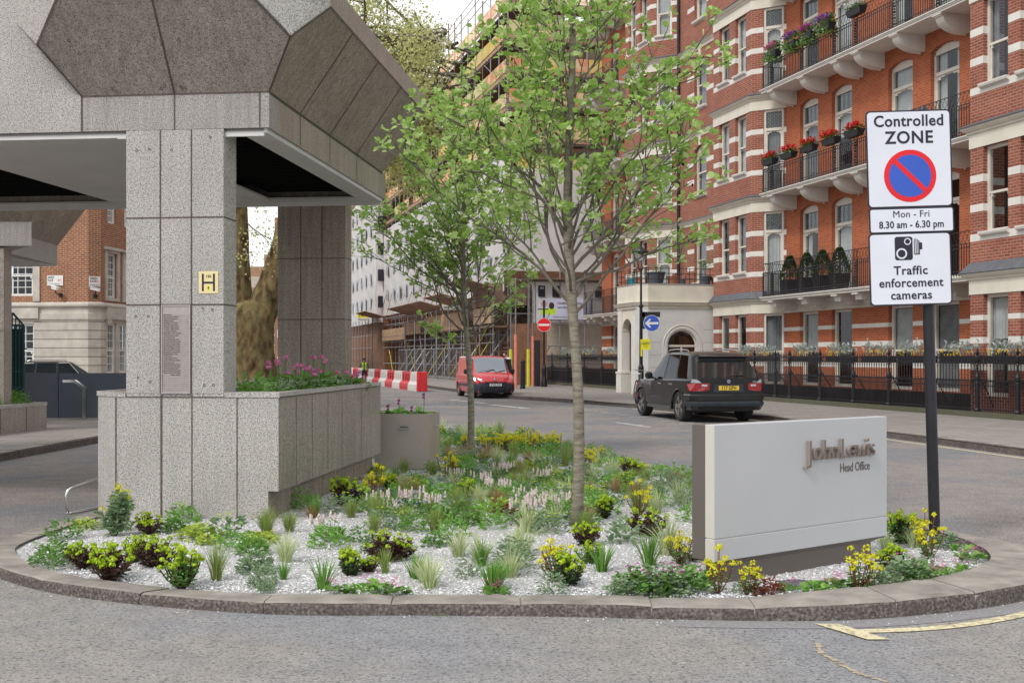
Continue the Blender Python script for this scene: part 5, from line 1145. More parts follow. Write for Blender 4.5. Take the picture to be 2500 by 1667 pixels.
text('WARNING', .075, 'sign_black', yn, M_ @ face_mtx((0, -.002, .03), (1, 0, 0)), 'lettering', .001, .002, sx=.85)
for i, t_ in enumerate(('City of Westminster', '', 'Thieves', 'Operate Here', 'in this area')): 
    if t_: text(t_, .034, 'sign_black', yn, M_ @ face_mtx((0, -.002, .10 - .048 * i), (1, 0, 0)), 'lettering', .001)
wn = MB(); wn.box(lx - .21, ly - .10, 2.38, lx - .07, ly - .08, 2.82); o = wn.build('plate', 'paint_white', None, (lx - .14, ly, 2.6)); o.name = 'parking_notice'; tag(o, 'small white parking plate on the left of the lamp post', 'notice')
for i in range(5): text('P' if i == 0 else '----', .09 if i == 0 else .05, 'sign_blue', o, face_mtx((lx - .14, ly - .101, 2.76 - i * .08), (1, 0, 0)), 'lettering', .001, .001)
# no-entry sign
nx_, ny_ = (1328 - 1250) / 2800 * 56, 56
ns = thing('sign_post', 'black post with a bell base holding the no entry sign', 'post', (nx_, ny_, .12), W)
m = MB(); m.lathe([(.17, 0), (.17, .2), (.11, .5), (.13, .9), (.08, 1.0), (.055, 1.15), (.05, 4.2), (.03, 4.24)], (nx_, ny_, .12), 10); m.build('pole', 'iron_black', ns); m = MB(); m.box(nx_ - .3, ny_ - .05, 3.88, nx_ + .22, ny_ + .05, 3.93); m.build('lamp_arm', 'iron_black', ns)
round_sign('no_entry_sign', 'round red no entry sign with a white bar beside the scaffolding', nx_, ny_ - .1, 1.6 + (870 - 793) * 55.9 / 2800, .335, 'sign_red', [('bar', [[(-.8, .15), (-.8, -.15), (.8, -.15), (.8, .15)]], 'paint_white')])
# ------------------------------------------------------------ building under scaffolding, further up the street
sb = thing('scaffolded_building', 'tall brick building wrapped in scaffolding and white sheeting up the street', 'building', (-66, 19, 0), ST)
m = MB(); m.box(-130, 19.6, 0, -66.2, 40, 22); m.build('wall', 'brick_new', sb)
m = MB(); m.box(-70, 19.6, 0, -64, 30, 5.9); m.build('low_wing', 'brick_pale', sb)
m = MB(); m.box(-120, 19.59, 0, -66.3, 19.5, 4.5); m.build('ground_floor', 'plank_dark', sb)
m = MB(); m.box(-130, 19.2, 21.6, -66.0, 20, 22.3); m.build('parapet', 'brick_new', sb)
for k in range(5):
    for i in range(7):
        x = -70 - i * 7; m = MB(); m.box(x, 19.56, 8 + k * 2.9, x - 1.2, 19.59, 9.8 + k * 2.9); m.build('window', 'frame_cream', sb)
for k in range(5):
    for y in (20.6, 23.4): m = MB(); m.box(-66.19, y, 12.6 + k * 2.2, -66.15, y + 1.1, 14 + k * 2.2); m.build('boarded_window', 'brick_pale', sb)
sf = thing('scaffolding', 'tall tube scaffolding with timber decks and orange netting round the building up the street', 'scaffolding', (-64, 18, 0), ST)
NF, NB2 = 17.9, 19.2            # outer and inner standard lines along the street
SE = 64.6                       # end face
rs = random.Random(9)
def tube(p, q, r=.035, mt='steel_pole', nm='tube', par=None): m = MB(); m.tube([p, q], r, 4, False); return m.build(nm, mt, par or sf)
def tmat(): return rs.choice(('steel_pole', 'steel_pole', 'steel_pole', 'steel_rusty'))
# standards (uprights)
sx = [SE + i * 2.0 for i in range(30)]
for i, s in enumerate(sx):
    top = 23.4 + rs.uniform(0, 2.2)
    tube((-s, NF, .12), (-s, NF, top), .042, tmat(), 'standard')
for i, s in enumerate(sx[:22]): tube((-s, NB2, .12), (-s, NB2, 6.5), .042, tmat(), 'standard')
for y in (19.6, 21.2, 22.8, 24.4): tube((-SE, y, 3 if y > 19.7 else .12), (-SE, y, 23.8 + rs.uniform(0, 1)), .042, tmat(), 'standard')
for y in (17.0, 16.2): 
    for s in (64.6, 68.6, 72.6, 76.6, 80.6, 84.6, 88.6): tube((-s, y if y < 16.5 else 17.0, .12), (-s, y if y < 16.5 else 17.0, 4.3 + (y > 16.5) * 1.2), .042, tmat(), 'standard')
# ledgers
for k in range(12): z = 1.9 + k * 2.0 if k else 1.9; tube((-SE + .3, NF, z), (-123, NF, z), .032, tmat(), 'ledger'); tube((-SE + .02, NF - .3, z + .2), (-SE + .02, 24.8, z + .2), .032, tmat(), 'ledger')
for k in range(5, 12):
    for dz in (.55, 1.05): z = 1.9 + k * 2.0 + dz; tube((-SE + .3, NF - .04, z), (-123, NF - .04, z), .028, 'steel_pole', 'guard_rail'); tube((-SE + .04, NF - .3, z + .2), (-SE + .04, 24.8, z + .2), .028, 'steel_pole', 'guard_rail')
for z in (1.0, 2.4, 2.9, 3.4, 4.4, 5.0): 
    for y in (17.0, NF - .06, NB2): tube((-SE + .4, y, z), (-104, y, z), .03, tmat(), 'ledger')
# braces
for i in range(30):
    s = 64.6 + rs.randrange(0, 18) * 2; y = rs.choice((16.98, NF - .08, NB2)); z0 = rs.choice((.15, 2.0)); d = rs.choice((-2, 2, -4, 4)); tube((-s, y, z0), (-s - d, y, z0 + rs.choice((2, 3))), .03, tmat() if rs.random() < .8 else 'tube_yellow', 'brace')
for i in range(14): s = 66 + i * 3.3; tube((-s, 17.0, 5.2), (-s - .4, NF - .05, 8.4), .03, tmat(), 'raker')
for i in range(12): s = 66 + i * 2.4; tube((-s, 16.2, .12), (-s - rs.uniform(-.5, .5), NB2, 4.6), .03, rs.choice(('steel_pole', 'tube_yellow', 'steel_pole')), 'brace')
for k in range(5, 11):
    for j in range(2): s = 66 + j * 8 + (k % 2) * 3; z = 1.9 + k * 2; tube((-s, NF - .06, z), (-s - 4, NF - .06, z + 2), .028, 'steel_pole', 'brace')
# decks and netting
for k in range(5, 11):
    z = 1.9 + k * 2.0
    m = MB(); m.box(-123, NF + .02, z + .04, -SE, NB2 + .3, z + .09); m.build('deck', 'plank_dark', sf)
    m = MB(); m.box(-SE - 1.2, NB2 + .31, z + .24, -SE - .03, 24.8, z + .29); m.build('deck', 'plank_dark', sf)
    m = MB(); m.box(-123, NF - .055, z + .1, -SE - .05, NF - .045, z + .36); m.box(-SE + .06, NF, z + .3, -SE + .07, 24.8, z + .56); m.build('toe_board', 'plank', sf)
    seg = SE
    while seg < 122:
        e = seg + rs.choice((2, 3, 4)); 
        if rs.random() < .85:
            m = MB(); m.box(-e + .03, NF - .10, z + .36, -seg - .03, NF - .09, z + 1.1); m.build('netting', rs.choice(('net_orange', 'net_orange', 'net_yellow')), sf)
        seg = e
    y = NF
    while y < 24.5:
        m = MB(); m.box(-SE + .08, y + .03, z + .56, -SE + .09, y + 1.6, z + 1.35); m.build('netting', rs.choice(('net_orange', 'net_orange', 'net_yellow')), sf); y += 1.65
# white sheeting: end face and street face
def sheet(A, B, z0, z1, nm='sheeting', n_=30, amp=.10, wins=None):
    m = MB(); A, B = Vector(A), Vector(B); d = (B - A); L_ = d.length; d /= L_; nn = Vector((-d.y, d.x)); rr = random.Random(int(L_ * 10 + z1)); nz_ = max(4, int((z1 - z0) / .5)); n_ = int(L_ / .5)
    ph = [rr.uniform(0, 6) for _ in range(6)]
    for j in range(nz_ + 1):
        for i in range(n_ + 1):
            u = i / n_ * L_; z = z0 + (z1 - z0) * j / nz_; o = amp * (math.sin(u * 1.57 + ph[0]) * math.sin(z * 1.6 + ph[1]) * .5 + .3 * math.sin(u * 3.7 + z * 2.1 + ph[2]) + .25 * math.sin(u * 1.1 - z * 4.1 + ph[3])) + rr.uniform(-.02, .02)
            p = A + d * u + nn * o; m.v.append((p.x, p.y, z))
    W_ = n_ + 1; m.f = [(j * W_ + i, j * W_ + i + 1, (j + 1) * W_ + i + 1, (j + 1) * W_ + i) for j in range(nz_) for i in range(n_)]; m.k = [0] * len(m.f)
    o = m.build(nm, 'sheeting', sf, smooth=True)
    return o
sheet((-SE + .25, 24.8), (-SE + .25, NF - .3), 6.6, 12.6); sheet((-SE + .25, NF - .3), (-107.8, NF - .3), 5.4, 13.4); sheet((-107.6, NF - .35), (-107.6, 16.9), 4.8, 17.5); sheet((-107.6, 16.9), (-135, 16.9), 4.8, 17.5)
m = MB(); m.box(-150, 17.6, 0, -107, 24, 5.0); m.build('ground_floor', 'plank_brown', sb)
for i in range(9): s = 108 + i * 2.2; tube((-s, 16.6, .12), (-s, 16.6, 5.2), .04, tmat(), 'standard')
for z in (1.2, 2.4, 3.6): tube((-107.5, 16.55, z), (-128, 16.55, z), .03, tmat(), 'ledger')
m = MB(); m.box(-135, 17.4, 17.5, -108, 24, 22); m.build('brick_top', 'brick_new', sb)
wn_ = 0
for k in range(3):
    for i in range(13):
        s = 67 + i * 3.1; m = MB(); m.box(-s, NF - .46, 6.7 + k * 2.3, -s - .8, NF - .44, 7.7 + k * 2.3); m.build('sheeting_window', 'far_pane', sf)
for k in range(5):
    for i in range(7): s = 110 + i * 3.2; m = MB(); m.box(-s, 16.74, 6.2 + k * 2.3, -s - .9, 16.76, 7.3 + k * 2.3); m.build('sheeting_window', 'far_pane', sf)
    m = MB(); m.box(-107.42, 17.05, 6.2 + k * 2.5, -107.40, 17.75, 7.3 + k * 2.5); m.build('sheeting_window', 'sign_black', sf)
# lower sheet with the banner
ES = 62.8
sheet((-ES, 23.5), (-ES, 18.9), 3.55, 5.9, amp=.04)
for i, y in enumerate((19.15, 20.0, 20.9, 22.6)): m = MB(); m.box(-ES + .12, y, 5.0, -ES + .13, y + .42, 5.65); m.build('sheeting_window', 'sign_black', sf)
for y in (19.15, 20.0, 20.9, 22.6): text('ISO', .16, 'paint_white', sf, face_mtx((-ES + .14, y + .23, 5.5), (0, 1, 0)), 'lettering', .002, .002)
bn = thing('banner', 'pale banner reading Considerate Constructors care about appearance on the white sheeting', 'banner', (-ES + .15, 19.1, 3.7), ST)
m = MB(); m.box(-ES + .14, 19.25, 3.72, -ES + .15, 22.25, 4.92); m.build('cloth', mat('banner_cloth', (.60, .62, .78), .12, 1.2, .6), bn)
M_ = lambda y, z: face_mtx((-ES + .155, y, z), (0, 1, 0))
text('Considerate Constructors', .21, 'sign_black', bn, M_(20.3, 4.66), 'lettering', .002, .001, 'LEFT', .66); text('care about', .21, 'sign_black', bn, M_(20.3, 4.42), 'lettering', .002, .001, 'LEFT', .8); text('appearance', .21, 'sign_red', bn, M_(21.22, 4.42), 'lettering', .002, .004, 'LEFT', .76)
text('Improving the image of construction', .09, 'sign_black', bn, M_(20.7, 3.86), 'lettering', .002, .001); 
m = MB(); m.extr([( -ES + .152, 21.98 + .14 * math.cos(q * .5236), 3.95 + .14 * math.sin(q * .5236)) for q in range(12)], (.003, 0, 0)); m.build('badge', 'paint_white', bn); m = MB(); m.tube([(-ES + .16, 21.9, 3.97), (-ES + .16, 21.96, 3.90), (-ES + .16, 22.06, 4.03)], .014, 4); m.build('tick', 'sign_red', bn)
m = MB(); 
for cy, cz, r_, mi in ((19.5, 4.6, .20, 0), (19.95, 4.5, .2, 1)): m.mi = mi; m.extr([(-ES + .151, cy + r_ * .8 * math.cos(q * .5236), cz + r_ * math.sin(q * .5236)) for q in range(12)], (.003 + mi * .002, 0, 0))
m.mi = 2; m.box(-ES + .15, 19.3, 4.0, -ES + .152, 20.2, 4.35); m.build('picture', ['skin', 'hair', 'hivis'], bn)
m = MB(); m.box(-ES - .6, 18.6, 5.98, -ES + .5, 24.5, 6.06); m.build('deck', 'plank_dark', sf)
for y in (19.0, 20.5, 22.0, 23.4): tube((-ES + .02, y, .12), (-ES + .02, y, 6.6), .04, 'steel_pole', 'standard')
for z in (3.45, 2.2, 5.9, 1.2): tube((-ES + .05, 18.5, z), (-ES + .05, 24, z), .03, tmat(), 'ledger')
# timber gantry, fans
for a, b_, z0, z1 in ((64.7, 69, 3.55, 4.0), (64.7, 69, 4.05, 4.5), (71, 84, 3.4, 4.5), (86, 92, 3.3, 4.3), (93, 104, 3.0, 4.0)):
    m = MB(); m.box(-b_, 16.9, z0, -a, 16.95, z1); m.build('timber_hoarding', 'plank', sf)
m = MB(); m.box(-70, 17.1, 4.6, -64.8, 19.1, 5.9); m.build('timber_box', 'plank_dark', sf)
m = MB(); m.box(-104, 16.9, 3.3, -64.5, 19.2, 3.38); m.build('deck', 'plank_dark', sf)
for a, b_, z in ((64.8, 70.5, 5.6), (71, 77, 5.05), (78, 92, 4.9), (104, 110, 5.2)):
    m = MB(); n_ = int((b_ - a) / .24)
    for i in range(n_): x = -a - i * .24; m.extr([(x, 17.2, z), (x - .21, 17.2, z), (x - .21, 15.3, z + .5), (x, 15.3, z + .5)], (0, 0, .04))
    m.build('fan_boards', 'fan_timber', sf)
mat('fan_timber', (.30, .17, .12), .4, 1.5, .8) if 'fan_timber' not in MT else None
# TRAD boards
for s, y, z, lab in ((77.3, 16.6, 5.25, 'yellow TRAD board on the scaffolding, nearer of two'), (113.0, 15.9, 5.5, 'small TRAD board on the scaffolding beside the rear granite column')):
    o = thing('scaffold_board_sign', lab, 'sign', (-s, y, z), ST); w_ = 1.45 if s < 100 else 1.2
    m = MB(); m.box(-s, y, z - .1, -s + .03, y + w_, z + .45); m.build('board', 'sign_yellow', o); m = MB(); m.box(-s, y, z - .45, -s + .03, y + w_, z - .102); m.build('lower_board', 'paint_white', o)
    for t_, dx, c_ in (('TR', .26, 'sign_black'), ('AD', .70, 'sign_red')): text(t_, .48, c_, o, face_mtx((-s + .035, y + dx * w_, z + .17), (0, 1, 0)), 'lettering', .002, .01, 'CENTER', .85)
    text('020 8980 7555', .17, 'sign_black', o, face_mtx((-s + .035, y + w_ / 2, z - .27), (0, 1, 0)), 'lettering', .002, .002)
# wrapped poles by the entrance to the gantry
def gp(px, py): return bg_(px, py, .12)
for px, py, c_, lab in ((1247, 944, 'tube_yellow', 'yellow padded scaffold pole, leftmost, right behind the red van'), (1259, 949, 'tube_pink', 'pink padded scaffold pole left of the black bollard'), (1290, 944, 'tube_yellow', 'yellow padded scaffold pole right of the black bollard'), (1301, 943, 'tube_pink', 'pink padded scaffold pole, rightmost, beside the black gate')):
    x, y = gp(px, py); o = thing('padded_pole', lab, 'scaffold pole', (x, y, .12), W)
    m = MB(); m.tube([(x, y, .12), (x, y, 1.95 if c_ == 'tube_yellow' else 2.6)], .085 if c_ == 'tube_yellow' else .07, 8); m.build('padding', c_, o); m = MB(); m.tube([(x, y, 1.9), (x, y, 5.2)], .04, 6); m.build('tube', 'steel_pole', o)
x, y = gp(1276, 949); m = MB(); m.lathe([(.13, 0), (.13, .1), (.11, .12), (.10, 1.2), (.12, 1.25), (.06, 1.33)], (x, y, .12), 10); tag(m.build('bollard', 'iron_black', None, (x, y, .12)), 'black bollard between the padded scaffold poles', 'bollard')
m = MB(); x, y = gp(1308, 943); m.box(x - .12, y, .12, x + .22, y + .06, 2.4); m.box(x + .35, y, .12, x + .43, y + .08, 2.5); tag(m.build('black_gate', 'iron_black', None, (x, y, .12)), 'narrow black steel gate beside the no entry sign post', 'gate')
m = MB(); x, y = gp(1270, 942); m.box(x - .5, y + 2, .13, x + 1.4, y + 2.1, 3.3); tag(m.build('timber_hoarding', 'plank_brown', None, (x, y + 2, .12)), 'brown timber hoarding behind the padded poles', 'hoarding')
# mesh site fence panels
for i in range(7):
    s = 66 + i * 3.4; o = thing('site_fence_panel', ('mesh site fence panel on the pavement under the scaffolding, %s' % ('nearest the red van', 'second from the red van', 'third from the red van', 'fourth from the red van', 'fifth from the red van', 'sixth from the red van', 'farthest from the red van')[i]), 'fence panel', (-s, 15.9, .12), ST, 'mesh site fence panels')
    m = MB()
    for q in (((-s, 15.9, .2), (-s, 15.9, 2.1)), ((-s - 3.3, 15.9, .2), (-s - 3.3, 15.9, 2.1)), ((-s, 15.9, 2.1), (-s - 3.3, 15.9, 2.1)), ((-s, 15.9, .25), (-s - 3.3, 15.9, .25))): m.tube(q, .03, 4)
    m.build('frame', 'steel_pole', o); m = MB()
    for j in range(1, 14): x = -s - j * 3.3 / 14; m.box(x - .005, 15.895, .25, x + .005, 15.905, 2.1)
    for j in range(1, 6): m.box(-s - 3.3, 15.894, .25 + j * .31, -s, 15.904, .26 + j * .31)
    m.build('mesh', 'steel_pole', o)
# red and white plastic barriers
bA, bB = Vector((-4.15, 52.5)), Vector((-11.2, 77)); d_ = (bB - bA).normalized(); nn = Vector((-d_.y, d_.x)); L_ = (bB - bA).length; nb_ = 12; wl = L_ / nb_
ordn = ['nearest', 'second', 'third', 'fourth', 'fifth', 'sixth', 'seventh', 'eighth', 'ninth', 'tenth', 'eleventh', 'farthest']
for i in range(nb_):
    a = bA + d_ * wl * i; red = i % 2 == 1; o = thing('plastic_barrier', '%s plastic road barrier, %s in the row' % ('red' if red else 'white', ordn[i]), 'barrier', (a.x, a.y, 0), W, 'red and white plastic barriers')
    M_ = Matrix.Translation((a.x, a.y, 0)) @ Matrix.Rotation(math.atan2(d_.y, d_.x), 4, 'Z'); m = MB(); m.M = M_; ww = wl - .06
    m.extr([(0, -.25, .0), (0, .25, 0), (0, .24, .3), (0, .12, .45), (0, .10, .88), (0, -.10, .88), (0, -.12, .45), (0, -.24, .3)], (ww, 0, 0)); m.build('body', 'barrier_red' if red else 'barrier_white', o)
    m = MB(); m.M = M_
    for x_ in (.25, .62, 1.0): x_ *= wl / 1.4; m.box(x_, .13, .4, x_ + .1, .16, .78); m.box(x_, .22, .06, x_ + .22, .262, .16)
    m.build('recess', 'barrier_white' if not red else 'barrier_recess', o)
e = bA - d_ * .06; o = thing('plastic_barrier', 'solid red barrier end turned across the near end of the row', 'barrier', (e.x, e.y, 0), W); m = MB(); m.M = Matrix.Translation((e.x, e.y, 0)) @ Matrix.Rotation(math.atan2(d_.y, d_.x), 4, 'Z')
m.cbox(-.16, -.24, 0, -.02, .24, .9, .03); m.build('body', 'barrier_red', o)
# ------------------------------------------------------------ vehicles
def vehicle(name, label, cat_, pos, fwd, keys, axles, wr_, paint, rear_flat=True, sc_=1, wheel_y=.80, spoke='alloy', zsill=.30, skirt=None):
    """keys: (x_low, x_high, half width, belt z, roof z, roof half width, side face, top face) from tail to nose"""
    ang = math.atan2(fwd[1], fwd[0]); t = thing(name, label, cat_, (0, 0, 0), W); t.location = (pos[0], pos[1], 0); t.rotation_euler = (0, 0, ang); t.scale = (sc_,) * 3; ORG[t.name] = (0, 0, 0)
    st = []
    for a, b_ in zip(keys, keys[1:]):
        n_ = max(1, int((b_[0] - a[0]) / .07))
        for i in range(n_):
            f = i / n_; st.append([a[k] * (1 - f) + b_[k] * f for k in range(6)] + [a[6], a[7]])
    st.append(list(keys[-1])); m = MB(); rows = []
    for s in st:
        x, xh, w_, zb, zr, rw_ = s[:6]; z0 = zsill
        for ax in axles:
            q = (wr_ + .055) ** 2 - (x - ax) ** 2
            if q > 0: z0 = max(z0, wr_ + math.sqrt(q) * .98 - .02)
        z0 = min(z0, zb - .12); z1 = max(z0 + .02, .42); z2 = max(z1 + .03, zb - .30)
        z2 = min(z2, zb - .03); z1 = min(z1, z2 - .01)
        pts = [(x, w_ * .955, z0), (x, w_ * .995, z1), (x, w_, z2), (x, w_ * .985, zb - .04), (x, w_ * .955, zb), (xh, rw_, zr - .07), (xh, rw_ * .93, zr - .02), (xh, rw_ * .6, zr), (xh, 0, zr + .012)]
        rows.append(pts + [(p[0], -p[1], p[2]) for p in pts[-2::-1]])
    k = len(rows[0]); m.v = [p for r in rows for p in r]
    for i in range(len(rows) - 1):
        for j in range(k - 1):
            jj = min(j, k - 2 - j); mi = 0
            if jj == 4: mi = 1 if st[i][6] == 'g' else (2 if st[i][6] == 'k' else 0)
            elif jj > 4: mi = 1 if st[i][7] == 'g' else 0
            m.f.append((i * k + j, i * k + j + 1, (i + 1) * k + j + 1, (i + 1) * k + j)); m.k.append(mi)
    for end, off in ((0, 0), (len(rows) - 1, (len(rows) - 1) * k)):
        for j in range((k - 1) // 2):
            a = (off + j, off + j + 1, off + k - 2 - j, off + k - 1 - j); m.f.append(a); m.k.append(0)
    body = m.build('body', [paint, 'car_glass', 'black_plastic'], t, smooth=False)
    for p in body.data.polygons: p.use_smooth = True
    body.data.set_sharp_from_angle(angle=R(28)) if hasattr(body.data, 'set_sharp_from_angle') else None
    u = MB(); L_ = keys[-1][0]; u.box(.25, -.70, .26, L_ - .3, .70, .62); u.build('underbody', 'black_plastic', t)
    for ax in axles:
        for sgn in (1, -1):
            yy = sgn * wheel_y; wm = MB(); ro = Matrix.Translation((ax, yy, wr_)) @ Matrix.Rotation(-sgn * math.pi / 2, 4, 'X'); wm.M = ro
            wm.lathe([(wr_ * .62, -.12), (wr_ * .93, -.125), (wr_, -.09), (wr_, .09), (wr_ * .94, .12), (wr_ * .72, .125), (wr_ * .70, .09), (wr_ * .62, .085)], (0, 0, 0), 28); wh = wm.build('wheel', 'rubber', t, smooth=True)
            wh.data.set_sharp_from_angle(angle=R(35)) if hasattr(wh.data, 'set_sharp_from_angle') else None
            rm = MB(); rm.M = ro; rm.lathe([(wr_ * .70, .085), (wr_ * .70, .11), (wr_ * .66, .11), (wr_ * .63, .06), (.001, .05)], (0, 0, 0), 28); rm.lathe([(.07, .06), (.06, .105), (.02, .11)], (0, 0, 0), 10)
            for q in range(5):
                a = q * 1.2566; c_, s_ = math.cos(a), math.sin(a)
                for da in (-.16, .16): c2_, s2_ = math.cos(a + da), math.sin(a + da); rm.add([(.05 * c_ - .03 * s_, .05 * s_ + .03 * c_, .095), (.05 * c_ + .03 * s_, .05 * s_ - .03 * c_, .095), (wr_ * .67 * c2_ + .02 * s_, wr_ * .67 * s2_ - .02 * c_, .108), (wr_ * .67 * c2_ - .02 * s_, wr_ * .67 * s2_ + .02 * c_, .108)], [(0, 1, 2, 3)])
            for_dark = MB(); for_dark.M = ro; for_dark.lathe([(wr_ * .62, .055), (.001, .054)], (0, 0, 0), 20)
            rm.build('rim', spoke, wh); for_dark.build('spoke_shade_disc', 'black_plastic', wh)  # dark disc stands in for the shade between the spokes
    # arch lips
    for ax in axles:
        for sgn in (1, -1):
            a_ = MB(); rr = wr_ + .06; w_ = max(s[2] for s in st if abs(s[0] - ax) < .1)
            P_ = [(ax + rr * math.cos(R(a)), sgn * (w_ * .985), max(.30, wr_ - .02 + rr * math.sin(R(a)) * .98)) for a in range(-8, 190, 12)]
            for p, q in zip(P_, P_[1:]):
                g = lambda p, o, dz: (p[0], p[1] + sgn * o, p[2] + dz)
                r1 = Vector((p[0] - ax, 0, p[2] - wr_)).normalized() * .05; r2 = Vector((q[0] - ax, 0, q[2] - wr_)).normalized() * .05
                a_.quad(g(p, .025, 0), g(q, .025, 0), (q[0] + r2.x, q[1] + sgn * .012, q[2] + r2.z), (p[0] + r1.x, p[1] + sgn * .012, p[2] + r1.z)); a_.quad(g(p, .025, 0), g(q, .025, 0), (q[0], q[1] - sgn * .25, q[2]), (p[0], p[1] - sgn * .25, p[2]))
            a_.build('wheel_arch', skirt or paint, t)
    return t
SUV = [(.05, .44, .83, 1.06, 1.56, .64, 'b', 'b'), (.14, .52, .885, 1.06, 1.63, .68, 'b', 'b'), (.30, .66, .915, 1.055, 1.67, .705, 'b', 'b'), (.50, .80, .93, 1.05, 1.69, .72, 'g', 'b'), (1.18, 1.26, .945, 1.045, 1.715, .74, 'k', 'b'), (1.25, 1.32, .945, 1.045, 1.716, .74, 'g', 'b'),
       (2.02, 2.0, .945, 1.03, 1.72, .74, 'k', 'b'), (2.10, 2.08, .945, 1.03, 1.72, .74, 'g', 'b'), (3.02, 2.50, .935, 1.01, 1.69, .71, 'b', 'b'), (3.12, 2.60, .93, 1.01, 1.67, .70, 'b', 'g'), (3.46, 3.42, .925, 1.02, 1.085, .74, 'b', 'b'), (3.9, 3.9, .91, .98, 1.03, .74, 'b', 'b'), (4.35, 4.35, .87, .86, .92, .70, 'b', 'b'), (4.58, 4.58, .78, .70, .72, .62, 'b', 'b')]
def suv_details(t, plate_txt, rear=True):
    m = MB()      # rear bumper
    prof = [(.10, .70), (.0, .69), (-.03, .64), (-.035, .52), (.0, .40), (.06, .33), (.30, .30)]
    path = [(.55, -.935), (.16, -.93), (.02, -.80), (-.0, -.5), (-.01, 0), (-.0, .5), (.02, .80), (.16, .93), (.55, .935)]
    m.sweep(path[::-1], [(o - .02, z) for o, z in [(-.08, .70), (.03, .69), (.05, .66), (.05, .55), (.03, .53), (.035, .50), (.02, .40), (-.02, .31), (-.25, .30)]]); m.build('rear_bumper', 'car_black', t)
    m = MB(); m.sweep(path[::-1], [(.032, .50), (.034, .47), (.02, .41)]); m.build('bumper_inset', 'bumper_plastic', t)
    def rg(y, z, up=1.06): # point on the tailgate
        x = .06 + (0 if z < 1.06 else (z - 1.06) / (1.53 - 1.06) * .40); return (x - .012, y, z)
    m = MB(); m.extr([rg(-.77, 1.13), rg(-.70, 1.09), rg(.70, 1.09), rg(.77, 1.13), rg(.68, 1.46), rg(.60, 1.51), rg(-.60, 1.51), rg(-.68, 1.46)], (.01, 0, .004)); m.build('rear_window', 'rear_glass', t)
    m = MB(); m.extr([rg(-.62, 1.53), rg(.62, 1.53), (.36, .62, 1.60), (.36, -.62, 1.60)], (.2, 0, .045)); m.build('spoiler', 'car_black', t)
    m = MB(); m.tube([rg(.05, 1.12), (rg(-.30, 1.14)[0] - .02, -.30, 1.14), (rg(-.42, 1.13)[0] - .01, -.42, 1.13)], .012, 5); m.build('wiper', 'black_plastic', t)
    for s in (1, -1):
        m = MB(); m.extr([(.05, s * .50, .80), (.05, s * .50, .955), (.055, s * .84, .965), (.055, s * .84, .77), (.05, s * .66, .77)], (-.02, 0, 0)); m.add([(.035, s * .84, .77), (.035, s * .84, .965), (.17, s * .915, .97), (.34, s * .945, .93), (.30, s * .945, .79), (.17, s * .93, .77)], [(0, 1, 2, 3, 4, 5)]); lt = m.build('tail_light', 'car_lamp_red', t)
        m = MB(); m.extr([(.033, s * .70, .965), (.033, s * .80, 1.04), (.04, s * .845, 1.05), (.04, s * .84, .966)], (-.008, 0, 0)); m.add([(.035, s * .84, .966), (.035, s * .845, 1.05), (.12, s * .90, 1.06), (.17, s * .925, .97)], [(0, 1, 2, 3)]); m.extr([(.029, s * .56, .88), (.029, s * .56, .925), (.029, s * .70, .93), (.029, s * .70, .885)], (-.006, 0, 0)); m.build('indicator_lens', 'lamp_clear', lt)
    m = MB(); m.extr([(.045, -.40, .74), (.045, .40, .74), (.045, .36, .93), (.045, -.36, .93)], (-.012, 0, 0)); m.build('plate_recess', 'bumper_plastic', t)
    m = MB(); m.box(.022, -.26, .785, .031, .26, .895); np_ = m.build('number_plate', 'plate_yellow', t)
    text(plate_txt, .125, 'sign_black', np_, face_mtx((.020, 0, .838), (0, -1, 0)), 'lettering', .001, .002, sx=.82) if plate_txt else None
    m = MB(); m.extr([(.043, .045 * math.cos(q * .5236), 1.0 + .045 * math.sin(q * .5236)) for q in range(12)], (-.012, 0, 0)); bd = m.build('badge', 'alloy', t); m = MB()
    for a, c_ in ((0, 'b'), (180, 'b')): m.add([(.0295, 0, 1.0)] + [(.0295, .032 * math.cos(R(a + q * 18)), 1.0 + .032 * math.sin(R(a + q * 18))) for q in range(6)], [tuple(range(7))])
    m.build('badge_quarter', 'sign_blue', bd); text('X5', .07, 'alloy', t, face_mtx((.028, -.66, .985), (0, -1, 0)), 'model_badge', .001, .001, sx=1.2)
    for s in (1, -1):
        m = MB(); m.tube([(.95, s * .64, 1.70), (1.05, s * .65, 1.755), (1.7, s * .66, 1.78), (2.3, s * .65, 1.76), (2.42, s * .64, 1.70)], .017, 6); m.build('roof_rail', 'alloy', t)
        m = MB(); m.cbox(2.74, s * .95, 1.02, 2.92, s * 1.13, 1.20, .04); m.tube([(2.85, s * .90, 1.04), (2.83, s * 1.0, 1.08)], .03, 5); m.build('wing_mirror', 'car_black', t)
        for x in (1.42, 2.22): m = MB(); m.tube([(x, s * .925, .90), (x + .02, s * .958, .91), (x + .16, s * .958, .915), (x + .18, s * .925, .91)], .014, 5); m.build('door_handle', 'alloy', t)
        m = MB(); m.box(1.42, s * .925, .60, 3.2, s * .942, .625); m.build('door_strip', 'bumper_plastic', t)
        m = MB(); m.box(1.45, s * .88, .28, 3.2, s * .955, .36); m.build('sill', 'alloy_dark', t)
        m = MB()
        for x in (2.06, 1.22): m.box(x, s * .93, .42, x + .008, s * .9375, 1.0)
        m.build('door_gap', 'black_plastic', t)
        m = MB(); m.extr([(4.30, s * .80, .80), (4.56, s * .60, .74), (4.53, s * .60, .60), (4.36, s * .83, .64)], (.03, 0, 0)); m.build('headlight', 'lamp_clear', t)
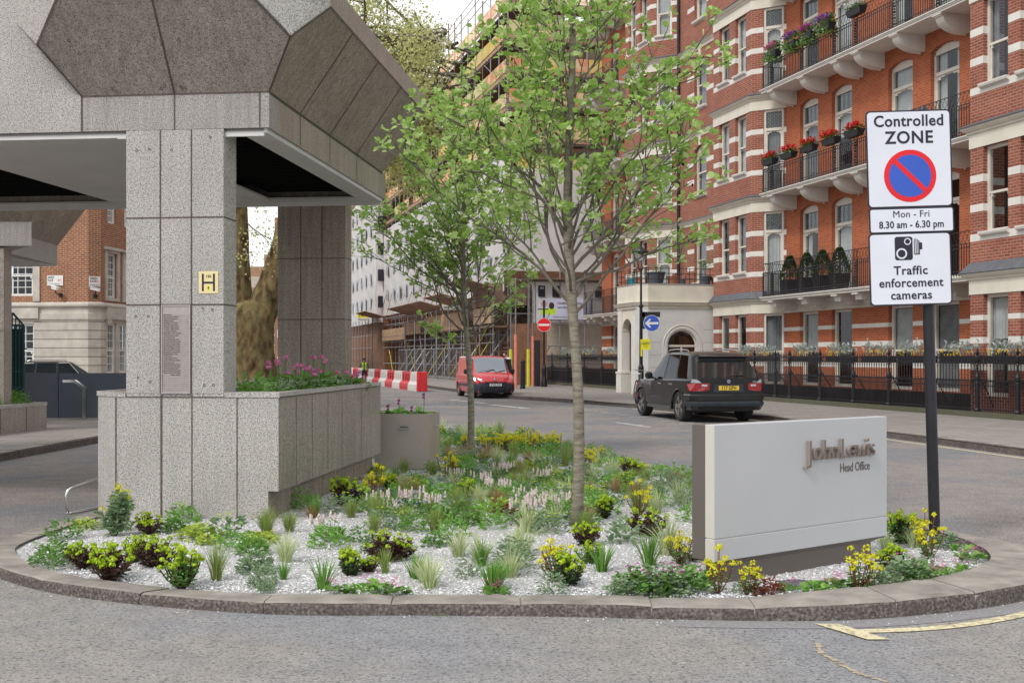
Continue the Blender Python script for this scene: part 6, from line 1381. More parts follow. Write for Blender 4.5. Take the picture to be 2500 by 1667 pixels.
    m = MB(); m.sweep([(4.0, -.93), (4.45, -.88), (4.66, -.6), (4.70, 0), (4.66, .6), (4.45, .88), (4.0, .93)], [(-.05, .66), (.0, .62), (.02, .45), (-.03, .30), (-.25, .28)]); m.build('front_bumper', 'car_black', t)
mat('alloy_dark', (.16, .16, .16), .1, 6, .4, .7); mat('rear_glass', (.012, .014, .016), .1, 3, .03, coat=1)
f_ = Vector((-.2205, .9754)); p0 = Vector((5.01, 28.53)) - f_ * .98
bm = vehicle('parked_car', 'black sport utility car with yellow 117 GPH plate parked by the kerb', 'car', p0, f_, SUV, (.98, 3.80), .375, 'car_black')
suv_details(bm, '117 GPH')
# estate car behind the grey barrier
f2 = Vector((.93, .37)); es = vehicle('parked_car', 'black estate car behind the slate grey barrier, only its roof and windows showing', 'car', (-17.0, 38.2), f2, SUV, (.98, 3.80), .36, 'car_black', sc_=.84); 
for s in (1, -1):
    m = MB(); m.tube([(.95, s * .56, 1.715), (1.05, s * .57, 1.755), (1.7, s * .59, 1.775), (2.3, s * .58, 1.76), (2.42, s * .57, 1.72)], .02, 6); m.build('roof_rail', 'alloy', es)
    m = MB()
    for a, b_ in (((.52, .92, 1.06), (.80, .72, 1.62)), ((.52, .92, 1.06), (3.0, .925, 1.02)), ((.80, .725, 1.63), (2.5, .725, 1.65)), ((3.02, .92, 1.02), (2.5, .72, 1.63))): m.tube([(a[0], s * a[1], a[2]), (b_[0], s * b_[1], b_[2])], .016, 5)
    m.build('window_chrome', 'steel_bright', es)
# red van facing the camera
VAN = [(.05, .12, .80, 1.0, 1.72, .70, 'b', 'b'), (.2, .22, .885, 1.0, 1.79, .74, 'b', 'b'), (2.3, 2.3, .90, 1.0, 1.81, .75, 'k', 'b'), (2.36, 2.36, .90, 1.0, 1.81, .75, 'g', 'b'), (3.25, 2.88, .90, 1.02, 1.77, .73, 'b', 'b'), (3.36, 2.98, .90, 1.02, 1.745, .72, 'b', 'b'), (3.42, 3.02, .90, 1.02, 1.725, .715, 'b', 'g'), (3.72, 3.70, .885, 1.03, 1.10, .70, 'b', 'b'), (4.02, 4.0, .86, .94, .99, .68, 'b', 'b'), (4.22, 4.20, .80, .82, .86, .62, 'b', 'b'), (4.30, 4.28, .74, .70, .72, .56, 'b', 'b')]
fv = Vector((.235, -.972)).normalized(); pv = Vector((-.83, 44.3)) - fv * 3.42 * .9
vn = vehicle('parked_van', 'small red panel van parked facing the camera, number plate KY63 JYG', 'van', pv, fv, VAN, (.70, 3.42), .32, 'car_red', sc_=.9, wheel_y=.76, zsill=.26)
bd_ = [c for c in vn.children if c.name.startswith('body')][0]; bd_.data.materials.append(MT['windscreen'])
for p in bd_.data.polygons:
    if p.material_index == 1 and p.center.x > 3.05 and abs(p.center.y) < .72: p.material_index = 3
m = MB(); pth = [(3.95, -.90), (4.20, -.84), (4.34, -.62), (4.40, 0), (4.34, .62), (4.20, .84), (3.95, .90)]
m.sweep(pth, [(-.03, .66), (.015, .64), (.03, .55), (.03, .40), (.0, .28), (-.06, .24), (-.3, .24)]); m.build('front_bumper', 'bumper_plastic', vn)
m = MB(); m.extr([(4.425, -.48, .50), (4.425, .48, .50), (4.425, .40, .36), (4.425, -.40, .36)], (.01, 0, 0)); m.build('lower_grille', 'black_plastic', vn)
m = MB(); m.extr([(4.40, -.46, .70), (4.40, .46, .70), (4.41, .48, .645), (4.41, -.48, .645)], (.02, 0, 0)); m.build('upper_grille', 'black_plastic', vn)
m = MB(); m.box(4.435, -.26, .53, 4.445, .26, .64); npv = m.build('number_plate', 'paint_white', vn); text('KY63 JYG', .125, 'sign_black', npv, face_mtx((4.447, 0, .583), (0, 1, 0)), 'lettering', .001, .002, sx=.82)
for s in (1, -1):
    m = MB(); m.extr([(4.23, s * .50, .72), (4.20, s * .58, .80), (3.98, s * .83, .92), (4.02, s * .865, .86), (4.12, s * .83, .72)], (.05, 0, .01)); m.build('headlight', 'lamp_clear', vn)
    m = MB(); m.cbox(3.1, s * .98, 1.02, 3.24, s * 1.12, 1.24, .04); m.build('wing_mirror', 'black_plastic', vn)
    m = MB(); m.extr([(4.37, s * .62 + .05 * math.cos(q * .7854), .44 + .05 * math.sin(q * .7854)) for q in range(8)], (.03, 0, 0)); m.build('fog_lamp', 'black_plastic', vn)
    m = MB(); m.box(.9, s * .89, .50, 3.0, s * .915, .60); m.build('side_rub_strip', 'bumper_plastic', vn)
m = MB(); m.extr([(4.335, -.02, .74), (4.335, .045, .75), (4.30, .05, .83), (4.30, -.01, .86), (4.31, -.05, .82), (4.335, -.01, .79), (4.335, -.05, .75)], (.04, 0, .01)); m.build('badge', 'steel_bright', vn)
m = MB(); m.tube([(3.75, -.6, 1.105), (3.60, .1, 1.22), (3.66, .14, 1.17)], .010, 4); m.tube([(3.75, .1, 1.105), (3.60, .62, 1.18)], .010, 4); m.build('wiper', 'black_plastic', vn)
m = MB(); m.tube([(2.7, 0, 1.80), (2.6, 0, 1.98)], .008, 4); m.build('aerial', 'black_plastic', vn)
m = MB(); m.box(3.03, -.6, 1.615, 3.10, -.50, 1.65); m.build('windscreen_label', 'paint_white', vn)

# ------------------------------------------------------------ people
def person(label, loc, rot, joints, rad, mats_z, extras, s=1):
    """one skinned body; joints: dict name -> (x,y,z); edges implied"""
    t = thing('person', label, 'person', (0, 0, 0), W); t.location = loc; t.rotation_euler = (0, 0, rot); t.scale = (s, s, s); ORG[t.name] = (0, 0, 0)
    names_ = list(joints); me = bpy.data.meshes.new('b'); E_ = [('pelvis', 'waist'), ('waist', 'chest'), ('chest', 'neck'), ('neck', 'head'), ('head', 'crown')]
    for S_ in 'lr': E_ += [('chest', 'sh' + S_), ('sh' + S_, 'el' + S_), ('el' + S_, 'wr' + S_), ('wr' + S_, 'ha' + S_), ('pelvis', 'hp' + S_), ('hp' + S_, 'kn' + S_), ('kn' + S_, 'an' + S_), ('an' + S_, 'to' + S_)]
    me.from_pydata([joints[n_] for n_ in names_], [(names_.index(a), names_.index(b_)) for a, b_ in E_], [])
    o = bpy.data.objects.new('b', me); C.objects.link(o); md = o.modifiers.new('s', 'SKIN'); sv = me.skin_vertices[0].data
    for i, n_ in enumerate(names_): r_ = rad.get(n_, rad.get(n_[:2], .06)); sv[i].radius = r_ if isinstance(r_, tuple) else (r_, r_)
    sv[names_.index('pelvis')].use_root = True; o.modifiers.new('u', 'SUBSURF').levels = 2
    me2 = bpy.data.meshes.new_from_object(o.evaluated_get(bpy.context.evaluated_depsgraph_get())); bpy.data.objects.remove(o)
    me2.materials.clear(); ms_ = []
    for z, mt_ in mats_z:
        if mt_ not in ms_: ms_.append(mt_); me2.materials.append(MT[mt_])
    for p in me2.polygons:
        p.use_smooth = True
        for z, mt_ in mats_z:
            if p.center.z >= z: p.material_index = ms_.index(mt_); break
    for i_, (chk, mt_) in enumerate(extras):
        if mt_ not in ms_: ms_.append(mt_); me2.materials.append(MT[mt_])
        for p in me2.polygons:
            if chk(p.center): p.material_index = ms_.index(mt_)
    mesh_obj('body', me2, t); return t
RAD = dict(pelvis=(.13, .11), waist=(.12, .095), chest=(.15, .11), neck=.055, head=(.075, .09), crown=(.06, .07), sh=.055, el=.042, wr=.03, ha=(.035, .02), hp=.085, kn=.06, an=.045, to=.04)
stand = dict(pelvis=(0, 0, .95), waist=(0, 0, 1.12), chest=(0, .0, 1.36), neck=(0, .02, 1.50), head=(0, .04, 1.60), crown=(0, .04, 1.70), shl=(.19, 0, 1.42), ell=(.25, .02, 1.14), wrl=(.24, .14, .93), hal=(.24, .18, .86), shr=(-.19, 0, 1.42), elr=(-.25, .02, 1.14), wrr=(-.24, .14, .93), har=(-.24, .18, .86),
             hpl=(.09, 0, .90), knl=(.10, .03, .50), anl=(.10, 0, .08), tol=(.11, .14, .03), hpr=(-.09, 0, .90), knr=(-.10, .02, .50), anr=(-.10, -.02, .08), tor=(-.11, .12, .03))
head_skin = lambda lim: (lambda c: c.z > lim)
w1 = person('workman in yellow high visibility vest and dark helmet behind the plastic barriers', (-8.25, 64, 0), math.pi + .1, dict(stand, ell=(.28, .1, 1.2), wrl=(.22, .26, 1.2), hal=(.17, .3, 1.24)), RAD, [(1.50, 'skin'), (.95, 'cloth_green'), (0, 'cloth_dark')], [(lambda c: 1.0 < c.z < 1.47 and .045 < abs(c.x) < .155, 'hivis')], .86)
m = MB(); m.lathe([(.115, 1.63), (.125, 1.64), (.11, 1.70), (.07, 1.75), (.01, 1.765)], (0, .05, 0), 12); m.build('helmet', 'cloth_dark', w1)
bent = dict(stand, waist=(0, .04, 1.12), chest=(0, .12, 1.33), neck=(0, .17, 1.45), head=(0, .24, 1.53), crown=(0, .26, 1.62), shl=(.19, .12, 1.39), shr=(-.19, .12, 1.39), ell=(.22, .2, 1.12), wrl=(.14, .36, 1.24), hal=(.08, .36, 1.36), elr=(-.24, .16, 1.1))
w2 = person('man in dark jacket and white collar, head bowed, beside the red van', (-.10, 46.2, .12), math.pi - .9, bent, RAD, [(1.44, 'skin'), (1.38, 'cloth_white'), (.95, 'cloth_dark'), (0, 'cloth_dark')], [(lambda c: c.z > 1.555 and c.y < .28, 'hair'), (lambda c: c.z > 1.61, 'hair'), (lambda c: c.z > 1.22 and c.y > .33 and abs(c.x) < .16 and c.z < 1.45, 'skin')], 1.0)
w3 = person('passer-by in dark clothes seen beyond the plane tree trunk', (-8.9, 42, 0), 2.4, stand, RAD, [(1.50, 'skin'), (.95, 'cloth_dark'), (0, 'cloth_dark')], [(lambda c: c.z > 1.63, 'hair')], .88)
# bicycle against the lamp post
bk = thing('bicycle', 'silver bicycle leaning on the lamp post behind the black car', 'bicycle', (0, 0, 0), W); bk.location = (4.36, 40.0, .12); bk.rotation_euler = (R(6), 0, R(75)); ORG[bk.name] = (0, 0, 0)
for x in (-.52, .52):
    m = MB(); P_ = [(x + .33 * math.cos(R(a)), 0, .34 + .33 * math.sin(R(a))) for a in range(0, 361, 20)]; m.tube(P_, .018, 5, False)
    for a in range(0, 180, 30): m.tube([(x + .32 * math.cos(R(a)), 0, .34 + .32 * math.sin(R(a))), (x - .32 * math.cos(R(a)), 0, .34 - .32 * math.sin(R(a)))], .003, 3, False)
    m.build('wheel', 'rubber', bk)
m = MB()
for a, b_ in (((-.52, .34), (-.10, .32)), ((-.10, .32), (-.22, .85)), ((-.52, .34), (-.19, .75)), ((-.19, .74), (.36, .80)), ((-.10, .32), (.38, .70)), ((.34, .95), (.52, .34))): m.tube([(a[0], 0, a[1]), (b_[0], 0, b_[1])], .016, 5)
m.build('frame', 'alloy', bk); m = MB(); m.tube([(.30, -.28, .98), (.34, -.1, 1.0), (.34, .1, 1.0), (.30, .28, .98)], .013, 5); m.build('handlebar', 'alloy', bk); m = MB(); m.cbox(-.36, -.07, .86, -.1, .07, .91, .02); m.build('saddle', 'paint_white', bk)
# ------------------------------------------------------------ trees
def leaf_quad(m, p, d, s, up, w=.8):
    d = d.normalized(); sd = d.cross(up); sd = sd.normalized() if sd.length > .01 else Vector((1, 0, 0)); u = sd.cross(d) * .18 * s
    a = p; m.add([a, a + d * s * .35 + sd * s * .5 * w + u, a + d * s * .8 + sd * s * .38 * w + u, a + d * s, a + d * s * .8 - sd * s * .38 * w + u, a + d * s * .35 - sd * s * .5 * w + u], [(0, 1, 2, 3), (0, 3, 4, 5)])
def young_tree(name, label, base, H_, fork, r0, seed, lean=(0, 0), nl=26, leaf=.07, spread=1.25, low=[], per=9, lean2=0):
    rr = random.Random(seed); t = thing(name, label, 'tree', (base[0], base[1], .07), W); tr = MB(); br = MB(); lf = MB(); cn = MB(); B = Vector((base[0], base[1], .05))
    def axis(z): f = z / H_; return B + Vector((lean[0] * f + .035 * math.sin(z * 1.7), lean[1] * f + .02 * math.cos(z * 2.1), z))
    pts, rd = [], []
    n_ = 26
    for i in range(n_ + 1):
        z = H_ * i / n_; pts.append(axis(z)); rd.append((r0 * (1 - .22 * z / fork) if z < fork else r0 * .78 * (1 - (z - fork) / (H_ - fork)) ** .8 + .006) + (r0 * .35 * math.exp(-z * 14)))
    tr.tube(pts, rd, 12); tr.build('trunk', 'bark_alder', t, smooth=True)
    cnt = [0]
    def leaves_at(p, d, n_):
        for _ in range(n_):
            dd = (d * .5 + Vector((rr.uniform(-1, 1), rr.uniform(-1, 1), rr.uniform(-.7, .8)))).normalized(); q = p + dd * rr.uniform(.01, .05); leaf_quad(lf, q, dd, leaf * rr.uniform(.6, 1.15), (Vector((rr.uniform(-.7, .7), rr.uniform(-.7, .7), 1))).normalized(), rr.uniform(.95, 1.2)); cnt[0] += 1
    def twig(p, d, L_, r, depth):
        n_ = max(3, int(L_ / .09)); P_ = [p]; q = p.copy(); dd = d.normalized()
        for i in range(n_):
            dd = (dd + Vector((rr.uniform(-.16, .16), rr.uniform(-.16, .16), rr.uniform(-.10, .17)))).normalized(); q = q + dd * (L_ / n_); P_.append(q.copy())
            f = (i + 1) / n_
            if depth < 2 and f > .22 and rr.random() < (.62 if depth == 0 else .38):
                sdv = Vector((rr.uniform(-1, 1), rr.uniform(-1, 1), rr.uniform(-.3, .6))).normalized(); nd = (dd * .75 + sdv * .8).normalized(); twig(q, nd, L_ * (1 - f * .55) * rr.uniform(.28, .5), r * .5, depth + 1)
            if (depth == 2 or (depth == 1 and f > .25) or (depth == 0 and f > .55)) and rr.random() < .78: leaves_at(q, dd, rr.choice((1, 1, 2, 3)))
            if depth and rr.random() < .03: z = q - Vector((0, 0, .03)); cn.lathe([(.004, .012), (.009, .004), (.009, -.012), (.003, -.02)], z, 5)
        leaves_at(q, dd, 3)
        br.tube(P_, [max(.0025, r * (1 - .85 * i / n_)) for i in range(n_ + 1)], 6 if depth == 0 else 4, False)
    for i in range(nl):
        f = (i + .3) / nl; z = fork - .12 + (H_ - fork) * .93 * f ** 1.05; az_ = i * 2.39996 + rr.uniform(-.35, .35); L_ = spread * (1.15 - .80 * f) * rr.uniform(.8, 1.15)
        if z > H_ - .1: continue
        el_ = rr.uniform(.55, .95) + .15 * f; d = Vector((math.cos(az_) * math.cos(el_), math.sin(az_) * math.cos(el_), math.sin(el_))); twig(axis(z), d, L_, r0 * .27 * (1 - .5 * f), 0)
    for (az_, el_, L_, z) in low: d = Vector((math.cos(R(az_)) * math.cos(R(el_)), math.sin(R(az_)) * math.cos(R(el_)), math.sin(R(el_)))); twig(axis(z), d, L_, r0 * .33, 0)
    twig(axis(H_ * .97), Vector((0, 0, 1)), .5, .008, 1)
    br.build('branches', 'bark_branch', t); lf.build('leaves', 'leaf_alder', t)
    if cn.f: cn.build('cones', 'cone_dark', t)
    return cnt[0]
T1 = bg_(1408, 1285, .07); T2 = bg_(1148, 1109, .07)
c1 = young_tree('alder_tree', 'larger young tree in front, grey trunk rising left of the white slab sign', T1, 6.6, 2.0, .054, 21, (-.10, .1), 38, .062, 1.8, [(178, 50, 2.1, 2.0), (150, 38, 1.9, 2.25), (12, 44, 2.0, 2.05), (-20, 38, 1.7, 2.3), (8, 30, 1.5, 2.2), (200, 55, 1.9, 2.6), (185, 35, 1.6, 2.9), (-5, 48, 1.9, 2.8), (90, 45, 1.5, 2.4), (-80, 40, 1.1, 2.5)], 9)
c2n = young_tree('alder_tree', 'smaller young tree farther back, behind the steel planter', T2, 5.6, 1.95, .056, 33, (-.15, .05), 40, .074, 1.9, [(165, 35, 2.0, 1.9), (10, 40, 1.6, 1.85), (-20, 25, 1.2, 1.8), (180, 28, 2.3, 2.5), (150, 60, 1.9, 2.2), (200, 12, .8, 1.75)], 9)
print('LEAVES', c1, c2n)
# old plane tree
def plane():
    rr = random.Random(77); t = thing('plane_tree', 'massive old plane tree with forked mottled trunk, behind the granite columns', 'tree', (-7.3, 34, 0), W); B = Vector((-7.8, 34, 0)); tr = MB(); lf = MB(); br = MB()
    def limb(P_, r_): 
        Q = [Vector(v) for v in cat([Vector(p) for p in P_], 5)]; n_ = len(Q) - 1; rs_ = [r_[0] + (r_[1] - r_[0]) * i / n_ for i in range(n_ + 1)]; tr.tube([q + Vector((rr.uniform(-.02, .02), 0, 0)) for q in Q], rs_, 14); return Q
    # trunk: lumpy lathe to the fork
    n_ = 18; rows = []
    prof = [(0, 1.0), (.4, .86), (1, .72), (1.8, .66), (2.5, .70), (2.9, .74), (3.15, .6), (3.3, .25)]
    for z, r_ in prof:
        for k in range(n_): a = 2 * math.pi * k / n_; q = r_ * (1 + .10 * math.sin(3 * a + z) + .06 * math.sin(7 * a + z * 2)) ; rows.append((B.x + q * math.cos(a) * (1.05), B.y + q * math.sin(a), z))
    tr.add(rows, [(i * n_ + k, i * n_ + (k + 1) % n_, (i + 1) * n_ + (k + 1) % n_, (i + 1) * n_ + k) for i in range(len(prof) - 1) for k in range(n_)])
    L1 = limb([(-7.9, 34, 2.4), (-8.15, 34, 3.5), (-8.2, 34, 5.5), (-8.3, 34.2, 8), (-7.6, 34, 11), (-7.2, 34, 15)], (.50, .18)); L2 = limb([(-7.65, 34, 2.4), (-7.15, 34, 3.6), (-6.65, 34, 5.2), (-6.3, 34, 7.2), (-6.0, 33.5, 9.5), (-5.8, 33, 13), (-5.8, 33, 16)], (.50, .15))
    tr.build('trunk', 'bark_plane', t, smooth=True)
    def clump(p, n2, s):
        if p.x > -2.0 + rr.uniform(-.6, .5) - max(0, p.z - 9) * .12: return
        for _ in range(n2): q = p + Vector((rr.gauss(0, s), rr.gauss(0, s), rr.gauss(0, s * .9))); d = Vector((rr.uniform(-1, 1), rr.uniform(-1, 1), rr.uniform(-1, .3))); sd = Vector((rr.uniform(-1, 1), rr.uniform(-1, 1), rr.uniform(-1, 1))); d.normalize(); sd = d.cross(sd).normalized(); k = rr.uniform(.05, .09); lf.add([q, q + d * k * .6 + sd * k * .5, q + d * k, q + d * k * .6 - sd * k * .5], [(0, 1, 2, 3)])
    def spray(p, d, L_, r, dep):
        n2 = max(4, int(L_ / .4)); q = p.copy(); P_ = [p]; dd = d.normalized()
        for i in range(n2):
            dd = (dd + Vector((rr.uniform(-.2, .2), rr.uniform(-.2, .2), rr.uniform(-.2, .14) - (.10 if dep > 1 else 0)))).normalized(); q = q + dd * L_ / n2; P_.append(q.copy()); f = (i + 1) / n2
            if q.x > -1.9 and dep: break
            if q.x > -1.2: break
            if dep < 3 and f > .2 and rr.random() < (.85 if dep < 2 else .6): sdv = Vector((rr.uniform(-1, 1), rr.uniform(-1, 1), rr.uniform(-.7, .5))).normalized(); spray(q, dd * .5 + sdv, L_ * rr.uniform(.3, .5) * (1.1 - .4 * f), r * .5, dep + 1)
            if dep >= 2 or f > .7: clump(q, 10 if dep < 3 else 12, .26)
        br.tube(P_, [max(.006, r * (1 - .85 * i / n2)) for i in range(len(P_))], 4, False)
    for d, z, L_, src in (((1, -.1, .35), 8.5, 5.2, L2), ((.9, .3, .1), 9.5, 5.0, L2), ((.8, -.5, .4), 11, 5.2, L2), ((1, .2, .5), 12.5, 4.5, L2), ((.9, -.2, -.05), 7.2, 4.2, L2), ((.9, .1, -.25), 8.0, 4.6, L2), ((.3, -.9, .3), 10, 4, L2), ((.2, 1, .3), 10, 4, L2), ((-.9, -.2, .3), 8, 4.5, L1), ((-.7, .5, .4), 10, 4.5, L1), ((-.6, -.7, .3), 12, 4, L1), ((.1, -.8, .5), 13, 4, L1), ((.4, .2, 1), 15, 4, L2), ((-.2, 0, 1), 14.5, 4, L1), ((1, -.3, .2), 14, 4.5, L2), ((1, .3, .0), 10.5, 5.8, L2), ((1, 0, .15), 9, 5.6, L2), ((1, -.3, .3), 10, 5.6, L2), ((1, .2, -.1), 9.5, 5.2, L2), ((1, -.1, .5), 9, 5.5, L2), ((1, .4, .3), 12, 5.5, L2)):
        p = min(src, key=lambda v: abs(v.z - z)); spray(Vector(p), Vector(d), L_, .13, 0)
    for p_, d in (((-7.9, 34, 5.6), (.5, -.5, -.3)), ((-8.0, 34, 7.4), (.7, -.6, -.5)), ((-6.0, 34, 6.4), (-.5, -.6, -.6)), ((-5.8, 34, 7.0), (.6, -.4, -.5)), ((-7.9, 34, 4.8), (.2, -1, .0))): spray(Vector(p_), Vector(d), 1.9, .03, 2)
    br.build('branches', 'bark_branch', t); lf.build('leaves', 'leaf_plane', t); print('PLANE', len(lf.f))
plane()
# ------------------------------------------------------------ plants
rp = random.Random(31)
V = Vector
def blades(mb, n, h, sp, w, curve=.5, seg=4, jit=.3):
    for _ in range(n):
        a = rp.random() * 6.283; hh = h * rp.uniform(1 - jit, 1.1); o = V((math.cos(a), math.sin(a), 0)); t = rp.random() ** .7; b_ = o * sp * .25 * t; sd = V((-o.y, o.x, 0)); ww = w * rp.uniform(.7, 1.2); lo = sp * t * rp.uniform(.6, 1.3); vs = []
        for i in range(seg + 1):
            f = i / seg; p = b_ + o * lo * f ** (1 + curve) + V((0, 0, hh * (f - curve * .35 * f * f * t * 1.6))); k = ww * (1 - f ** 2.2) * .5 + .0004; vs += [p - sd * k, p + sd * k]
        mb.add(vs, [(2 * i, 2 * i + 1, 2 * i + 3, 2 * i + 2) for i in range(seg)])
def leafy(mb, n, r, h, ls, w=.8, droop=.3, z0=0, flat=.0):
    for _ in range(n):
        a = rp.random() * 6.283; u = rp.random() ** .6; el_ = rp.random(); o = V((math.cos(a), math.sin(a), 0)); p = o * r * u * math.sqrt(max(.05, 1 - el_ * el_ * .8)) + V((0, 0, z0 + h * el_ * rp.uniform(.55, 1))); d = (o * rp.uniform(.4, 1) + V((rp.uniform(-.5, .5), rp.uniform(-.5, .5), rp.uniform(-droop, .6 - flat)))).normalized()
        leaf_quad(mb, p, d, ls * rp.uniform(.6, 1.2), V((rp.uniform(-.4, .4), rp.uniform(-.4, .4), 1)), w)
def stemmy(mb, P_, r): mb.tube(P_, r, 4, False)
def floret(mb, c, r, n=5, up=V((0, 0, 1))):
    a0 = rp.random() * 6; mb.add([c] + [c + V((r * math.cos(a0 + q * 6.283 / n), r * math.sin(a0 + q * 6.283 / n), r * .25 * rp.uniform(-1, 1))) for q in range(n)], [(0, q + 1, (q + 1) % n + 1) for q in range(n)])
def head(mb, c, r, n, fr_):
    for _ in range(n):
        a = rp.random() * 6.283; e = rp.uniform(-.2, 1); d = V((math.cos(a) * math.sqrt(1 - e * e * .9), math.sin(a) * math.sqrt(1 - e * e * .9), e)); c2 = c + d * r * rp.uniform(.6, 1); s = fr_ * rp.uniform(.7, 1.2); t = d.cross(V((0, 0, 1))).normalized() if abs(d.z) < .99 else V((1, 0, 0)); b_ = d.cross(t)
        mb.add([c2 + d * s * .3] + [c2 + (t * math.cos(q * 1.2566) + b_ * math.sin(q * 1.2566)) * s for q in range(5)], [(0, q + 1, (q + 1) % 5 + 1) for q in range(5)])
def P_root(nm): o = bpy.data.objects.new(nm, None); C.objects.link(o); o.empty_display_size = .05; ORG[o.name] = (0, 0, 0); return o
def mk_spurge(h, r, nst, leafm, headm, stemm='leaf_maroon', hr=.024, hn=16, lf_=11, ls=.042):
    o = P_root('spurge'); s = MB(); l = MB(); f = MB()
    for i in range(nst):
        a = rp.random() * 6.283; u = rp.random() ** .6; tip = V((math.cos(a) * r * u, math.sin(a) * r * u, h * rp.uniform(.5, 1.08) * (1 - .22 * u))); b_ = V((tip.x * .18, tip.y * .18, 0)); mid = b_.lerp(tip, .5) + V((tip.x * .12, tip.y * .12, 0)); stemmy(s, [b_, mid, tip], .0035)
        for q in range(lf_): fq = .12 + .8 * q / lf_; p = b_.lerp(mid, fq * 2) if fq < .5 else mid.lerp(tip, fq * 2 - 1); an = rp.random() * 6.3; d = V((math.cos(an), math.sin(an), rp.uniform(-.2, .5))).normalized(); leaf_quad(l, p, d, ls * rp.uniform(.7, 1.2), V((0, 0, 1)), .42)
        head(f, tip + V((0, 0, .01)), hr * rp.uniform(.7, 1.15), hn, .0085)
    s.build('stems', stemm, o); l.build('foliage', leafm, o); f.build('flower_heads', headm, o); return o
def mk_grass(nm, n, h, sp, w, m_, curve=.5):
    s = MB(); blades(s, n, h, sp, w, curve); return s.build(nm, m_)
def mk_foam():
    o = P_root('foamflower'); l = MB(); s = MB(); f = MB(); leafy(l, 90, .13, .11, .045, 1.0, .3)
    for i in range(11):
        a = rp.random() * 6.283; u = rp.random() ** .5; b_ = V((math.cos(a) * .12 * u, math.sin(a) * .12 * u, .09)); t = b_ + V((b_.x * .35, b_.y * .35, rp.uniform(.05, .11))); stemmy(s, [b_, t], .002); L_ = rp.uniform(.06, .085)
        for q in range(7): head(f, t + V((0, 0, -L_ * .35 + L_ * q / 7)), .013 * (1 - q * .09), 7, .0075)
    l.build('foliage', 'leaf_green', o); s.build('stems', 'stem_green', o); f.build('flower_spikes', 'flower_blush', o); return o
def mk_leafy(nm, n, r, h, ls, m_, w=.8, fm=None, nf=0, fr_=.012, fz=None, fcl=1, droop=.3):
    o = P_root(nm); l = MB(); leafy(l, n, r, h, ls, w, droop); l.build('foliage', m_, o)
    if fm:
        f = MB()
        for i in range(nf):
            a = rp.random() * 6.283; u = rp.random() ** .5; c_ = V((math.cos(a) * r * u * .9, math.sin(a) * r * u * .9, (fz or h) * rp.uniform(.8, 1.15)))
            for q in range(fcl): floret(f, c_ + V((rp.gauss(0, .012), rp.gauss(0, .012), rp.gauss(0, .01))) * (fcl > 1), fr_)
        f.build('flowers', fm, o)
    return o
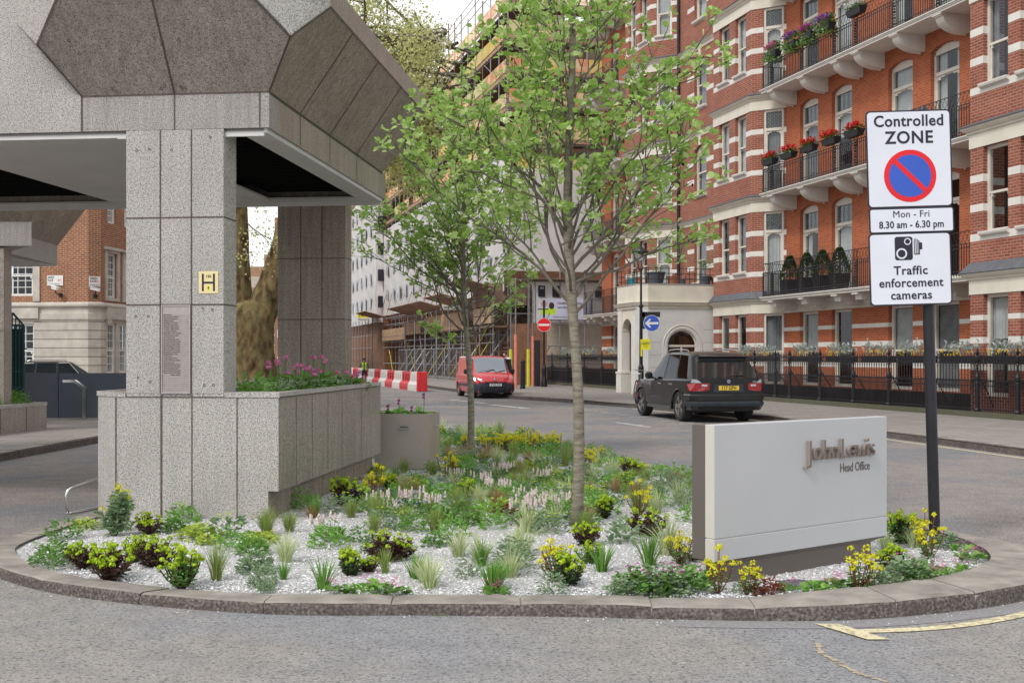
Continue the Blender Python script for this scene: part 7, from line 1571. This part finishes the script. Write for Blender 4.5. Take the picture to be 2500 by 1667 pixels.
LIB = {
 'spurge': ([mk_spurge(.21, .145, 36, 'leaf_maroon', 'head_lime'), mk_spurge(.19, .125, 32, 'leaf_dark', 'head_lime'), mk_spurge(.20, .13, 34, 'leaf_green', 'head_lime')], 'lime headed spurge bush with dark leafy stems', 'spurge'),
 'yspurge': ([mk_spurge(.29, .12, 11, 'leaf_green', 'head_yellow', 'stem_red', .036, 24, 7, .035), mk_spurge(.26, .14, 15, 'leaf_green', 'head_yellow', 'stem_red', .034, 20, 8, .04)], 'yellow headed spurge on thin red stems', 'spurge'),
 'tspurge': ([mk_spurge(.40, .12, 13, 'leaf_grey', 'head_yellow', 'stem_green', .03, 15, 22, .075)], 'tall narrow leaved spurge with greenish yellow heads', 'spurge'),
 'mspurge': ([mk_spurge(.20, .16, 22, 'leaf_maroon', 'head_lime', 'leaf_maroon', .024, 12, 26, .04)], 'wine dark spurge with a few lime heads', 'spurge'),
 'iris': ([mk_grass('daylily', 50, .24, .15, .012, 'grass_green', .35), mk_grass('daylily', 38, .19, .13, .011, 'grass_green', .4)], 'fan of stiff bright green daylily blades', 'daylily'),
 'ggrass': ([mk_grass('grass_tuft', 110, .25, .12, .004, 'grass_mix', .5), mk_grass('grass_tuft', 95, .20, .11, .005, 'grass_green', .5)], 'upright fine green grass tuft', 'grass'),
 'pgrass': ([mk_grass('grass_tuft', 110, .25, .18, .005, 'grass_pale', .8), mk_grass('grass_tuft', 90, .20, .15, .006, 'grass_pale', .6)], 'pale striped arching grass tuft', 'grass'),
 'bgrass': ([mk_grass('grass_tuft', 190, .16, .14, .0035, 'grass_brown', .8), mk_grass('grass_tuft', 170, .18, .12, .0035, 'grass_mix', .5)], 'rounded bronze brown sedge tuft', 'sedge'),
 'foam': ([mk_foam(), mk_foam(), mk_foam()], 'foamflower with blush white spikes', 'foamflower'),
 'lime': ([mk_leafy('leafy_plant', 110, .17, .11, .05, 'leaf_lime', 1.0), mk_leafy('leafy_plant', 90, .14, .09, .045, 'leaf_lime', 1.0, 'flower_yellow', 5)], 'lime leaved mounded plant', 'leafy plant'),
 'green': ([mk_leafy('leafy_plant', 170, .13, .15, .035, 'leaf_green', .5), mk_leafy('leafy_plant', 150, .12, .12, .038, 'leaf_green', .7), mk_leafy('leafy_plant', 150, .12, .19, .045, 'leaf_bright', .33)], 'mid green bushy perennial', 'perennial'),
 'hell': ([mk_leafy('hellebore', 90, .13, .16, .055, 'leaf_grey', .35, 'head_lime', 14, .014, .16), mk_leafy('hellebore', 90, .12, .18, .055, 'leaf_bright', .3)], 'hellebore with long divided leaves', 'hellebore'),
 'geran': ([mk_leafy('geranium', 210, .16, .15, .036, 'leaf_grey', 1.1, 'flower_magenta', 7, .012), mk_leafy('geranium', 180, .14, .13, .034, 'leaf_green', 1.1, 'flower_magenta', 8, .013)], 'geranium mound with soft lobed leaves and magenta flowers', 'geranium'),
 'berg': ([mk_leafy('bergenia', 24, .085, .045, .05, 'leaf_bright', 1.0, 'flower_pink', 3, .007, .085, 9, .1), mk_leafy('bergenia', 26, .09, .05, .048, 'leaf_green', 1.0, 'flower_pink', 4, .007, .085, 9, .1)], 'low bergenia with round leaves and pink flowers', 'bergenia'),
 'silver': ([mk_leafy('leafy_plant', 150, .12, .18, .04, 'leaf_grey', .35), mk_leafy('leafy_plant', 50, .09, .11, .055, 'leaf_grey', .5)], 'grey green soft leaved perennial', 'perennial'),
 'forget': ([mk_leafy('forget_me_not', 130, .17, .13, .04, 'leaf_green', .5, 'flower_blue', 60, .006, .16), mk_leafy('forget_me_not', 120, .16, .14, .045, 'leaf_bright', .6, 'flower_blue', 45, .006, .17)], 'forget-me-not with tiny blue flowers', 'forget-me-not'),
 'red': ([mk_leafy('leafy_plant', 60, .07, .06, .035, 'leaf_red', .9), mk_leafy('leafy_plant', 60, .10, .12, .05, 'leaf_red', .4)], 'small red leaved plant', 'leafy plant')}
o1, o2, o3, o4 = (0, 1000), (600, 1000), (1200, 1000), (1800, 1000)
def T(o, x, y): return (o[0] + x / 2.351, o[1] + y / 2.351)
PL = []
def put(k, o, pts, s=1):
    for p in pts: PL.append((k, *T(o, p[0], p[1]), (p[2] if len(p) > 2 else 1) * s))
put('tspurge', o1, [(655, 725, 1.05)]); put('spurge', o1, [(850, 712, .95), (485, 905, 1.0), (635, 975, 1.25), (895, 900, 1.2), (770, 870, .9), (1050, 1020, 1.3)]); put('spurge', o2, [(590, 950, 1.0), (700, 930, .6)]); put('mspurge', o2, [(820, 865, 1.2), (890, 850, .8)]); put('spurge', o3, [(655, 620, 1.1), (760, 440, .9), (430, 1005, 1.15), (545, 775, 1.0), (560, 880, .8)]); put('mspurge', o3, [(900, 725, 1.25)])
put('spurge', o4, [(955, 762, 1.3), (895, 935, 1.05)]); put('yspurge', o4, [(1105, 850, 1.0), (1080, 790, 1.0), (690, 1030, 1.1), (50, 1052, .8)]); put('yspurge', o3, [(1300, 1045, 1.0), (390, 985, 1.1), (1090, 885, .95), (1140, 870, .8), (570, 305, .85), (620, 290, .85)])
put('yspurge', o2, [(1270 + i * 62, 246, 1.0) for i in range(6)], 1.15); put('yspurge', o3, [(70 + i * 52, 232 + (i % 2) * 10, 1.0) for i in range(7)], 1.2); put('yspurge', o3, [(520, 318, .9), (560, 345, .9)])
put('iris', o2, [(445, 1030, 1.2), (1165, 1065, 1.15), (1410, 1042, .95), (970, 968, .8)]); put('iris', o3, [(630, 930, 1.2), (905, 895, 1.1), (25, 1025, 1.0), (40, 1000, .7)]); put('ggrass', o1, [(1240, 975, 1.15), (1530, 720, 1.1)]); put('ggrass', o2, [(215, 975, .75), (800, 938, .8), (120, 730, 1.0), (400, 615, 1.15), (735, 625, 1.25), (1265, 600, 1.35), (1355, 895, 1.0)])
put('pgrass', o2, [(230, 870, 1.2), (1055, 1020, 1.2), (1225, 840, 1.2), (1020, 990, .8), (1340, 880, 1.0), (1590, 830, 1.2), (1520, 960, 1.0)]); put('pgrass', o3, [(200, 700, 1.1), (1010, 830, 1.4), (1080, 540, 1.2), (880, 480, 1.0), (130, 850, 1.1), (790, 300, 1.0), (720, 370, .9)]); put('pgrass', o4, [(850, 800, .8), (1010, 790, .8)])
put('bgrass', o2, [(555, 465, 1.15), (735, 470, .95), (605, 618, 1.05), (250, 700, 1.1), (920, 655, 1.1), (1085, 695, 1.2), (735, 700, .95), (380, 620, .9), (1020, 420, .8), (1330, 640, .8), (1210, 600, .9), (560, 780, .01)]); put('bgrass', o3, [(570, 400, 1.1), (100, 450, 1.0), (560, 470, .9), (250, 370, .8), (370, 385, .8), (30, 330, .9)])
put('foam', o2, [(490, 745, 1.25), (770, 595, 1.2), (950, 570, 1.25), (1075, 610, 1.25), (1205, 425, 1.05), (1350, 460, 1.15), (1430, 500, 1.1), (1480, 385, 1.0), (845, 610, .8), (1610, 660, 1.35)]); put('foam', o3, [(75, 395, 1.1), (35, 510, 1.15), (290, 430, 1.15), (225, 640, 1.35), (395, 615, 1.25), (340, 560, .9), (200, 560, 1.1)])
put('lime', o2, [(640, 380, 1.2), (740, 370, 1.2), (880, 320, 1.0), (960, 450, 1.3), (100, 750, .9), (1000, 420, 1.0), (790, 420, 1.1)]); put('lime', o1, [(1150, 740, 1.1), (1200, 770, .8), (1500, 770, .9), (500, 680, .8), (860, 1015, .4)])
put('green', o1, [(360, 740, 1.2), (280, 900, 1.1), (330, 860, 1.2), (1050, 690, 1.3), (1450, 830, 1.0), (990, 700, 1.0), (700, 690, .9)]); put('green', o2, [(340, 570, 1.2), (470, 790, 1.2), (40, 830, 1.0), (670, 760, 1.0), (1090, 780, 1.0), (1190, 730, 1.1), (960, 700, 1.0)]); put('green', o3, [(700, 420, 1.0), (950, 370, .9), (660, 290, 1.2), (1150, 640, 1.0), (830, 350, .9)]); put('green', o4, [(900, 760, 1.2), (1000, 990, 1.0)])
put('hell', o1, [(1310, 740, 1.3), (1330, 800, 1.0), (1050, 640, 1.0)]); put('hell', o2, [(550, 590, 1.2), (1390, 650, 1.4), (900, 690, 1.0)]); put('hell', o3, [(330, 710, 1.1), (540, 520, 1.0)])
put('geran', o3, [(900, 1050, 1.25), (830, 1030, 1.1), (990, 1050, 1.1), (1100, 1040, 1.2), (1150, 1000, .9), (760, 1060, .8)]); put('geran', o4, [(850, 1015, .8), (960, 985, 1.1), (1040, 970, .9), (1200, 790, .8), (1060, 945, .8)])
put('berg', o2, [(530, 1055, 1.0), (690, 1045, 1.2), (840, 1058, 1.0), (1440, 1055, .9), (760, 1040, .9), (880, 1060, .8)]); put('berg', o4, [(460, 1040, 1.0), (550, 1030, 1.1), (610, 1020, 1.0), (300, 1045, .9), (1150, 975, 1.0), (1230, 950, 1.1), (1290, 930, 1.0), (1330, 870, 1.1), (1380, 850, .9), (1290, 810, .9), (1190, 965, .9)]); put('berg', o3, [(15, 1055, .8)])
put('silver', o1, [(1470, 930, .9), (1500, 1020, .7), (1530, 1040, .5)]); put('silver', o2, [(60, 920, 1.1), (100, 1010, .8), (20, 935, .9), (1550, 900, 1.2), (710, 820, .8), (1280, 960, .8), (120, 1040, .5)]); put('silver', o3, [(760, 760, 1.4), (770, 690, 1.1), (345, 1055, .8), (120, 930, 1.2), (300, 690, 1.0)]); put('silver', o4, [(30, 1050, .5)])
put('red', o2, [(1490, 600, 1.0), (690, 190, .01)]); put('red', o3, [(75, 600, 1.0)]); put('red', o4, [(130, 1050, .9), (180, 1035, .8), (215, 1045, .6)])
PL = [p for p in PL if p[3] > .1]
def gpt(px, py): return bg_(px, py, .072)
pts = []
for k, px, py, s in PL:
    x, y = gpt(px, py)
    if inside(x, y, .99): pts.append((k, x, y, s * (.85 if k == 'foam' else .95 if k in ('spurge', 'yspurge', 'mspurge') else 1.05)))
# fill the planted middle and back of the bed
kinds = ['forget'] * 6 + ['green'] * 5 + ['foam'] * 0 + ['bgrass'] * 7 + ['ggrass'] * 4 + ['lime'] * 3 + ['hell'] * 3 + ['silver'] * 2 + ['pgrass'] * 4 + ['spurge'] * 1 + ['yspurge'] * 1
tries = 0; nfill = 0; rf = random.Random(5)
while nfill < 215 and tries < 6000:
    tries += 1; x = rf.uniform(-3.2, 2.6); y = 9.2 + 13 * rf.random() ** 1.0
    if not inside(x, y, .96): continue
    px, py = 1250 + 2800 * x / y, 870 + 1.528 * 2800 / y
    if py > 1300 - max(0, (900 - px)) * .6 - max(0, px - 1400) * .2: continue
    if px < 700 + max(0, 1200 - py) * .5 - 100 and py > 1150: continue
    du, dv = x + 3.764, y - 10.9; u = du * .9939 - dv * .11; v = du * .11 + dv * .9939
    if -.5 < u < 1.75 and v < 6.2: continue
    if abs(x + 1.5) < .65 and 15.2 < y < 16.7: continue
    md = .17 + .011 * (y - 9)
    if any((x - q[1]) ** 2 + (y - q[2]) ** 2 < md * md for q in pts): continue
    if abs(x - 1.9) < 1.1 and 7.4 < y < 9.2: continue
    pts.append((rf.choice(kinds), x, y, rf.uniform(.95, 1.35) * (1 + .015 * (y - 9)))); nfill += 1
ORD = 'first second third fourth fifth sixth seventh eighth ninth tenth eleventh twelfth thirteenth fourteenth fifteenth sixteenth seventeenth eighteenth nineteenth twentieth'.split()
def ordw(i): return ORD[i] if i < 20 else ('twenty-' + ORD[i - 20] if i < 29 else 'last')
rows_ = {}
def rowof(y): return 'front edge' if y < 8.0 else 'front part' if y < 9.3 else 'middle' if y < 11.5 else 'back part' if y < 15 else 'far end'
cat_of = lambda k: LIB[k][1]
for p in pts: rows_.setdefault((cat_of(p[0]), rowof(p[2])), []).append(p)
used = {}
for (lb, rw_), L_ in rows_.items():
    L_.sort(key=lambda p: p[1] / p[2])
    for i, (k, x, y, s) in enumerate(L_):
        tm, lab, ct = LIB[k]; vi = rp.randrange(len(tm)); src = tm[vi]
        where = rw_ + ' of bed'
        full = '%s, %s' % (lab, ('%s from left, %s' % (ordw(i), where)) if len(L_) > 1 else 'only one, ' + where)
        words = full.split()
        grp = {'spurge': 'spurges in the gravel bed', 'grass': 'grass tufts in the gravel bed'}.get(ct, ct + ' plants in the gravel bed')
        if (k, vi) not in used: used[(k, vi)] = 1; src.location = (x, y, .068); src.rotation_euler = (0, 0, rp.random() * 6.3); src.scale = (s, s, s); tag(src, full, ct, grp)
        else: copy_tree(src, (x, y, .068), rp.random() * 6.3, s, full, ct, grp)
for k, (tm, lab, ct) in LIB.items():
    for vi, src in enumerate(tm):
        if (k, vi) not in used:
            for c_ in list(src.children): bpy.data.objects.remove(c_)
            bpy.data.objects.remove(src)
def single(nm, lab, ct, loc, parts, grp=None, fr=W):
    o = thing(nm, lab, ct, (0, 0, 0), W, grp); o.location = fr.w(*loc); o.rotation_euler = (0, 0, fr.a)
    ORG[o.name] = (0, 0, 0)
    for pn, mb, mt_ in parts: mb.build(pn, mt_, o)
    return o
# bedding in the granite planter
i = 0; labs = ['nearest the front column', 'second from the front column', 'third from the front column', 'fourth from the front column', 'fifth from the front column', 'sixth from the front column', 'seventh from the front column', 'beside the rear column']
for j, v in enumerate((.65, 1.1, 1.6, 2.1, 2.6, 3.1, 3.6, 4.0)):
    l = MB(); f = MB(); leafy(l, 420, .48, .14, .045, .8); leafy(l, 30, .35, .2, .11, 1.1)
    for _ in range(160): floret(f, V((rp.uniform(-.5, .5), rp.uniform(-.28, .28), rp.uniform(.09, .17))), .013, 5)
    single('bedding_plant', 'white flowered bedding clump in the long granite planter, ' + labs[j], 'bedding plant', (1.0, v, 1.185), [('foliage', l, 'leaf_bright'), ('flowers', f, 'flower_white')], 'bedding clumps in the long granite planter', GR)
for j, (u, v, h, lb_) in enumerate(((1.25, 1.6, .30, 'leftmost'), (1.0, 2.0, .38, 'second from left'), (1.2, 2.3, .26, 'third from left'), (1.15, 2.9, .40, 'tallest, before the rear column'), (1.35, 3.5, .2, 'rightmost'))):
    s = MB(); f = MB(); l = MB(); leafy(l, 26, .22, .14, .13, 1.1)
    for _ in range(5):
        x_, y_ = rp.uniform(-.1, .1), rp.uniform(-.1, .1); t_ = V((x_ * 1.6, y_ * 1.6, h * rp.uniform(.7, 1))); stemmy(s, [V((x_, y_, 0)), t_], .008)
        head(f, t_, .04, 34, .012)
    single('bergenia', 'pink flowered bergenia in the long granite planter, ' + lb_, 'bergenia', (u, v, 1.2), [('foliage', l, 'leaf_green'), ('stems', s, 'stem_green'), ('flowers', f, 'flower_pink')], 'pink bergenias in the granite planter', GR)
# second planter and steel planter
for j, s_ in enumerate((1.6, 2.2, 2.8, 3.4, 3.9)):
    l = MB(); leafy(l, 700, .42, .34, .06, .18); q = Q2(s_, .5, .6); single('feathery_plant', 'feathery bright green plant in the low planter, %s' % ('front one', 'second from the front', 'middle one', 'fourth from the front', 'rearmost')[j], 'bedding plant', q, [('foliage', l, 'leaf_bright')], 'feathery plants in the low planter')
for j, (s_, t_) in enumerate(((2.4, .7), (3.1, 1.0), (3.7, 1.3))):
    s = MB(); f = MB()
    for _ in range(5):
        x_, y_ = rp.uniform(-.15, .15), rp.uniform(-.15, .15); h = rp.uniform(.5, .8); stemmy(s, [V((x_, y_, 0)), V((x_, y_, h))], .008)
        head(f, V((x_, y_, h)), .06, 40, .02)
    single('bergenia', 'purple pink flower stalks in the low planter by the green gate, %s' % ('nearest', 'middle', 'farthest')[j], 'bergenia', Q2(s_, t_, .6), [('stems', s, 'stem_green'), ('flowers', f, 'flower_magenta')], 'flower stalks in the low planter')
for j, (u, v, h, lb_) in enumerate(((.12, .3, .14, 'leftmost'), (.28, .25, .22, 'second from left'), (.45, .3, .12, 'third from left'), (.62, .3, .30, 'tallest, at the right end'))):
    s = MB(); f = MB(); l = MB(); leafy(l, 12, .11, .09, .11, 1.1); stemmy(s, [V((0, 0, 0)), V((.01, 0, h + .04))], .005)
    head(f, V((0, 0, h)), .025, 30, .010); head(f, V((0, 0, h - .04)), .02, 20, .010)
    single('bergenia', 'pink flower stalk in the steel planter, ' + lb_, 'bergenia', (u, v, .77), [('foliage', l, 'leaf_bright'), ('stem', s, 'stem_green'), ('flowers', f, 'flower_magenta')], 'flowers in the steel planter', GS)
# silver foliage and yellow pansies behind the area railings
def pansies(n, lab, s_, w_=.8):
    l = MB(); f = MB(); y_ = MB(); 
    for _ in range(170):
        p = V((rp.uniform(-w_, w_), rp.uniform(-.15, .15), rp.uniform(.0, .22) + (.2 * rp.random() ** 3))); leaf_quad(l, p, V((rp.uniform(-1, 1), rp.uniform(-1, 1), rp.uniform(0, 1.2))), rp.uniform(.07, .14), V((0, 0, 1)), .45)
    for _ in range(22): c_ = V((rp.uniform(-w_, w_), rp.uniform(-.22, -.05), rp.uniform(.0, .16))); [f.add([c_ + V((.032 * math.cos(q * 1.2566), -.01, .032 * math.sin(q * 1.2566))) for q in range(5)], [(0, 1, 2, 3, 4)])]
    t_ = MB(); t_.box(-w_ - .05, -.14, -.2, w_ + .05, .14, -.0)
    single('pansy_trough', lab, 'flower trough', (-s_, 18.95, 1.62), [('trough', t_, 'pot_black'), ('silver_foliage', l, 'leaf_silver'), ('pansies', f, 'flower_yellow')], 'pansy troughs behind the area railings', ST)
ss = [sP(px, 18.95) for px in (1822, 1872, 1965, 2055, 2145, 2240, 2345, 2460)]
nm_ = ['leftmost, beside the parked black car', 'second from the black car', 'third from the black car', 'fourth from the black car', 'fifth from the black car', 'sixth, just right of the sign pole', 'seventh from the black car', 'rightmost at the photo edge']
for s_, n_ in zip(ss, nm_): pansies(0, 'silver foliage and yellow pansies behind the railings, ' + n_, s_, .62)
for s_, n_ in ((50.2, 'just right of the big trunk'), (53.4, 'middle one'), (57, 'left of the big trunk')): pansies(0, 'pansy trough behind the railings left of the porch, ' + n_, s_, .8)
# balcony boxes
def box_(lab, s_, z, fm, big=1):
    t_ = MB(); t_.add([(-.34, -.10, 0), (.34, -.10, 0), (.34, .10, 0), (-.34, .10, 0), (-.40, -.14, .2), (.40, -.14, .2), (.40, .14, .2), (-.40, .14, .2)], [(0, 3, 2, 1), (0, 1, 5, 4), (1, 2, 6, 5), (2, 3, 7, 6), (3, 0, 4, 7), (4, 5, 6, 7)])
    l = MB(); f = MB(); 
    for _ in range(int(130 * big)): leaf_quad(l, V((rp.uniform(-.38, .38) * big ** .3, rp.uniform(-.15, .15), rp.uniform(.18, .18 + .16 * big))), V((rp.uniform(-1, 1), rp.uniform(-1, .3), rp.uniform(-.8, 1))), .07, V((0, 0, 1)), .9)
    for _ in range(170): floret(f, V((rp.uniform(-.38, .38), rp.uniform(-.19, .12), rp.uniform(.26, .44) + .09 * (big - 1))), .034, 5, V((0, 0, 1))); f.v[-5:] = [(q[0], q[1] - .02, q[2] + rp.uniform(-.03, .03)) for q in f.v[-5:]]
    if big > 1.5: leafy(l, 260, .42, .35, .07, .9, .9, -.15)
    single('balcony_flower_box', lab, 'flower box', (-s_, 19.86, z), [('trough', t_, 'pot_black'), ('foliage', l, 'leaf_green' if big < 1.5 else 'leaf_green'), ('flowers', f, fm)], 'flower boxes on the balconies', ST)
z1 = L0 + H; z2 = L0 + 2 * H; on_ = ['leftmost', 'second from left', 'third from left', 'fourth from left', 'rightmost, beside the zone sign']
for i, px in enumerate((1882, 1928, 1978, 2031, 2088)): box_('black box of red flowers hung on the middle balcony rail, ' + on_[i], sP(px, 19.9), z1 + .93, 'flower_red')
for i, (px, fm, bg2) in enumerate(((1890, 'flower_pink', 2.0), (1935, 'flower_purple', 2.0), (1975, 'flower_magenta', 1.6), (2019, 'flower_purple', 1.8), (2093, 'flower_white', 1))): box_('overflowing flower box on the top balcony rail, ' + (on_[:4] + ['rightmost, nearly bare'])[i], sP(px, 19.9), z2 + .93, fm, bg2)
# clipped conifers on the first balcony
for i, px in enumerate((1925, 1967, 2005, 2046)):
    s_ = sP(px, 20.25); l = MB(); pt = MB(); tr = MB(); pt.add([(-.2, -.2, 0), (.2, -.2, 0), (.2, .2, 0), (-.2, .2, 0), (-.26, -.26, .55), (.26, -.26, .55), (.26, .26, .55), (-.26, .26, .55)], [(0, 1, 5, 4), (1, 2, 6, 5), (2, 3, 7, 6), (3, 0, 4, 7), (4, 5, 6, 7)]); stemmy(tr, [V((0, 0, .5)), V((0, 0, 1.5))], .03)
    for _ in range(1500):
        f_ = rp.random() ** .8; r_ = .33 * (1 - f_) ** .75 * rp.uniform(.75, 1.08) + .02; a = rp.random() * 6.3; leaf_quad(l, V((r_ * math.cos(a), r_ * math.sin(a), .55 + .82 * f_)), V((math.cos(a), math.sin(a), rp.uniform(-.2, .9))), rp.uniform(.05, .09), V((0, 0, 1)), .5)
    single('clipped_conifer', 'clipped cone conifer in a black pot on the first balcony, ' + ('leftmost', 'second from left', 'third from left', 'rightmost')[i], 'conifer', (-s_, 20.3, L0), [('pot', pt, 'pot_black'), ('trunk', tr, 'bark_branch'), ('foliage', l, 'leaf_dark')], 'clipped conifers on the first balcony', ST)
# pots on the porch terrace
def pot(lab, n_, r_, h_, mt_, plant=None, ph=0):
    p = MB(); p.lathe([(r_ * .75, 0), (r_, h_ * .9), (r_ * 1.08, h_ * .92), (r_ * 1.08, h_), (r_ * .85, h_)], (0, 0, 0), 12); parts = [('pot', p, mt_)]
    if plant:
        l = MB(); s = MB()
        for q in range(3): stemmy(s, [V((0, 0, h_)), V((rp.uniform(-.08, .08), rp.uniform(-.08, .08), h_ + ph * .5)), V((rp.uniform(-.15, .15), rp.uniform(-.15, .15), h_ + ph * .9))], .012)
        for _ in range(int(420 * min(1, ph))): leaf_quad(l, V((rp.gauss(0, .2), rp.gauss(0, .2), h_ + ph * (rp.uniform(.35, 1) if ph > .6 else rp.uniform(0, 1)))), V((rp.uniform(-1, 1), rp.uniform(-1, 1), rp.uniform(-.3, 1))), .07, V((0, 0, 1)), .4)
        parts += [('stems', s, 'bark_branch'), ('foliage', l, plant)]
    single('terrace_pot', lab, 'plant pot', (n_[0], n_[1], 4.405), parts, 'pots on the porch terrace', ST)
pot('small teal pot on the porch terrace behind the lamp post', (-43.9, 17.4), .16, .38, 'pot_teal'); pot('large blue grey tub with a low plant on the porch terrace', (-42.5, 17.9), .36, .55, 'pot_grey', 'leaf_grey', .3); pot('terracotta pot right of the blue grey tub on the terrace', (-42.4, 18.6), .25, .40, 'terracotta')
pot('tall olive shrub on the terrace beside the downpipe', (-43.2, 19.3), .2, .35, 'pot_grey', 'leaf_grey', 1.9); pot('dark grey pot with small shrub at the terrace right end', (-42.4, 20.0), .24, .42, 'pot_grey', 'leaf_grey', .7); pot('terracotta pot with a tall grey olive shrub by the arched window', (-42.4, 20.5), .24, .38, 'terracotta', 'leaf_grey', 1.6)
# moss, weeds and litter at the kerb foot
m = MB(); rr = random.Random(3)
for px, py, n_ in ((860, 1502, 14), (1070, 1503, 22), (1075, 1462, 8), (880, 1503, 10)):
    x, y = bg_(px, py)
    for _ in range(n_): leaf_quad(m, V((x + rr.gauss(0, .03), y - .005 + rr.gauss(0, .008), .004)), V((rr.uniform(-1, 1), -1, rr.uniform(.1, .8))), .012, V((0, 0, 1)))
tag(m.build('moss', 'leaf_lime'), 'tufts of moss at the foot of the kerb', 'moss', kind='stuff')
m = MB(); rr = random.Random(13)
for _ in range(420):
    t_ = at_len(rr.uniform(0, acc[-1])); dx, dy = t_[0] - t_[2], t_[1] - t_[3]; l_ = math.hypot(dx, dy); k_ = rr.expovariate(14); x, y = t_[0] + dx / l_ * k_, t_[1] + dy / l_ * k_
    if y > 9.5: continue
    s_ = rr.uniform(.002, .007); m.add([(x - s_, y, .0055), (x, y - s_, .0055), (x + s_, y, .0055), (x, y + s_, .0055), (x, y, .0055 + s_)], [(0, 1, 4), (1, 2, 4), (2, 3, 4), (3, 0, 4)])
tag(m.build('grit', 'pebble'), 'pale grit and chippings scattered in the gutter', 'grit', kind='stuff')
